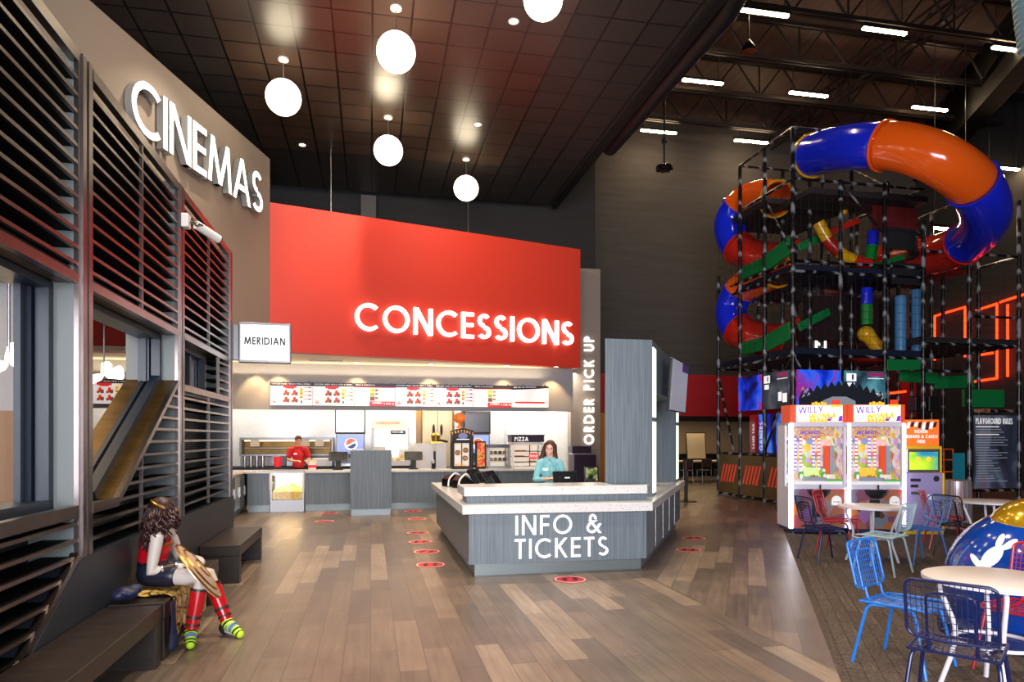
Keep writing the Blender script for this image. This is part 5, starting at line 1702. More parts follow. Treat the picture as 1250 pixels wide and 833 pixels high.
mat('pod_red', '#6e1414', 0.6); mat('pod_dark', '#2a1012', 0.7)
PG = thing('play_structure', 'tall black post playground with decks, ramps, nets and posters', 'playground', (GO[0], GO[1], 0), TH)
SP = [0, 1.276, 2.497, 3.593, 4.94, 6.44]
TP = [0, 1.19, 2.38, 3.57]
H = {0: 9.0, 1: 9.0, 2: 9.0, 3: 8.4, 4: 7.7, 5: 7.7}
for i, s in enumerate(SP):
    for j, t in enumerate(TP):
        h = H[i]
        if i == 0 and j == 3: h = 6.3
        if i in (1, 2) and j == 0: h = 7.85
        if i == 3 and j == 0: h = 7.0
        MB().tube([(s, t, 0), (s, t, h)], 0.05, 10).build('post', MT['padded_post'], PG, True)
def rail(a, b, r=0.036):
    MB().tube([a, b], r, 8).build('rail', MT['padded_post'], PG, True)
LV = [1.2, 2.45, 3.6, 3.86, 5.84, 7.79]
for z in (3.6, 5.6, 5.84, 7.79):
    for j in (0, 3):
        rail((0, TP[j], z), (SP[3], TP[j], z))
for z in (3.98, 6.27):
    rail((SP[3], 0, z), (SP[5], 0, z)); rail((SP[3], TP[2], z), (SP[5], TP[2], z))
for z in (1.2, 3.6, 5.6, 5.84, 7.79):
    rail((0, 0, z), (0, TP[3] if z < 6.2 else TP[2], z))
    rail((SP[3], 0, z), (SP[3], TP[3], z))
rail((0, 0, 9.0), (0, TP[2], 9.0)); rail((0, 0, 9.0), (SP[1], 0, 9.0)); rail((0, TP[2], 9.0), (SP[2], TP[2], 9.0)); rail((SP[2], TP[2], 8.6), (SP[3], TP[2], 8.3))
rail((0, 0, 0.06), (0, TP[3], 0.06)); rail((SP[4], 0, 0.3), (SP[5], 0, 0.3)); rail((SP[4], 0, 2.32), (SP[5], 0, 2.32))
rail((SP[5], 0, 6.27), (SP[5], TP[3], 6.27)); rail((SP[5], 0, 3.98), (SP[5], TP[3], 3.98)); rail((SP[4], 0, 6.27), (SP[4], TP[3], 6.27))
rail((SP[4], 0, 7.66), (SP[4], TP[2], 7.66)); rail((SP[4], 0, 3.3), (SP[3], 0, 3.3)); rail((SP[4], 0, 4.7), (SP[5], 0, 4.7))
# slanted braces
for a, b in (((0.0, 0.0, 3.6), (0.3, 0, 3.15)), ((0, 0, 3.6), (0, 0.5, 3.1)), ((0, TP[3], 3.4), (0, TP[2] + 0.35, 1.3)), ((0, TP[1], 1.3), (0, 0.1, 3.0)), ((SP[1], 0, 7.8), (SP[2], 0, 6.6)), ((SP[2], 0, 7.8), (SP[2], 1.1, 8.6)), ((0, 0, 6.0), (0, 1.19, 7.7))):
    rail(a, b, 0.03)
# decks
def deck(s0, s1, t0, t1, z, m='deck_blue'):
    MB().box(s0, s1, t0, t1, z, z + 0.16).build('deck', MT[m], PG, bevel=0.02)
deck(0.06, SP[3], 0.06, TP[3], 3.64); deck(0.06, SP[3], 0.06, TP[3], 5.62); deck(0.06, SP[2], TP[1], TP[3], 7.6, 'deck_grey')
deck(0.5, SP[3] + 0.2, 0.06, TP[1], 7.5, 'deck_grey'); deck(SP[3], SP[5], 0.06, TP[3], 4.0, 'deck_grey'); deck(SP[3], SP[5], TP[1], TP[3], 6.2, 'deck_grey')
# curved fronts of the upper right pods
for s0, s1, z in ((SP[2], SP[3] + 0.35, 6.75), (SP[2] + 0.2, SP[3] + 0.5, 5.9)):
    mb = MB()
    pts = []
    for k in range(13):
        a = -PI / 2 + PI / 2 * k / 12
        pts.append((s1 - 0.9 + 0.9 * math.cos(a), 0.9 + 0.9 * math.sin(a), z))
    pts = [(s0, 0.0, z)] + pts
    mb.tube(pts, 0.045, 8); mb.tube([(p[0], p[1], z - 0.45) for p in pts], 0.045, 8)
    for p, q in zip(pts, pts[1:]):
        mb.quad((p[0], p[1], z - 0.42), (q[0], q[1], z - 0.42), (q[0], q[1], z), (p[0], p[1], z))
    mb.build('pod_rim', MT['net_dark'], PG, True)
MB().box(SP[2] + 0.1, SP[3] + 0.3, 0.5, 0.56, 6.9, 7.5).build('panel', MT['pod_red'], PG)
MB().box(SP[2] - 0.8, SP[4] - 0.2, 2.0, 2.06, 4.3, 5.5).build('panel', MT['pod_dark'], PG)
# green ramps on the left face and along the right front
def ramp_box(a, b, wd, h, m, name='ramp'):
    a, b = Vector(a), Vector(b)
    d = (b - a); L = d.length; d.normalize()
    sd = Vector((wd[0], wd[1], 0)).normalized()
    up = d.cross(sd)
    if up.z < 0: up = -up
    Mx = Matrix.Translation(a) @ Matrix((d, sd, up)).transposed().to_4x4()
    MB().box(0, L, -0.04, 0.04, 0, h, 0, Mx).build(name, MT[m], PG, bevel=0.02)
for z0 in (3.82, 5.86):
    ramp_box((0.05, TP[2], z0 + 0.05), (0.05, TP[1] + 0.1, z0 + 0.05), (1, 0), 0.34, 'green_ramp')
    ramp_box((0.02, TP[1] - 0.1, z0), (0.02, 0.08, z0 + 0.18), (1, 0), 0.42, 'green_ramp')
    ramp_box((0.1, 1.4, z0 + 0.3), (1.2, 1.4, z0 + 0.75), (0, 1), 0.22, 'slide_red')
    ramp_box((1.0, 1.2, z0 + 0.55), (1.9, 1.2, z0 + 1.0), (0, 1), 0.22, 'green_ramp')
ramp_box((1.6, 1.0, 6.75), (2.6, 1.0, 7.2), (0, 1), 0.16, 'slide_red')
ramp_box((SP[2] + 0.3, 0.7, 5.95), (SP[3] + 0.1, 0.7, 6.25), (0, 1), 0.14, 'green_ramp')
ramp_box((2.58, 0.05, 3.28), (3.54, 0.05, 3.32), (0, 1), 0.28, 'green_ramp')
ramp_box((SP[4] + 0.1, 0.3, 2.42), (SP[5] - 0.15, 0.3, 2.42), (0, 1), 0.46, 'green_ramp')
ramp_box((SP[4] + 0.1, 1.2, 2.95), (SP[5] - 0.15, 1.2, 3.0), (0, 1), 0.34, 'green_ramp')
ramp_box((SP[3] + 0.1, 0.9, 3.1), (SP[4] - 0.1, 0.9, 3.05), (0, 1), 0.3, 'green_ramp')
# nets
def net(a, b, z0, z1, step=0.2):
    a, b = Vector(a), Vector(b)
    mb = MB(); L = (b - a).length; n = int(L / step)
    for k in range(n + 1):
        p = a + (b - a) * k / n
        mb.tube([(p.x, p.y, z0), (p.x, p.y, z1)], 0.004, 4, cap=False)
    for k in range(int((z1 - z0) / step) + 1):
        mb.tube([(a.x, a.y, z0 + k * step), (b.x, b.y, z0 + k * step)], 0.004, 4, cap=False)
    mb.build('net', MT['net_dark'], PG)
for j in range(3):
    net((0, TP[j]), (0, TP[j + 1]), 3.9, 5.6); net((0, TP[j]), (0, TP[j + 1]), 5.9, 7.75)
for i in range(3):
    net((SP[i], 0), (SP[i + 1], 0), 3.9, 5.6); net((SP[i], 0), (SP[i + 1], 0), 5.9, 7.45); net((SP[i], TP[3]), (SP[i + 1], TP[3]), 3.9, 7.6)
net((SP[3], 0), (SP[4], 0), 3.7, 6.2); net((SP[4], 0), (SP[5], 0), 4.1, 6.2)
# mirror-gold panels with red slashes, posters and screens along the left face
mat('gold_panel', '#7a5a26', 0.35, 0.6); mat('slash_red', '#e8482c', 0.45, emit=0.12)
for j in range(3):
    t0, t1 = TP[j] + 0.06, TP[j + 1] - 0.06
    p = MB().box(-0.02, 0.02, t0, t1, 0.1, 1.16).build('guard_panel', MT['gold_panel'], PG)
    mb = MB()
    for k in range(5):
        a = t0 + 0.18 + k * 0.16
        mb.add([(-0.023, a + 0.17, 0.4), (-0.023, a + 0.08, 0.4), (-0.023, a - 0.12, 0.9), (-0.023, a - 0.03, 0.9)], [(0, 1, 2, 3)])
    mb.build('slash_marks', MT['slash_red'], p)
noise_emit('galaxy', [(0.3, '#0a0618'), (0.42, '#1030c8'), (0.5, '#2a62f0'), (0.58, '#8a2a9a'), (0.66, '#c22a3a'), (0.78, '#d9c24a')], (1.3, 1.3, 1.3), 0.5, detail=4)
noise_emit('poster_blue', [(0.35, '#07061a'), (0.5, '#1a22c8'), (0.6, '#2a86e8'), (0.7, '#7a1ac8')], (2.2, 2.2, 1.1), 0.55, detail=2)
noise_emit('poster_grey', [(0.35, '#2b3038'), (0.55, '#4c5661'), (0.7, '#6a747d')], (2, 2, 2), 0.25)
noise_emit('poster_teal', [(0.35, '#2b3a4a'), (0.5, '#3c6e7c'), (0.65, '#5fa6b4')], (2, 2, 2), 0.3)
mat('magenta', '#a82a6a', 0.4, emit=0.3)
def poster(s0, t0, s1, t1, z0, z1, m):
    a, b = Vector((s0, t0, 0)), Vector((s1, t1, 0))
    d = (b - a).normalized(); n = Vector((d.y, -d.x, 0))
    Mx = Matrix.Translation(a) @ Matrix((d, Vector((0, 0, 1)), n)).transposed().to_4x4()
    L = (b - a).length
    return MB().box(0.05, L - 0.05, z0, z1, 0.05, 0.08, 0, Mx).build('poster_panel', MT[m], PG), Mx, L
Z0, Z1 = 2.35, 3.25
poster(0, TP[2], 0, TP[1], Z0, Z1, 'galaxy')
def comic(pn, Mx, L):
    for (x0, x1, z0, z1, mi) in ((0.08, 0.3, 0.72, 0.93, 0), (0.1, 0.26, 0.55, 0.68, 0), (0.2, 0.24, 0.76, 0.9, 1), (0.56, 0.92, 0.86, 0.95, 2), (0.56, 0.92, 0.79, 0.81, 0), (0.6, 0.72, 0.2, 0.44, 0), (0.75, 0.9, 0.16, 0.4, 0)):
        MB().box(x0 * L, x1 * L, Z0 + (Z1 - Z0) * z0, Z0 + (Z1 - Z0) * z1, 0.081 + 0.001 * mi, 0.084 + 0.001 * mi, 0, Mx).build('print', [MT['sign_face'], MT['blue_base'], MT['magenta']][mi], pn)
p, Mx, L = poster(0, TP[1], 0, 0, Z0, Z1, 'poster_grey'); comic(p, Mx, L)
poster(0, 0, SP[1], 0, Z0, Z1, 'galaxy')
p, Mx, L = poster(SP[1], 0, SP[2], 0, Z0, Z1, 'poster_teal'); comic(p, Mx, L)
mb = MB()
dk = []
random.seed(3)
for k in range(25):
    x = 0.1 + 2.3 * k / 24
    dk.append((x, 2.62 + 0.28 * math.sin(PI * k / 24) + (0.1 if k % 2 else -0.04)))
mb.prism([(0.1, 2.3), (2.4, 2.3)] + dk[::-1], 0.086, 0.10, 0, Matrix(((1, 0, 0, 0), (0, 0, -1, 0), (0, 1, 0, 0), (0, 0, 0, 1))))
mb.prism([(0.72, 2.3), (1.6, 2.3), (1.6, 2.52), (1.35, 2.62), (0.98, 2.62), (0.72, 2.52)], 0.102, 0.11, 1, Matrix(((1, 0, 0, 0), (0, 0, -1, 0), (0, 1, 0, 0), (0, 0, 0, 1))))
for k in range(9):
    x = (0.14, 0.2, 0.26, 0.16, 0.3, 2.0, 2.14, 2.22, 2.3)[k]
    z = (2.75, 2.68, 2.72, 2.58, 2.62, 2.8, 2.7, 2.62, 2.55)[k]
    mb.prism([(x, z), (x + 0.09, z + 0.05), (x + 0.05, z + 0.1)], 0.102, 0.105, 1, Matrix(((1, 0, 0, 0), (0, 0, -1, 0), (0, 1, 0, 0), (0, 0, 0, 1))))
mat('card_grey', '#b4bbc4', 0.5, emit=0.12); mat('burst_dark', '#262b36', 0.6)  # card grey given a faint glow to lighten the printed lines
mb.build('burst_board', pair('burst_dark', 'card_grey'), PG)
# banners below the posters
for (t0, t1, m) in ((TP[2] - 0.05, TP[2] - 0.42, 'slide_red'), (TP[2] - 0.5, TP[2] - 0.75, 'poster_blue'), (TP[2] - 0.78, TP[1] + 0.06, 'poster_blue'), (TP[1] - 0.1, 0.1, 'poster_blue')):
    b_ = MB().box(0.25, 0.28, t1, t0, 1.25, 2.25).build('banner', MT[m], PG)
text(MB(), 'GAMERS', 0.15, frame_at((0.245, TP[2] - 0.7, 1.3), (0, 0, 1), (0, 1, 0)), 0.0, 0, 0.2, 0.12).build('banner_lettering', MT['letter_white'], PG)
text(MB(), 'LASER TAG', 0.1, frame_at((0.245, TP[2] - 0.3, 1.35), (0, 0, 1), (0, 1, 0)), 0.0, 0, 0.2, 0.12).build('banner_lettering', MT['letter_white'], PG)
# white vertical lettering on the wall deep inside
sign_letters(PG, 'RITZ', 0.42, frame_at((5.1, TP[3] + 2.2, 3.6), (0, 0, 1), (-1, 0, 0)), 0.02, [MT['letter_lit']], 0.2, 0.35, name='inner_letter')
MB().box(3.9, 8.0, TP[3] + 2.25, TP[3] + 2.35, 0.0, 6.5).build('inner_wall', MT['near_black'], PG)
# crawl tube chains, rollers
def chain(name, pts, cols, r=0.14, n=6):
    pts = smooth_path(pts, n)
    N = len(pts); k = len(cols)
    prev = None
    for i, c in enumerate(cols):
        a, b = int(i * (N - 1) / k), int((i + 1) * (N - 1) / k)
        mb = MB(); mb.tube(pts[a:b + 1], r, 14)
        mb.build(name, MT[c], PG, True)
def gl(p):
    d = to_uv(p.x, p.y, GO)
    return Vector((d[0], d[1], p.z))
G = lambda px, py, Y: gl(P(px, py, Y))
chain('crawl_tube', [G(999, 272, 17.4), G(1010, 292, 17.4), G(1024, 308, 17.4), G(1042, 318, 17.4), G(1062, 323, 17.4)], ['slide_yellow', 'slide_red', 'slide_yellow', 'slide_red'], 0.15)
chain('crawl_tube', [G(1058, 352, 17.6), G(1058, 372, 17.6), G(1058, 397, 17.6)], ['slide_blue', 'slide_green'], 0.14)
chain('crawl_tube', [G(1058, 407, 17.5), G(1066, 418, 17.4), G(1077, 430, 17.3)], ['slide_yellow'], 0.17)
MB().ball(G(1057, 408, 17.5), 0.21, 16).build('tube_elbow', MT['slide_yellow'], PG, True)
chain('crawl_tube', [G(1066, 282, 17.6), G(1065, 300, 17.6), G(1062, 318, 17.6)], ['slide_blue', 'slide_green'], 0.14)
chain('crawl_tube', [G(1087, 278, 17.8), G(1086, 292, 17.8), G(1085, 306, 17.8)], ['slide_red', 'slide_yellow'], 0.11)
for px, y0, y1 in ((1099, 362, 432), (1119.5, 354, 430)):
    a, b = G(px, y1, 17.6), G(px, y0, 17.6)
    MB().tube([a, b], 0.135, 18).build('roller', MT['roller_blue'], PG, True)
MB().ball(G(1030, 258, 17.8), 0.1, 12).build('play_ball', MT['slide_yellow'], PG, True)
# orange lattice, teal board, rules board
mb = MB()
for k in range(4):
    mb.tube([(SP[3] + 0.15 + 0.27 * k, 0.1, 0.4), (SP[3] + 0.15 + 0.27 * k, 0.1, 1.35)], 0.016, 6)
for z in (0.45, 0.78, 1.08, 1.35):
    mb.tube([(SP[3] + 0.15, 0.1, z), (SP[3] + 0.96, 0.1, z)], 0.016, 6)
mb.build('lattice', MT['slide_orange'], PG)
MB().box(SP[4] - 0.42, SP[4] - 0.08, 0.05, 0.08, 0.1, 1.25).build('board', MT['teal'], PG)
noise_emit('rules_print', [(0.3, '#1c1c26'), (0.5, '#34384a'), (0.62, '#5d6a7c'), (0.75, '#6a4a5c')], (1.6, 1.6, 0.8), 0.25)
rb = MB().box(SP[4] + 0.1, SP[5] - 0.12, -0.06, -0.03, 0.36, 2.2).build('rules_board', MT['rules_print'], PG)
bx = SP[4] + 0.13
mb = MB()
text(mb, 'PLAYGROUND RULES', 0.15, frame_at((bx, -0.0605, 1.98), (1, 0, 0), (0, 0, 1)), 0.002, 0, 0.24, 0.1, sx=0.62)
random.seed(5)
for k in range(22):
    z = 1.9 - k * 0.065
    w_ = random.uniform(0.4, 1.0) if k not in (0, 3) else 0.7
    mb.box(bx, bx + w_, -0.062, -0.0605, z, z + (0.028 if k in (0, 3) else 0.014), 0 if k in (0, 3) else 1)
mb.build('lettering', pair('letter_white', 'card_grey'), rb)
text(MB(), 'RAPTOR', 0.1, frame_at((bx, -0.045, 2.27), (1, 0, 0), (0, 0, 1)), 0.004, 0, 0.2, 0.1).build('board_lettering', MT['scr_brown'], PG)
# grey speakers and a red light under the first deck
for s in (3.85, 4.25):
    MB().cbox((s, 0.5, 2.5), (0.34, 0.3, 0.4)).build('speaker_box', MT['steel_dark'], PG, bevel=0.03)
MB().lathe([(0, 0), (0.11, 0)], 20, 0, (2.75, 0.35, 2.75), Matrix(((1, 0, 0), (0, 0, 1), (0, 1, 0)))).build('beacon', MT['neon_red'], PG)
for a, b in (((2.75, 1.5, 3.05), (3.6, 1.5, 3.05)), ((3.2, 1.5, 2.6), (3.2, 1.5, 3.1)), ((3.2, 1.6, 2.75), (4.5, 1.6, 2.9)), ((2.9, 2.2, 4.4), (2.9, 2.2, 5.4)), ((2.5, 2.2, 5.4), (2.9, 2.2, 5.4))):
    MB().tube([a, b], 0.03, 8).build('neon_bar', MT['neon_red'], PG)

# ---------------------------------------------------------------- tube slides
def slide(name, label, ctrl, cols, r, n=10):
    pts = [gl(p) for p in smooth_path(ctrl, n)]
    N = len(pts); cuts = [0]
    tot = sum(c[1] for c in cols); acc = 0
    for c, wt in cols:
        acc += wt; cuts.append(int(round(acc / tot * (N - 1))))
    first = None
    for i, (c, wt) in enumerate(cols):
        seg = pts[cuts[i]:cuts[i + 1] + 1]
        mb = MB(); mb.tube(seg, r, 36, cap=False)
        o = mb.build(name if first is None else 'tube_section', MT[c], PG if first is None else first, True)
        o.modifiers.new('shell', 'SOLIDIFY').thickness = 0.03
        if first is None:
            first = o
            o['label'] = label
        d = (seg[1] - seg[0]).normalized()
        mb = MB()
        pr = [(r + 0.002, -0.025), (r + 0.04, -0.025), (r + 0.04, 0.025), (r + 0.002, 0.025)]
        mb.lathe(pr, 36, 0, seg[0], d.to_track_quat('Z', 'Y').to_matrix())
        mb.build('flange', MT['slide_yellow'] if i == 0 else MT[c], first, True)
    return first
slide('tube_slide', 'big blue and orange tube slide curving over the top of the playground',
      [P(992, 190, 17.0), P(1012, 184, 16.4), P(1050, 179, 15.4), P(1100, 180, 14.6), P(1150, 197, 14.2), P(1190, 228, 14.5), P(1204, 262, 15.4), P(1190, 288, 16.6), P(1158, 306, 17.6), P(1115, 316, 18.6), P(1075, 322, 19.6)],
      [('slide_blue', 3.3), ('slide_orange', 2.9), ('slide_blue', 3.2), ('slide_red', 3.2)], 0.5)
def spiral(zt, label):
    cx, cy, R = 6.15, 19.7, 0.95
    ctrl = []
    for k in range(9):
        a = math.radians(15 + 28 * k)
        ctrl.append(Vector((cx + 0.55 + R * math.cos(a), cy - 0.9 + R * math.sin(a) * 0.8, zt - 0.27 * k)))
    return ctrl
slide('tube_slide', 'upper left tube slide coil, orange above blue, beside the dark wall', [P(948, 243, 17.9), P(930, 240, 18.6), P(905, 249, 19.3), P(891, 272, 19.6), P(897, 298, 19.4), P(918, 312, 18.9), P(950, 318, 18.4)],
      [('slide_orange', 3.0), ('slide_blue', 2.6), ('slide_red', 2.2)], 0.44)
slide('tube_slide', 'lower left tube slide coil, orange above blue, near the red band', [P(948, 330, 17.9), P(930, 340, 18.6), P(906, 352, 19.3), P(893, 375, 19.6), P(897, 398, 19.4), P(918, 411, 18.9), P(950, 417, 18.4)],
      [('slide_orange', 3.0), ('slide_blue', 2.6), ('slide_red', 2.2)], 0.44)

# ---------------------------------------------------------------- neon frames on the right-hand wall
def nw(px, py):
    r = (px - CX) / F
    Y = (15.2 + 0.2053 * 24.5) / (r + 0.2053)
    return P(px, py, Y)
def neon(pts, label):
    p0 = nw(*pts[0])
    root = thing('neon_frame', label, 'neon light', p0, 0, 'red neon frames on the right wall')
    for a, b in zip(pts, pts[1:]):
        MB().tube([nw(*a) - p0, nw(*b) - p0], 0.036, 8).build('neon_tube', MT['neon_red'], root)
neon([(1141, 440), (1141, 386), (1178, 375), (1178, 436)], 'red neon frame left of the tall playground post')
neon([(1190, 466), (1217, 462), (1217, 371), (1192, 379)], 'red neon frame right of the tall playground post')
neon([(1221, 369), (1262, 356), (1262, 450)], 'red neon frame running off the right edge')
neon([(1103, 391), (1113, 388), (1113, 442)], 'short red neon frame seen behind the two blue rollers')
neon([(1194, 434), (1212, 431)], 'short red neon bar between the right neon frames')
neon([(1230, 460), (1230, 372)], 'upright red neon bar right of the neon frame by the tall post')
# ================================================================ benches on the left
def lw(x, y, z=0):
    return Vector((LA[0] + x * CT - y * ST, LA[1] + x * ST + y * CT, z))
for (y0, y1, x1, lb) in ((3.05, 5.02, 0.41, 'dark brown bench in the bottom left corner'), (5.09, 6.93, 0.41, 'dark brown bench under the seated person, covered by the patterned cape'),
                         (7.83, 9.48, 0.45, 'empty dark brown bench at the far end of the slatted wall')):
    r = thing('bench', lb, 'bench', lw(0, 0), TH, 'dark benches along the slatted wall')
    MB().box(0.025, x1, y0, y1, 0.31, 0.43).build('seat', MT['bench_wood'], r, bevel=0.006)
    MB().box(0.03, x1 - 0.004, y0 + 0.004, y0 + 0.12, 0.0, 0.31).build('leg', MT['bench_wood'], r, bevel=0.004)
    MB().box(0.03, x1 - 0.004, y1 - 0.12, y1 - 0.004, 0.0, 0.31).build('leg', MT['bench_wood'], r, bevel=0.004)
    MB().box(0.03, 0.07, y0 + 0.12, y1 - 0.12, 0.0, 0.31).build('back_board', MT['near_black'], r)

# ================================================================ cafe tables and wire chairs
mat('table_top', '#efe3da', 0.35); mat('table_white', '#dcd8e0', 0.35)
mat('chair_blue', '#1f74cc', 0.35, 0.0, coat=0.3); mat('chair_navy', '#141c48', 0.3, coat=0.3); mat('chair_red', '#b01c2a', 0.32, coat=0.3)
mat('chair_pale', '#b4cdd8', 0.35); mat('chair_mid', '#3a68ac', 0.35); mat('chair_black', '#15141c', 0.3)
def cafe_table(x, y, label, first=[]):
    if first:
        return dup(first[0], (x, y, 0), 0.35, label)
    r = thing('cafe_table', label, 'table', (x, y, 0), 0.35, 'round white cafe tables')
    MB().lathe([(0, 0.715), (0.39, 0.715), (0.412, 0.722), (0.412, 0.738), (0.40, 0.745), (0, 0.745)], 56).build('table_top', pair('table_top', 'table_white'), r, True)
    MB().lathe([(0.404, 0.714), (0.4155, 0.717), (0.4155, 0.74), (0.404, 0.742)], 56).build('rim', MT['table_white'], r, True)
    for k in range(4):
        a = PI / 4 + k * PI / 2
        d = Vector((math.cos(a), math.sin(a), 0))
        pts = bend([d * 0.05 + Vector((0, 0, 0.705)), d * 0.33 + Vector((0, 0, 0.70)), d * 0.215 + Vector((0, 0, 0.40)), d * 0.23 + Vector((0, 0, 0.25)), d * 0.31 + Vector((0, 0, 0.0))], 0.07, 5)
        MB().tube(pts, 0.0155, 12).build('leg', MT['table_white'], r, True)
    MB().tube([(0.235 * math.cos(2 * PI * k / 40), 0.235 * math.sin(2 * PI * k / 40), 0.33) for k in range(40)], 0.0125, 10, closed=True).build('ring', MT['table_white'], r, True)
    first.append(r)
    return r
cafe_table(3.12, 4.44, 'round white cafe table in the front right corner')
cafe_table(4.76, 9.1, 'round white cafe table in front of the prize pusher machines')
cafe_table(6.8, 9.8, 'round white cafe table behind the blue ride, below the rules board')

CHAIR_MESH = {}
def chair_parts():
    W, D, sz = 0.215, 0.21, 0.455
    parts = []
    # seat frame: rounded square, front edge dipping
    fr = bend([(-W, D, sz), (-W, -D + 0.02, sz + 0.01), (-W + 0.02, -D - 0.02, sz - 0.01), (W - 0.02, -D - 0.02, sz - 0.01), (W, -D + 0.02, sz + 0.01), (W, D, sz)], 0.06, 5)
    mb = MB(); mb.tube(fr, 0.0095, 10); mb.tube([(-W, D, sz), (W, D, sz)], 0.0085, 8)
    n = 15
    def zz(x, y):
        return sz - 0.022 * (1 - (x / W) ** 2) * (1 - (y / D) ** 2 * 0.6) + (0.005 if y < 0 else 0)
    for k in range(1, n):
        x = -W + 2 * W * k / n
        mb.tube([(x, -D - 0.015 + (0.02 if abs(x) > W * 0.85 else 0), zz(x, -D) - 0.004), (x, -D * 0.4, zz(x, -D * 0.4)), (x, D * 0.4, zz(x, D * 0.4)), (x, D, sz)], 0.0024, 5, cap=False)
    for k in range(1, 9):
        y = -D + 2 * D * k / 9
        mb.tube([(-W, y, sz + 0.003), (-W * 0.4, y, zz(W * 0.4, y)), (W * 0.4, y, zz(W * 0.4, y)), (W, y, sz + 0.003)], 0.0024, 5, cap=False)
    parts.append(('seat', mb))
    # backrest: leaning rounded rectangle with wire grid
    def bp(x, h):
        return Vector((x, D + 0.02 + 0.085 * (h - 0.0) / 0.36 + 0.02 * (1 - (x / W) ** 2), 0.53 + h))
    b = bend([bp(-W, 0.04), bp(-W, 0.31), bp(-W + 0.03, 0.335), bp(0, 0.34), bp(W - 0.03, 0.335), bp(W, 0.31), bp(W, 0.04), bp(W - 0.03, 0.01), bp(0, 0.0), bp(-W + 0.03, 0.01), bp(-W, 0.04)], 0.03, 4)
    mb = MB(); mb.tube(b, 0.0095, 10)
    for k in range(1, 16):
        x = -W + 2 * W * k / 16
        mb.tube([bp(x, 0.008), bp(x, 0.17), bp(x, 0.335)], 0.0024, 5, cap=False)
    for k in range(1, 9):
        h = 0.335 * k / 9
        mb.tube([bp(-W, h), bp(-W / 2, h), bp(0, h), bp(W / 2, h), bp(W, h)], 0.0024, 5, cap=False)
    parts.append(('backrest', mb))
    ins = bp(-0.115, 0.25)
    mb = MB(); mb.tube(bend([bp(-0.115, 0.01) - Vector((0, 0.012, 0.02)), bp(-0.115, 0.27) - Vector((0, 0.012, 0)), bp(0.115, 0.27) - Vector((0, 0.012, 0)), bp(0.115, 0.01) - Vector((0, 0.012, 0.02))], 0.05, 5), 0.0085, 10)
    parts.append(('inner_loop', mb))
    for s in (-1, 1):
        mb = MB(); mb.tube(bend([(s * 0.115, D + 0.01, 0.54), (s * 0.115, D - 0.01, sz - 0.005), (s * 0.115, D - 0.12, sz - 0.02), (s * 0.13, 0.0, sz - 0.022)], 0.04, 4), 0.0105, 10)
        parts.append(('back_support', mb))
        mb = MB(); mb.tube(bend([(s * 0.15, 0.05, sz - 0.02), (s * (W - 0.01), D - 0.05, sz - 0.015), (s * (W + 0.035), D + 0.04, 0.0)], 0.05, 5), 0.0125, 10)
        parts.append(('leg', mb))
        mb = MB(); mb.tube(bend([(s * 0.15, -0.05, sz - 0.02), (s * (W - 0.015), -D + 0.05, sz - 0.022), (s * (W + 0.03), -D - 0.04, 0.0)], 0.05, 5), 0.0125, 10)
        parts.append(('leg', mb))
    return parts
def wire_chair(x, y, f, m, label, grp='wire cafe chairs'):
    rz = math.atan2(f[1], f[0]) + PI / 2
    r = thing('wire_chair', label, 'chair', (x, y, 0), rz, grp)
    if not CHAIR_MESH:
        CHAIR_MESH['parts'] = chair_parts()
    key = ('m', m)
    if key not in CHAIR_MESH:
        CHAIR_MESH[key] = [mb.build(nm, MT[m], r, True) for nm, mb in CHAIR_MESH['parts']]
    else:
        for o in CHAIR_MESH[key]:
            c = o.copy(); COL.objects.link(c); c.parent = r
    return r
wire_chair(2.84, 4.99, (0.6, -0.8), 'chair_blue', 'bright blue wire chair standing alone at the left of the front table')
wire_chair(2.55, 3.93, (0.65, 0.76), 'chair_navy', 'navy wire chair seen from behind at the bottom right')
wire_chair(3.62, 4.82, (-0.8, -0.5), 'chair_red', 'red wire chair at the right edge beside the front table and blue ride')
wire_chair(4.14, 9.1, (1.0, 0.1), 'chair_navy', 'dark navy wire chair left of the table by the pusher machines')
wire_chair(4.72, 9.92, (0.75, -0.66), 'chair_red', 'red wire chair behind the table by the pusher machines')
wire_chair(4.52, 8.40, (-0.62, 0.78), 'chair_pale', 'pale blue wire chair in front of the table by the pusher machines')
wire_chair(5.36, 9.08, (-1.0, -0.1), 'chair_mid', 'blue wire chair right of the table by the pusher machines')
wire_chair(6.45, 10.25, (0.9, -0.35), 'chair_red', 'red wire chair by the striped drum at the table below the rules board')
wire_chair(6.14, 9.36, (0.95, 0.3), 'chair_black', 'black wire chair in front of the striped drum')

# ================================================================ blue ride with rabbit emblem
mat('ride_blue', '#0f3f9a', 0.12, coat=0.6); mat('ride_gold', '#c79a1c', 0.15, 0.5, coat=0.5); mat('emblem_white', '#f6f6f6', 0.35, emit=0.1)
RC, RR = Vector((4.27, 5.62, 0.43)), 0.64
r = thing('kiddie_ride', 'round glossy blue children\'s ride with a white rabbit and golden cap', 'ride', (RC.x, RC.y, 0))
prof = [(0, 0.03), (0.50, 0.03)]
for k in range(3, 37):
    a = -PI / 2 + PI * k / 36
    z = RC.z + RR * math.sin(a)
    if z > 0.06:
        prof.append((RR * math.cos(a), z))
MB().lathe(prof, 56).build('body', MT['ride_blue'], r, True)
MB().lathe([(0, 0), (0.6, 0), (0.68, 0.03), (0.68, 0.12), (0.62, 0.16), (0, 0.16)], 48).build('base', MT['blue_base'], r, True)
MB().ball((-0.02, -0.05, 0.86), (0.35, 0.35, 0.30), 40).build('cap', MT['ride_gold'], r, True)
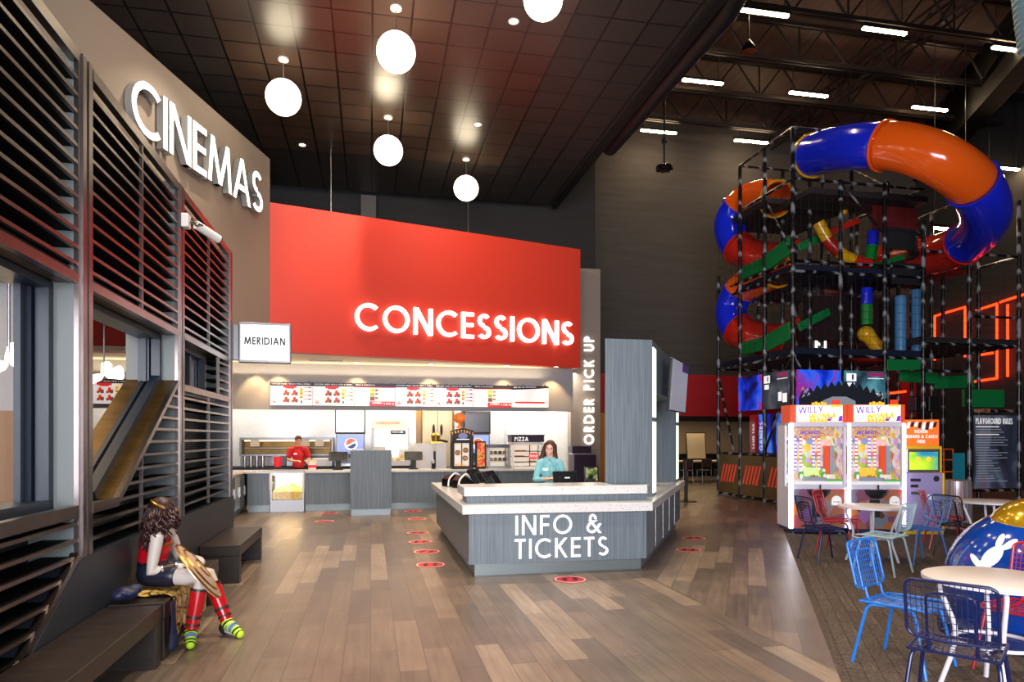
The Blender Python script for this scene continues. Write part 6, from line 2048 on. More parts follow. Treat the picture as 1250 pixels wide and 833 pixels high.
MB().lathe([(0.33, 0.0), (0.36, 0.02), (0.33, 0.04)], 40, 0, (-0.02, -0.05, 0.86)).build('cap_rim', MT['ride_gold'], r, True)
def on_ball(px, py):
    o = Vector((0, 0, EYE)); d = Vector(((px - CX) / F, 1, (HY - py) / F)).normalized()
    oc = o - RC; b = oc.dot(d); c = oc.dot(oc) - (RR + 0.004) ** 2
    t = -b - math.sqrt(max(b * b - c, 0))
    return o + d * t - Vector((RC.x, RC.y, 0))
mb = MB()
def blob(cx, cy, a, b, ang):
    rows = []
    ca, sa = math.cos(math.radians(ang)), math.sin(math.radians(ang))
    vs = [on_ball(cx, cy)]; fs = []
    N = 20
    for ring in (0.35, 0.7, 1.0):
        for k in range(N):
            t = 2 * PI * k / N
            x, y = a * ring * math.cos(t), b * ring * math.sin(t)
            vs.append(on_ball(cx + x * ca - y * sa, cy + x * sa + y * ca))
    for k in range(N):
        k2 = (k + 1) % N
        fs.append((0, 1 + k2, 1 + k))
        for q in range(2):
            fs.append((1 + q * N + k, 1 + q * N + k2, 1 + (q + 1) * N + k2, 1 + (q + 1) * N + k))
    mb.add(vs, fs)
blob(1211, 680, 16.5, 9.5, -42); blob(1221, 660.5, 9.5, 4.2, -62); blob(1233, 665, 11, 4.2, -32); blob(1191, 685, 10.5, 3.8, 55); blob(1218, 673, 8, 6.5, -42)
blob(1201, 691, 9.5, 8, -20)
mb.build('rabbit_emblem', MT['emblem_white'], r)
# ================================================================ people
def skin_piece(verts, edges, radii, levels=2):
    me = bpy.data.meshes.new('tmp')
    me.from_pydata([tuple(v) for v in verts], edges, [])
    o = bpy.data.objects.new('tmp', me); COL.objects.link(o)
    o.modifiers.new('s', 'SKIN')
    sv = me.skin_vertices[0].data
    for i, r in enumerate(radii):
        sv[i].radius = r if isinstance(r, (tuple, list)) else (r, r)
        sv[i].use_root = (i == 0)
    md = o.modifiers.new('d', 'SUBSURF'); md.levels = levels; md.render_levels = levels
    dg = bpy.context.evaluated_depsgraph_get()
    ev = o.evaluated_get(dg)
    m2 = ev.to_mesh()
    vs = [v.co.copy() for v in m2.vertices]; fs = [tuple(p.vertices) for p in m2.polygons]
    ev.to_mesh_clear()
    bpy.data.objects.remove(o); bpy.data.meshes.remove(me)
    return vs, fs
def fuse(mb, name, mats, parent, voxel=0.007, smooth_it=4, matfn=None):
    me = bpy.data.meshes.new('tmp'); me.from_pydata(mb.v, [], mb.f); me.update()
    o = bpy.data.objects.new('tmp', me); COL.objects.link(o)
    md = o.modifiers.new('r', 'REMESH'); md.mode = 'VOXEL'; md.voxel_size = voxel
    if smooth_it:
        sm = o.modifiers.new('s', 'SMOOTH'); sm.factor = 0.5; sm.iterations = smooth_it
    dg = bpy.context.evaluated_depsgraph_get()
    m2 = bpy.data.meshes.new_from_object(o.evaluated_get(dg))
    bpy.data.objects.remove(o); bpy.data.meshes.remove(me)
    m2.name = name
    m2.materials.clear()
    for q in (mats if isinstance(mats, list) else [mats]):
        m2.materials.append(q)
    for p in m2.polygons:
        p.use_smooth = True
        p.material_index = matfn(p.center) if matfn else 0
    ob = bpy.data.objects.new(name, m2); COL.objects.link(ob)
    ob.parent = parent
    return ob
def limb(mb, pts, rad):
    vs, fs = skin_piece(pts, [(i, i + 1) for i in range(len(pts) - 1)], rad, 1)
    mb.add(vs, fs)
def capsule(mb, pts, rad, n=12):
    """smooth tapered limb with rounded ends"""
    P_ = [Vector(p) for p in pts]
    sp, rr = [], []
    for i in range(len(P_) - 1):
        for k in range(4):
            t = k / 4
            sp.append(P_[i].lerp(P_[i + 1], t)); rr.append(rad[i] + (rad[i + 1] - rad[i]) * t)
    sp.append(P_[-1]); rr.append(rad[-1])
    mb.tube(sp, rr, n)
    mb.ball(P_[0], rad[0] * 0.99, n); mb.ball(P_[-1], rad[-1] * 0.99, n)
def hand(mb, wrist, fwd, palm_n, side, curl=0.5, size=1.0):
    """palm, five fingers of different length; side = +1: thumb on the +(palm_n x fwd) side"""
    fwd = Vector(fwd).normalized(); pn = Vector(palm_n)
    pn = (pn - fwd * pn.dot(fwd)).normalized()
    lat = pn.cross(fwd).normalized() * side
    w = Vector(wrist)
    R = Matrix((lat, fwd, pn)).transposed()
    mb.ball(w + fwd * 0.045 * size, (0.04 * size, 0.052 * size, 0.018 * size), 14, 0, R)
    for k, (off, L) in enumerate(((0.03, 0.068), (0.01, 0.078), (-0.011, 0.072), (-0.031, 0.057))):
        p = w + fwd * 0.082 * size + lat * off * size
        pts = [p - fwd * 0.02 * size, p]; d = fwd.copy()
        for s in range(3):
            a = curl * (0.5 + 0.35 * s)
            q = Quaternion(pn.cross(fwd).normalized(), -a if False else a)
            d = (fwd * math.cos(a) + pn * math.sin(a)).normalized()
            pts.append(pts[-1] + d * L * size / 3)
        capsule(mb, pts, [0.0098 * size, 0.0096 * size, 0.0088 * size, 0.0082 * size, 0.0072 * size], 8)
    t = w + fwd * 0.03 * size + lat * 0.03 * size
    d1 = (fwd * 0.6 + lat * 0.7 + pn * 0.3).normalized(); d2 = (fwd * 0.9 + lat * 0.2 + pn * 0.5).normalized()
    capsule(mb, [t, t + d1 * 0.035 * size, t + d1 * 0.035 * size + d2 * 0.035 * size], [0.013 * size, 0.011 * size, 0.008 * size], 8)
def head_shape(mb, c, R, h=0.23, fem=False):
    """c centre of the head, R maps local (x right, y back, z up; face towards -y)"""
    k = h / 0.23
    L = lambda x, y, z: Vector(c) + R @ Vector((x * k, y * k, z * k))
    mb.ball(L(0, 0.012, 0.025), (0.073 * k, 0.092 * k, 0.09 * k), 24, 0, R)
    mb.ball(L(0, -0.02, -0.04), (0.058 * k, 0.068 * k, 0.078 * k), 20, 0, R)
    mb.ball(L(0, -0.055, -0.088), (0.027 * k, 0.024 * k, 0.022 * k), 14, 0, R)
    mb.ball(L(0, -0.078, 0.018), (0.048 * k, 0.016 * k, 0.012 * k), 14, 0, R)
    for s in (-1, 1):
        mb.ball(L(s * 0.034, -0.06 if fem else -0.062, -0.03), (0.024 * k, 0.02 * k, 0.022 * k), 12, 0, R)
        mb.ball(L(s * 0.073, 0.012, -0.012), (0.01 * k, 0.02 * k, 0.032 * k), 12, 0, R)
    nf_ = 0.8 if fem else 1.0
    mb.tube([L(0, -0.084, 0.012), L(0, -0.092, -0.008), L(0, -0.1, -0.024)], [0.0075 * k * nf_, 0.0095 * k * nf_, 0.012 * k * nf_], 10)
    mb.ball(L(0, -0.1, -0.026), 0.0128 * k * nf_, 12)
    mb.ball(L(0, -0.082, -0.06), (0.024 * k, 0.012 * k, 0.01 * k), 12, 0, R)
    return L
mat('eye_white', '#f3efe9', 0.2); mat('eye_dark', '#2a1c14', 0.2); mat('lips', '#b8726a', 0.4); mat('teeth', '#f4efe8', 0.3)
def face_parts(parent, c, R, h=0.23, smile=False, brow='hair_brown'):
    k = h / 0.23
    L = lambda x, y, z: Vector(c) + R @ Vector((x * k, y * k, z * k))
    for s in (-1, 1):
        mb = MB(); mb.ball(L(s * 0.031, -0.076, -0.003), (0.0125 * k, 0.0085 * k, 0.0055 * k), 14, 0, R); mb.ball(L(s * 0.031, -0.083, -0.003), (0.0055 * k, 0.003 * k, 0.0052 * k), 10, 1, R); mb.tube([L(s * 0.018, -0.0825, -0.001), L(s * 0.03, -0.0865, 0.0035), L(s * 0.044, -0.08, 0.0)], 0.0018 * k, 6, 1)
        mb.build('eye', pair('eye_white', 'eye_dark'), parent, True)
        MB().tube([L(s * 0.017, -0.088, 0.017), L(s * 0.032, -0.088, 0.023), L(s * 0.049, -0.078, 0.018)], 0.0035 * k, 8).build('eyebrow', MT[brow], parent, True)
    mb = MB()
    w = 0.024 if smile else 0.02
    up = 0.008 if smile else 0.0
    mb.tube([L(-w, -0.083, -0.058 + up), L(-w * 0.5, -0.093, -0.06), L(0, -0.096, -0.0615), L(w * 0.5, -0.093, -0.06), L(w, -0.083, -0.058 + up)], 0.0028 * k, 8)
    mb.tube([L(-w, -0.083, -0.058 + up), L(-w * 0.5, -0.091, -0.0665), L(0, -0.094, -0.069), L(w * 0.5, -0.091, -0.0665), L(w, -0.083, -0.058 + up)], 0.0034 * k, 8)
    if smile:
        mb.ball(L(0, -0.0915, -0.0637), (0.017 * k, 0.0045 * k, 0.004 * k), 10, 1, R)
    mb.build('mouth', pair('lips', 'teeth'), parent, True)

mat('skin_warm', '#d9a184', 0.5); mat('skin_fair', '#e0ae98', 0.5); mat('skin_pale', '#cfc6be', 0.45)
mat('hair_brown', '#4a2e1e', 0.45); mat('hair_short', '#4f3420', 0.6); mat('hair_wine', '#2c1012', 0.38)
mat('polo_red', '#c4121c', 0.7); mat('shirt_teal', '#7db8bd', 0.7); mat('trouser', '#1b1c22', 0.8); mat('shoe', '#101012', 0.4)
def standing(name, label, loc, rz, H, skin, top_m, arms, sleeve, head_R, female=False):
    """arms: ((elbow, wrist, hand dir, palm normal) for the figure's right (-x) and left (+x)), local metres at H=1.7; face towards -y"""
    s = H / 1.7
    S = lambda x, y, z: Vector((x * s, y * s, z * s))
    root = thing(name, label, 'person', loc, rz)
    sh = 0.15 if female else 0.182
    g = 0.86 if female else 0.96
    mb = MB()
    capsule(mb, [S(0, 0, 0.93), S(0, 0.0, 1.08), S(0, 0.005, 1.25), S(0, 0.01, 1.38)], [0.125 * s * g, 0.105 * s * g, 0.118 * s * g, 0.075 * s * g], 20)
    for q in (-1, 1):
        capsule(mb, [S(q * 0.09, 0, 0.92), S(q * 0.1, -0.015, 0.5), S(q * 0.1, 0.02, 0.08)], [0.085 * s, 0.055 * s, 0.036 * s], 14)
        capsule(mb, [S(q * 0.1, 0.03, 0.04), S(q * 0.11, -0.14, 0.035)], [0.036 * s, 0.03 * s], 12)
    capsule(mb, [S(0, 0.012, 1.36), S(0, 0.0, 1.52)], [0.062 * s, 0.052 * s], 16)
    for q, (el, wr, hd, pn) in zip((-1, 1), arms):
        capsule(mb, [S(q * 0.06, 0.01, 1.385), S(q * sh, 0.01, 1.365), S(*el), S(*wr)], [0.06 * s * g, 0.052 * s * g, 0.04 * s * g, 0.027 * s], 14)
        hand(mb, S(*wr), hd, pn, q, 0.7, s)
    hc = S(0, -0.012, 1.585)
    head_shape(mb, hc, head_R, 0.23 * s, female)
    fuse(mb, 'body', MT[skin], root, 0.0065, 3)
    face_parts(root, hc, head_R, 0.23 * s, female, 'hair_brown')
    # clothes
    mb = MB()
    capsule(mb, [S(0, 0.0, 0.97), S(0, 0.0, 1.08), S(0, 0.002, 1.24), S(0, 0.01, 1.36)], [0.152 * s * g, 0.138 * s * g, 0.148 * s * g, 0.098 * s * g], 22)
    for q, (el, wr, hd, pn) in zip((-1, 1), arms):
        a = S(q * sh, 0.01, 1.365); e = S(*el); w_ = S(*wr)
        if sleeve == 'short':
            m = a.lerp(e, 0.62)
            capsule(mb, [S(q * 0.07, 0.01, 1.375), a, m], [0.082 * s, 0.072 * s, 0.066 * s], 16)
        else:
            m = e.lerp(w_, 0.62)
            capsule(mb, [S(q * 0.07, 0.01, 1.375), a, e, m], [0.08 * s * g, 0.068 * s * g, 0.055 * s * g, 0.045 * s * g], 16)
    sh_o = fuse(mb, 'shirt', MT[top_m], root, 0.009, 4)
    mb = MB()
    ring = [S(0.075 * math.cos(t), 0.008 + 0.07 * math.sin(t), 1.44 + 0.012 * math.sin(t)) for t in [2 * PI * k / 20 for k in range(20)]]
    mb.tube(ring, 0.018 * s, 10, closed=True)
    for q in (-1, 1):
        mb.prism([(q * 0.01, 1.40), (q * 0.075, 1.36), (q * 0.08, 1.43), (q * 0.03, 1.445)], -0.145 * g, -0.13 * g, 0, Matrix(((s, 0, 0, 0), (0, 0, s, 0), (0, s, 0, 0), (0, 0, 0, 1))))
    mb.build('collar', MT[top_m], sh_o, True)
    MB().cbox(S(-0.065, -0.148 * g, 1.27), (0.075 * s, 0.008, 0.03 * s)).build('name_badge', MT['letter_white'], sh_o)
    mb = MB(); mb.tube([S(0, -0.15 * g, 1.33), S(0, -0.15 * g, 1.1)], 0.004, 6); mb.build('placket', MT[top_m], sh_o)
    mb = MB()
    capsule(mb, [S(0, 0, 0.9), S(0, 0, 1.0)], [0.142 * s, 0.14 * s], 18)
    for q in (-1, 1):
        capsule(mb, [S(q * 0.09, 0, 0.9), S(q * 0.1, -0.015, 0.5), S(q * 0.1, 0.015, 0.1)], [0.1 * s, 0.075 * s, 0.062 * s], 14)
    fuse(mb, 'trousers', MT['trouser'], root, 0.012, 3)
    for q in (-1, 1):
        mb = MB(); capsule(mb, [S(q * 0.1, 0.035, 0.05), S(q * 0.11, -0.15, 0.042)], [0.048 * s, 0.04 * s], 14); mb.build('shoe', MT['shoe'], root, True)
    return root, S, hc, s
def facing(px, Y, extra=0.0):
    return math.atan2(-(px - CX) / F * Y, Y) * 0.5 + extra

# --- man in the red polo behind the concession counter
R1 = Matrix.Rotation(0.25, 3, 'Z') @ Matrix.Rotation(0.22, 3, 'X')
pos1 = cw(0.99, 1.18)
root, S, hc, s = standing('person', 'man in a red polo shirt working behind the concession counter', pos1, 0.25, 1.68, 'skin_warm', 'polo_red',
    (((-0.235, -0.03, 1.13), (-0.06, -0.24, 1.1), (0.8, -0.5, 0.1), (0, 0.2, -1)), ((0.25, -0.03, 1.13), (0.19, -0.27, 1.1), (0.3, -0.9, -0.1), (-0.6, 0.1, -0.8))), 'short', R1)
L = lambda x, y, z: hc + R1 @ Vector((x, y, z))
mb = MB()
mb.ball(L(0, 0.022, 0.045), (0.081, 0.094, 0.083), 24, 0, R1); mb.ball(L(0, 0.06, -0.01), (0.075, 0.06, 0.07), 18, 0, R1)
for q in (-1, 1):
    mb.ball(L(q * 0.068, 0.015, 0.02), (0.014, 0.04, 0.045), 12, 0, R1)
mb.tube([L(-0.06, -0.058, 0.078), L(-0.01, -0.074, 0.092), L(0.055, -0.06, 0.082)], 0.02, 10)
fuse(mb, 'hair', MT['hair_short'], root, 0.007, 1)
# paper tub he is filling
tb = cw(1.13, 0.76, 0.9)
r = thing('popcorn_bag', 'white and red popcorn tub on the counter beside the man in red', 'popcorn tub', cw(1.36, 0.52, 0.9), TH)
MB().lathe([(0, 0), (0.085, 0), (0.11, 0.2), (0.105, 0.2), (0.08, 0.01)], 24).build('tub', MT['white'], r, True)
MB().lathe([(0.092, 0.05), (0.1, 0.11)], 24).build('band', MT['scr_red'], r, True)
mb = MB()
for k in range(26):
    a, d = random.uniform(0, 2 * PI), random.uniform(0, 0.085)
    mb.ball((d * math.cos(a), d * math.sin(a), 0.2 + random.uniform(-0.01, 0.04) * (1 - d * 5)), random.uniform(0.016, 0.024), 8)
tag(mb.build('popcorn', MT['popcorn'], r, True), kind='stuff')

# --- woman in the teal shirt at the information desk
R2 = Matrix.Rotation(-0.08, 3, 'Z') @ Matrix.Rotation(0.1, 3, 'X') @ Matrix.Rotation(0.12, 3, 'Y')
pos2 = P(671, 600, 9.86); pos2.z = 0
root, S, hc, s = standing('person', 'smiling woman with long brown hair in a teal shirt behind the desk', pos2, -0.06, 1.6, 'skin_fair', 'shirt_teal',
    (((-0.215, -0.04, 1.1), (-0.02, -0.25, 1.13), (0.75, -0.55, 0.25), (0.2, 0.3, -1)), ((0.215, 0.0, 1.1), (0.18, -0.26, 1.08), (-0.2, -1, -0.1), (-0.4, 0.1, -0.9))), 'long', R2, True)
L = lambda x, y, z: hc + R2 @ Vector((x * s, y * s, z * s))
mb = MB()
mb.ball(L(0, 0.025, 0.04), (0.083 * s, 0.096 * s, 0.087 * s), 24, 0, R2)
for q in (-1, 1):
    capsule(mb, [L(q * 0.02, -0.06, 0.095), L(q * 0.062, -0.045, 0.06), L(q * 0.083, -0.005, -0.01), L(q * 0.095, 0.015, -0.1), L(q * 0.115, 0.02, -0.19), L(q * 0.135, 0.02, -0.27)], [0.022, 0.026, 0.028, 0.034, 0.038, 0.018], 12)
    capsule(mb, [L(q * 0.05, 0.07, 0.03), L(q * 0.07, 0.075, -0.1), L(q * 0.085, 0.07, -0.22), L(q * 0.09, 0.06, -0.3)], [0.05, 0.05, 0.05, 0.025], 12)
capsule(mb, [L(0, 0.08, 0.03), L(0, 0.09, -0.12), L(0, 0.09, -0.3)], [0.06, 0.06, 0.03], 12)
fuse(mb, 'hair', MT['hair_brown'], root, 0.007, 2)

# --- costumed seated figure on the bench
mat('bodice', '#c00d1c', 0.25, coat=0.3); mat('shorts_navy', '#141a30', 0.35); mat('boot_red', '#b8101c', 0.22, coat=0.4); mat('bracer', '#3a2624', 0.35)
mat('gold_cloth', '#c9a24a', 0.3, 0.5); mat('sock_lime', '#b6e02a', 0.5); mat('sock_black', '#131318', 0.6); mat('sock_blue', '#6a86a8', 0.6)
SX = Vector((-2.9, 5.6, 0))
root = thing('person', 'seated costumed person with curly dark red hair in a red bodice on the bench', 'person', SX)
V = lambda x, y, z: Vector((x, y, z)) - SX
hipc = V(-2.92, 5.60, 0.565)
nh, fh = V(-2.90, 5.51, 0.556), V(-2.92, 5.70, 0.556)
nk, fk = V(-2.485, 5.50, 0.52), V(-2.55, 5.79, 0.495)
na, fa = V(-2.54, 5.45, 0.115), V(-2.37, 5.72, 0.115)
nt, ft = V(-2.50, 5.35, 0.035), V(-2.23, 5.64, 0.035)
waist, chest, nb, hd = V(-2.93, 5.60, 0.67), V(-2.895, 5.60, 0.78), V(-2.845, 5.61, 0.895), V(-2.845, 5.62, 1.035)
ns, fs_ = V(-2.815, 5.46, 0.855), V(-2.865, 5.765, 0.85)
ne, fe = V(-2.845, 5.42, 0.585), V(-2.84, 5.88, 0.62)
nw_, fw = V(-2.68, 5.545, 0.61), V(-2.69, 5.78, 0.645)
mb = MB()
capsule(mb, [hipc, waist, chest, V(-2.87, 5.605, 0.86)], [0.105, 0.092, 0.105, 0.07], 20)
capsule(mb, [V(-2.865, 5.605, 0.86), nb, V(-2.84, 5.615, 0.96)], [0.06, 0.05, 0.047], 14)
for a, b in ((nh, fh),):
    mb.ball(a, 0.095, 16); mb.ball(b, 0.095, 16)
capsule(mb, [nh, nk, na], [0.088, 0.056, 0.036], 16); capsule(mb, [fh, fk, fa], [0.088, 0.056, 0.036], 16)
capsule(mb, [na + Vector((0, 0.02, -0.065)), nt], [0.04, 0.028], 12); capsule(mb, [fa + Vector((0.0, 0, -0.06)), ft], [0.034, 0.026], 12)
for sh_, el, wr, hdir, sd in ((ns, ne, nw_, (0.7, 0.5, 0.1), -1), (fs_, fe, fw, (0.8, -0.35, -0.1), 1)):
    capsule(mb, [V(-2.86, 5.605, 0.86).lerp(sh_, 0.5), sh_, el, wr], [0.055, 0.052, 0.039, 0.027], 14)
    hand(mb, wr, hdir, (0.2, 0, -1), sd, 0.8, 0.95)
RH = Matrix.Rotation(math.radians(100), 3, 'Z') @ Matrix.Rotation(0.35, 3, 'X')
head_shape(mb, hd, RH, 0.215, True)
fuse(mb, 'body', MT['skin_pale'], root, 0.0065, 3)
face_parts(root, hd, RH, 0.215, False, 'hair_wine')
# bodice with gold top edge and lacing
mb = MB()
capsule(mb, [V(-2.925, 5.6, 0.62), V(-2.925, 5.6, 0.68), V(-2.895, 5.602, 0.775)], [0.112, 0.108, 0.12], 22)
bo = fuse(mb, 'bodice', MT['bodice'], root, 0.008, 4)
mb = MB()
for k in range(5):
    z = 0.64 + 0.033 * k
    x = -2.92 + 0.016 * k
    mb.tube([V(x - 0.03, 5.485, z), V(x + 0.03, 5.483, z + 0.028)], 0.007, 8); mb.tube([V(x + 0.03, 5.484, z), V(x - 0.03, 5.484, z + 0.028)], 0.007, 8)
mb.build('lacing', MT['bodice'], bo, True)
mb = MB()
d_ = Vector((0.35, 0, 1)).normalized(); c_ = V(-2.885, 5.604, 0.815)
u1 = Vector((0, 1, 0)); u2 = d_.cross(u1)
mb.tube([c_ + u1 * 0.122 * math.cos(t) + u2 * 0.105 * math.sin(t) for t in [2 * PI * k / 28 for k in range(28)]], 0.015, 10, closed=True)
mb.build('gold_edge', MT['brass'], bo, True)
# shorts
mb = MB()
capsule(mb, [hipc, V(-2.925, 5.6, 0.62)], [0.118, 0.116], 20)
capsule(mb, [nh, nh.lerp(nk, 0.42)], [0.102, 0.088], 18); capsule(mb, [fh, fh.lerp(fk, 0.42)], [0.102, 0.088], 18)
fuse(mb, 'shorts', MT['shorts_navy'], root, 0.009, 3)
# bracers, boots, socks
for wr, el in ((nw_, ne), (fw, fe)):
    mb = MB(); mb.tube([wr.lerp(el, t) for t in (0.08, 0.2, 0.4, 0.62)], [0.034, 0.038, 0.043, 0.047], 16); b_ = mb.build('bracer', MT['bracer'], root, True)
    for t in (0.1, 0.6):
        MB().tube([wr.lerp(el, t), wr.lerp(el, t + 0.06)], 0.041 + 0.012 * t, 16).build('band', MT['steel'], b_, True)
for kn, an, to in ((nk, na, nt), (fk, fa, ft)):
    mb = MB(); mb.tube([kn.lerp(an, t) for t in (0.2, 0.3, 0.5, 0.75, 1.0)], [0.062, 0.062, 0.06, 0.052, 0.048], 18); b_ = mb.build('boot', MT['boot_red'], root, True)
    for t0_, t1_, r_ in ((0.19, 0.24, 0.066), (0.7, 0.76, 0.058), (0.86, 0.9, 0.056)):
        MB().tube([kn.lerp(an, t0_), kn.lerp(an, t1_)], r_, 18).build('strap', MT['bracer'], b_, True)
    heel = an + Vector((0, 0, -0.05)) - (to - an) * 0.12
    pts = [an + Vector((0, 0, 0.0)), an.lerp(to, 0.25) + Vector((0, 0, -0.01)), an.lerp(to, 0.55) + Vector((0, 0, 0.005)), an.lerp(to, 0.8), to]
    rad = [0.05, 0.05, 0.044, 0.039, 0.034]
    mb = MB()
    sp, rr = [], []
    for i in range(4):
        for k in range(3):
            sp.append(pts[i].lerp(pts[i + 1], k / 3)); rr.append(rad[i] + (rad[i + 1] - rad[i]) * k / 3)
    sp.append(pts[4]); rr.append(rad[4])
    for i in range(len(sp) - 1):
        mb.tube([sp[i], sp[i + 1]], [rr[i], rr[i + 1]], 14, (0, 1, 0, 2, 0, 2, 2, 0, 1, 0, 0, 1)[i % 12])
    mb.ball(to, 0.0335, 14, 0); mb.ball(an + Vector((-0.008, 0.012, -0.062)) - (to - an) * 0.08, 0.054, 14, 1)
    mb.build('sock', [MT['sock_lime'], MT['sock_black'], MT['sock_blue']], root, True)
# hair: scalp volume plus curls
Lh = lambda x, y, z: hd + RH @ Vector((x, y, z))
mb = MB(); mb.ball(Lh(0, 0.03, 0.035), (0.086, 0.1, 0.088), 24, 0, RH); mb.ball(Lh(0, 0.06, -0.03), (0.085, 0.07, 0.1), 20, 0, RH); mb.ball(Lh(0, 0.075, -0.13), (0.085, 0.055, 0.1), 18, 0, RH)
for q in (-1, 1):
    mb.ball(Lh(q * 0.075, 0.03, -0.06), (0.03, 0.05, 0.09), 14, 0, RH)
random.seed(11)
for k in range(200):
    a = random.uniform(-2.35, 2.35) if k < 130 else random.uniform(-1.3, 1.3)
    x0, y0 = 0.088 * math.sin(a), 0.03 + 0.095 * math.cos(a)
    ln = random.uniform(0.24, 0.4) * (0.75 + 0.25 * math.cos(a))
    fl_ = random.uniform(0.8, 1.45)
    ph = random.uniform(0, 6.28)
    z0 = random.uniform(-0.03, 0.085)
    p0_ = Lh(x0 * (1 - max(z0, 0) * 4), y0 * (1 - max(z0, 0) * 3.5), z0)
    out = (p0_ - hd); out.z = 0; out.normalize()
    pts = []
    for i in range(15):
        t = i / 14
        spread = 0.085 * fl_ * (0.4 if out.x < -0.3 else 1.0) * math.sin(min(t * 1.6, 1.57))
        c = p0_ + out * spread + Vector((0, 0, -ln * t))
        rr = 0.013 * min(1, t * 3)
        c += Vector((math.cos(ph + t * 17), math.sin(ph + t * 17), 0)) * rr
        pts.append(c)
    mb.tube(pts, [0.0125 - 0.006 * (i / 14) for i in range(15)], 7)
mb.build('hair', MT['hair_wine'], root, True)
mb = MB()
mb.tube([Lh(0.086 * math.cos(t), 0.018 + 0.1 * math.sin(t), 0.052 + 0.012 * math.sin(t)) for t in [2 * PI * k / 30 for k in range(30)]], 0.011, 8, closed=True)
mb.build('headband', MT['brass'], root, True)

# shield leaning against the knees
d0 = P(238, 700, 1.0) - Vector((0, 0, EYE)); d0.normalize()
lv = Vector((0.64, 0, -0.77))
nn = lv.cross(d0).normalized()
nf = (nn - d0 * 0.16).normalized()
cen = P(239, 700, 5.34) + nn * 0.03
Q = nf.to_track_quat('Z', 'Y').to_matrix().to_4x4()
r = thing('shield', 'round bronze shield leaning against the seated person\'s knees', 'shield', cen, 0)
Q3 = Q.to_3x3()
RS = 0.265
MB().lathe([(0, 0.035), (0.06, 0.034), (RS * 0.6, 0.022), (RS * 0.9, 0.002), (RS, -0.006), (RS, -0.016), (RS * 0.9, -0.01), (RS * 0.6, 0.01), (0, 0.022)], 56, 0, (0, 0, 0), Q3).build('disc', MT['shield_bronze'] if 'shield_bronze' in MT else mat('shield_bronze', '#cfae98', 0.35, 0.5), r, True)
for rr, zz in ((RS * 0.97, -0.002), (RS * 0.72, 0.015), (RS * 0.3, 0.031)):
    MB().lathe([(rr - 0.012, zz), (rr, zz + 0.008), (rr + 0.012, zz - 0.004)], 56, 0, (0, 0, 0), Q3).build('ring', MT['brass'], r, True)

# patterned cape spread over the bench, blue bundle behind
def cape_mat():
    m = mat('cape', '#c9a24a', 0.35)
    v = coords(m, (13, 13, 13))
    n = nd(m, 'ShaderNodeTexVoronoi', feature='DISTANCE_TO_EDGE', Scale=1.0); lk(m, v, n.inputs['Vector'])
    n2 = nd(m, 'ShaderNodeTexNoise', Scale=0.7, Detail=2); lk(m, v, n2.inputs['Vector'])
    gold = ramp(m, n2.outputs['Fac'], [(0.3, '#8f6a1e'), (0.5, '#d2a848'), (0.7, '#efd89a')])
    edge = ramp(m, n.outputs['Distance'], [(0.0, '#000000'), (0.05, '#000000'), (0.09, '#ffffff')])
    c = mixc(m, edge, lin('#14130f'), gold)
    lk(m, c, bsdf(m).inputs['Base Color'])
cape_mat()
mb = MB()
NU, NVV = 46, 40
prof = [(0.04, 0.436)] + [(0.04 + 0.37 * k / 10, 0.436) for k in range(1, 11)]
prof += [(0.42, 0.428), (0.424, 0.41)] + [(0.424, 0.40 - 0.26 * k / 14) for k in range(1, 15)]
for i in range(NU + 1):
    y = 5.27 + 1.08 * i / NU
    for j, (x, z) in enumerate(prof):
        hang = max(0.0, (0.43 - z) / 0.3)
        zz = z + (0.001 + (0.022 * (0.6 + 0.4 * math.sin(i * 1.7 + j * 0.9)) if (y < 5.43 or y > 6.0) and 2 < j < 10 else 0) if hang == 0 else 0)
        cut = 0.06 * math.sin(i * 0.5) * hang
        mb.v.append((x + hang * (0.004 + 0.006 * math.sin(i * 0.75 + 0.4 * j * 0.2)), y, max(zz - cut, 0.06)))
nP = len(prof)
for i in range(NU):
    for j in range(nP - 1):
        mb.f.append([i * nP + j, (i + 1) * nP + j, (i + 1) * nP + j + 1, i * nP + j + 1]); mb.m.append(0)
o = mb.build('cape', MT['cape'], None, True, loc=lw(0, 0), rz=TH)
o.modifiers.new('t', 'SOLIDIFY').thickness = 0.004
tag(o, 'gold and black patterned cape spread over the bench under the seated person', 'cape')
mat('bundle_navy', '#1a2140', 0.5)
mb = MB()
random.seed(4)
for k in range(9):
    mb.ball((0.12 + random.uniform(-0.04, 0.06), 5.18 + random.uniform(-0.07, 0.08), 0.487 + random.uniform(0, 0.035)), (random.uniform(0.04, 0.065), random.uniform(0.05, 0.08), random.uniform(0.03, 0.05)), 14)
o = fuse(mb, 'jacket_bundle', MT['bundle_navy'], None, 0.008, 2)
o.location = lw(0, 0); o.rotation_euler = (0, 0, TH)
tag(o, 'crumpled navy jacket bundle behind the seated person on the bench', 'jacket')
mb = MB()
for i in range(20):
    y = 5.115 + 0.13 * i / 19
    for j in range(14):
        t = j / 13
        mb.v.append((0.425 + 0.018 + 0.02 * math.sin(i * 0.9 + j * 0.3) * t, y, 0.425 - 0.36 * t))
for i in range(19):
    for j in range(13):
        mb.f.append([i * 14 + j, (i + 1) * 14 + j, (i + 1) * 14 + j + 1, i * 14 + j + 1]); mb.m.append(0)
o = mb.build('scarf', MT['bundle_navy'], None, True, loc=lw(0, 0), rz=TH)
o.modifiers.new('t', 'SOLIDIFY').thickness = 0.006
tag(o, 'navy cloth hanging down the bench front beside the patterned cape', 'scarf')
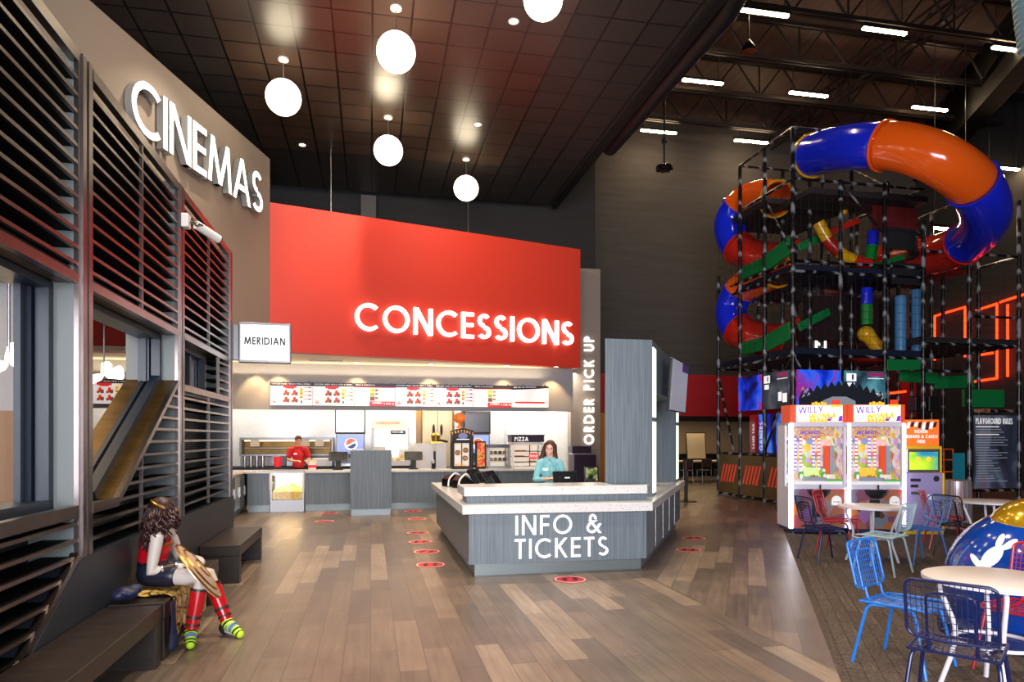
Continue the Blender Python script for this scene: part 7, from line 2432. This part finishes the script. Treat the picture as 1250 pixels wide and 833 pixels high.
# ================================================================ camera, world, lights
cam = bpy.data.cameras.new('camera')
cam.sensor_width = 36.0
cam.lens = F / 1250 * 36.0
cam.shift_y = (HY - 416.5) / 1250
cam.clip_end = 200
co = bpy.data.objects.new('camera', cam)
COL.objects.link(co)
co.location = (0, 0, EYE)
co.rotation_euler = (PI / 2, 0, 0)
SC.camera = co

w = bpy.data.worlds.new('world')
SC.world = w
w.use_nodes = True
w.node_tree.nodes['Background'].inputs['Color'].default_value = (0.75, 0.85, 1.0, 1)
w.node_tree.nodes['Background'].inputs['Strength'].default_value = 0.6

def area(name, loc, rot, sx, sy, e, col='#ffffff', spread=PI):
    l = bpy.data.lights.new(name, 'AREA')
    l.shape = 'RECTANGLE'; l.size = sx; l.size_y = sy; l.energy = e; l.color = lin(col)[:3]; l.spread = spread
    o = bpy.data.objects.new(name, l); COL.objects.link(o)
    o.location = loc; o.rotation_euler = rot
    return o
def spot(name, loc, target, e, col='#ffe2b8', ang=70, blend=0.6, r=0.06):
    l = bpy.data.lights.new(name, 'SPOT')
    l.energy = e; l.color = lin(col)[:3]; l.spot_size = math.radians(ang); l.spot_blend = blend; l.shadow_soft_size = r
    o = bpy.data.objects.new(name, l); COL.objects.link(o)
    o.location = loc
    o.rotation_euler = (Vector(target) - Vector(loc)).to_track_quat('-Z', 'Y').to_euler()
    return o
# daylight through the entrance glazing behind the camera
area('daylight', (0.5, -7.3, 2.8), (PI / 2, 0, 0), 11.5, 4.8, 2600, '#f6f6ff')
# recessed ceiling cans over the lobby
for (x, y) in ((-3.2, 3.0), (-0.6, 3.4), (1.6, 4.0), (-3.4, 6.5), (-1.0, 7.0), (1.2, 7.4), (-4.2, 10.2), (-1.6, 10.8), (0.6, 11.3), (-2.6, 13.6)):
    spot('ceiling_can', (x, y, 8.15), (x, y, 0), 520, '#ffecd4', 95, 0.8)
# cans that wash the red bulkhead and the CINEMAS wall
for (x, y, tx, ty, tz, e) in ((-3.2, 12.0, -3.0, 15.2, 5.6, 260), (-0.6, 13.2, -0.4, 16.4, 5.4, 260), (-1.0, 4.0, -5.6, 7.0, 5.0, 320), (-1.6, 8.6, -5.2, 10.6, 5.2, 320)):
    spot('wall_washer', (x, y, 8.1), (tx, ty, tz), e, '#ffe6cc', 95, 1.0)
for s in (0.05, 0.55, 2.35, 4.1, 5.95, 7.2, -1.2):
    p = cw(s, 0.78, 3.37)
    spot('fascia_can', p, cw(s, 0.98, 2.2), 70, '#ffcf8e', 80, 0.5, 0.03)
for s in (-3.0, -1.0, 1.0, 3.0, 5.0, 6.3, 7.4):
    o = area('kitchen_light', cw(s, 1.8 if s < 6 else 1.55, 3.36), (0, 0, TH), 1.3, 0.6 if s > 6 else 0.9, 30 if s < 6 else 55, '#fff6ea')  # rightmost one is unseen, added to brighten the tile wall's right end
for s in (-0.8, 1.0, 3.0, 5.0, 7.0):
    p = cw(s, -0.4, 3.35)
    spot('soffit_can', p, cw(s, -0.5, 0), 90, '#ffdca8', 85, 0.7)
area('soffit_fill', cw(1.5, 0.95, 3.12), (PI, 0, TH), 11.0, 0.08, 32, '#ffe6c0')  # unseen uplight added to brighten the cream soffit
area('kitchen_room_light', cw(4.3, 3.1, 3.2), (0, 0, TH), 0.8, 0.3, 40, '#ffc477')
area('party_light', (6.6, 26.2, 2.35), (0, 0, TH), 3.5, 1.2, 60, '#ffd9a0')
area('bar_light', (LA[0] - 2.3, 4.2, 4.1), (0, 0, TH), 2.0, 3.0, 70, '#ffd9a8')
area('bar_light', (LA[0] - 3.6, 7.0, 4.1), (0, 0, TH), 1.5, 1.5, 32, '#ffd9a8')

SC.view_settings.view_transform = 'Standard'
SC.view_settings.look = 'None'
SC.view_settings.exposure = 0.22
SC.view_settings.gamma = 1.0
SC.view_settings.use_curve_mapping = False
SC.cycles.use_denoising = True
SC.cycles.max_bounces = 8
SC.cycles.diffuse_bounces = 4
SC.cycles.glossy_bounces = 4
SC.cycles.transparent_max_bounces = 12
SC.cycles.sample_clamp_indirect = 6.0
SC.cycles.use_light_tree = True
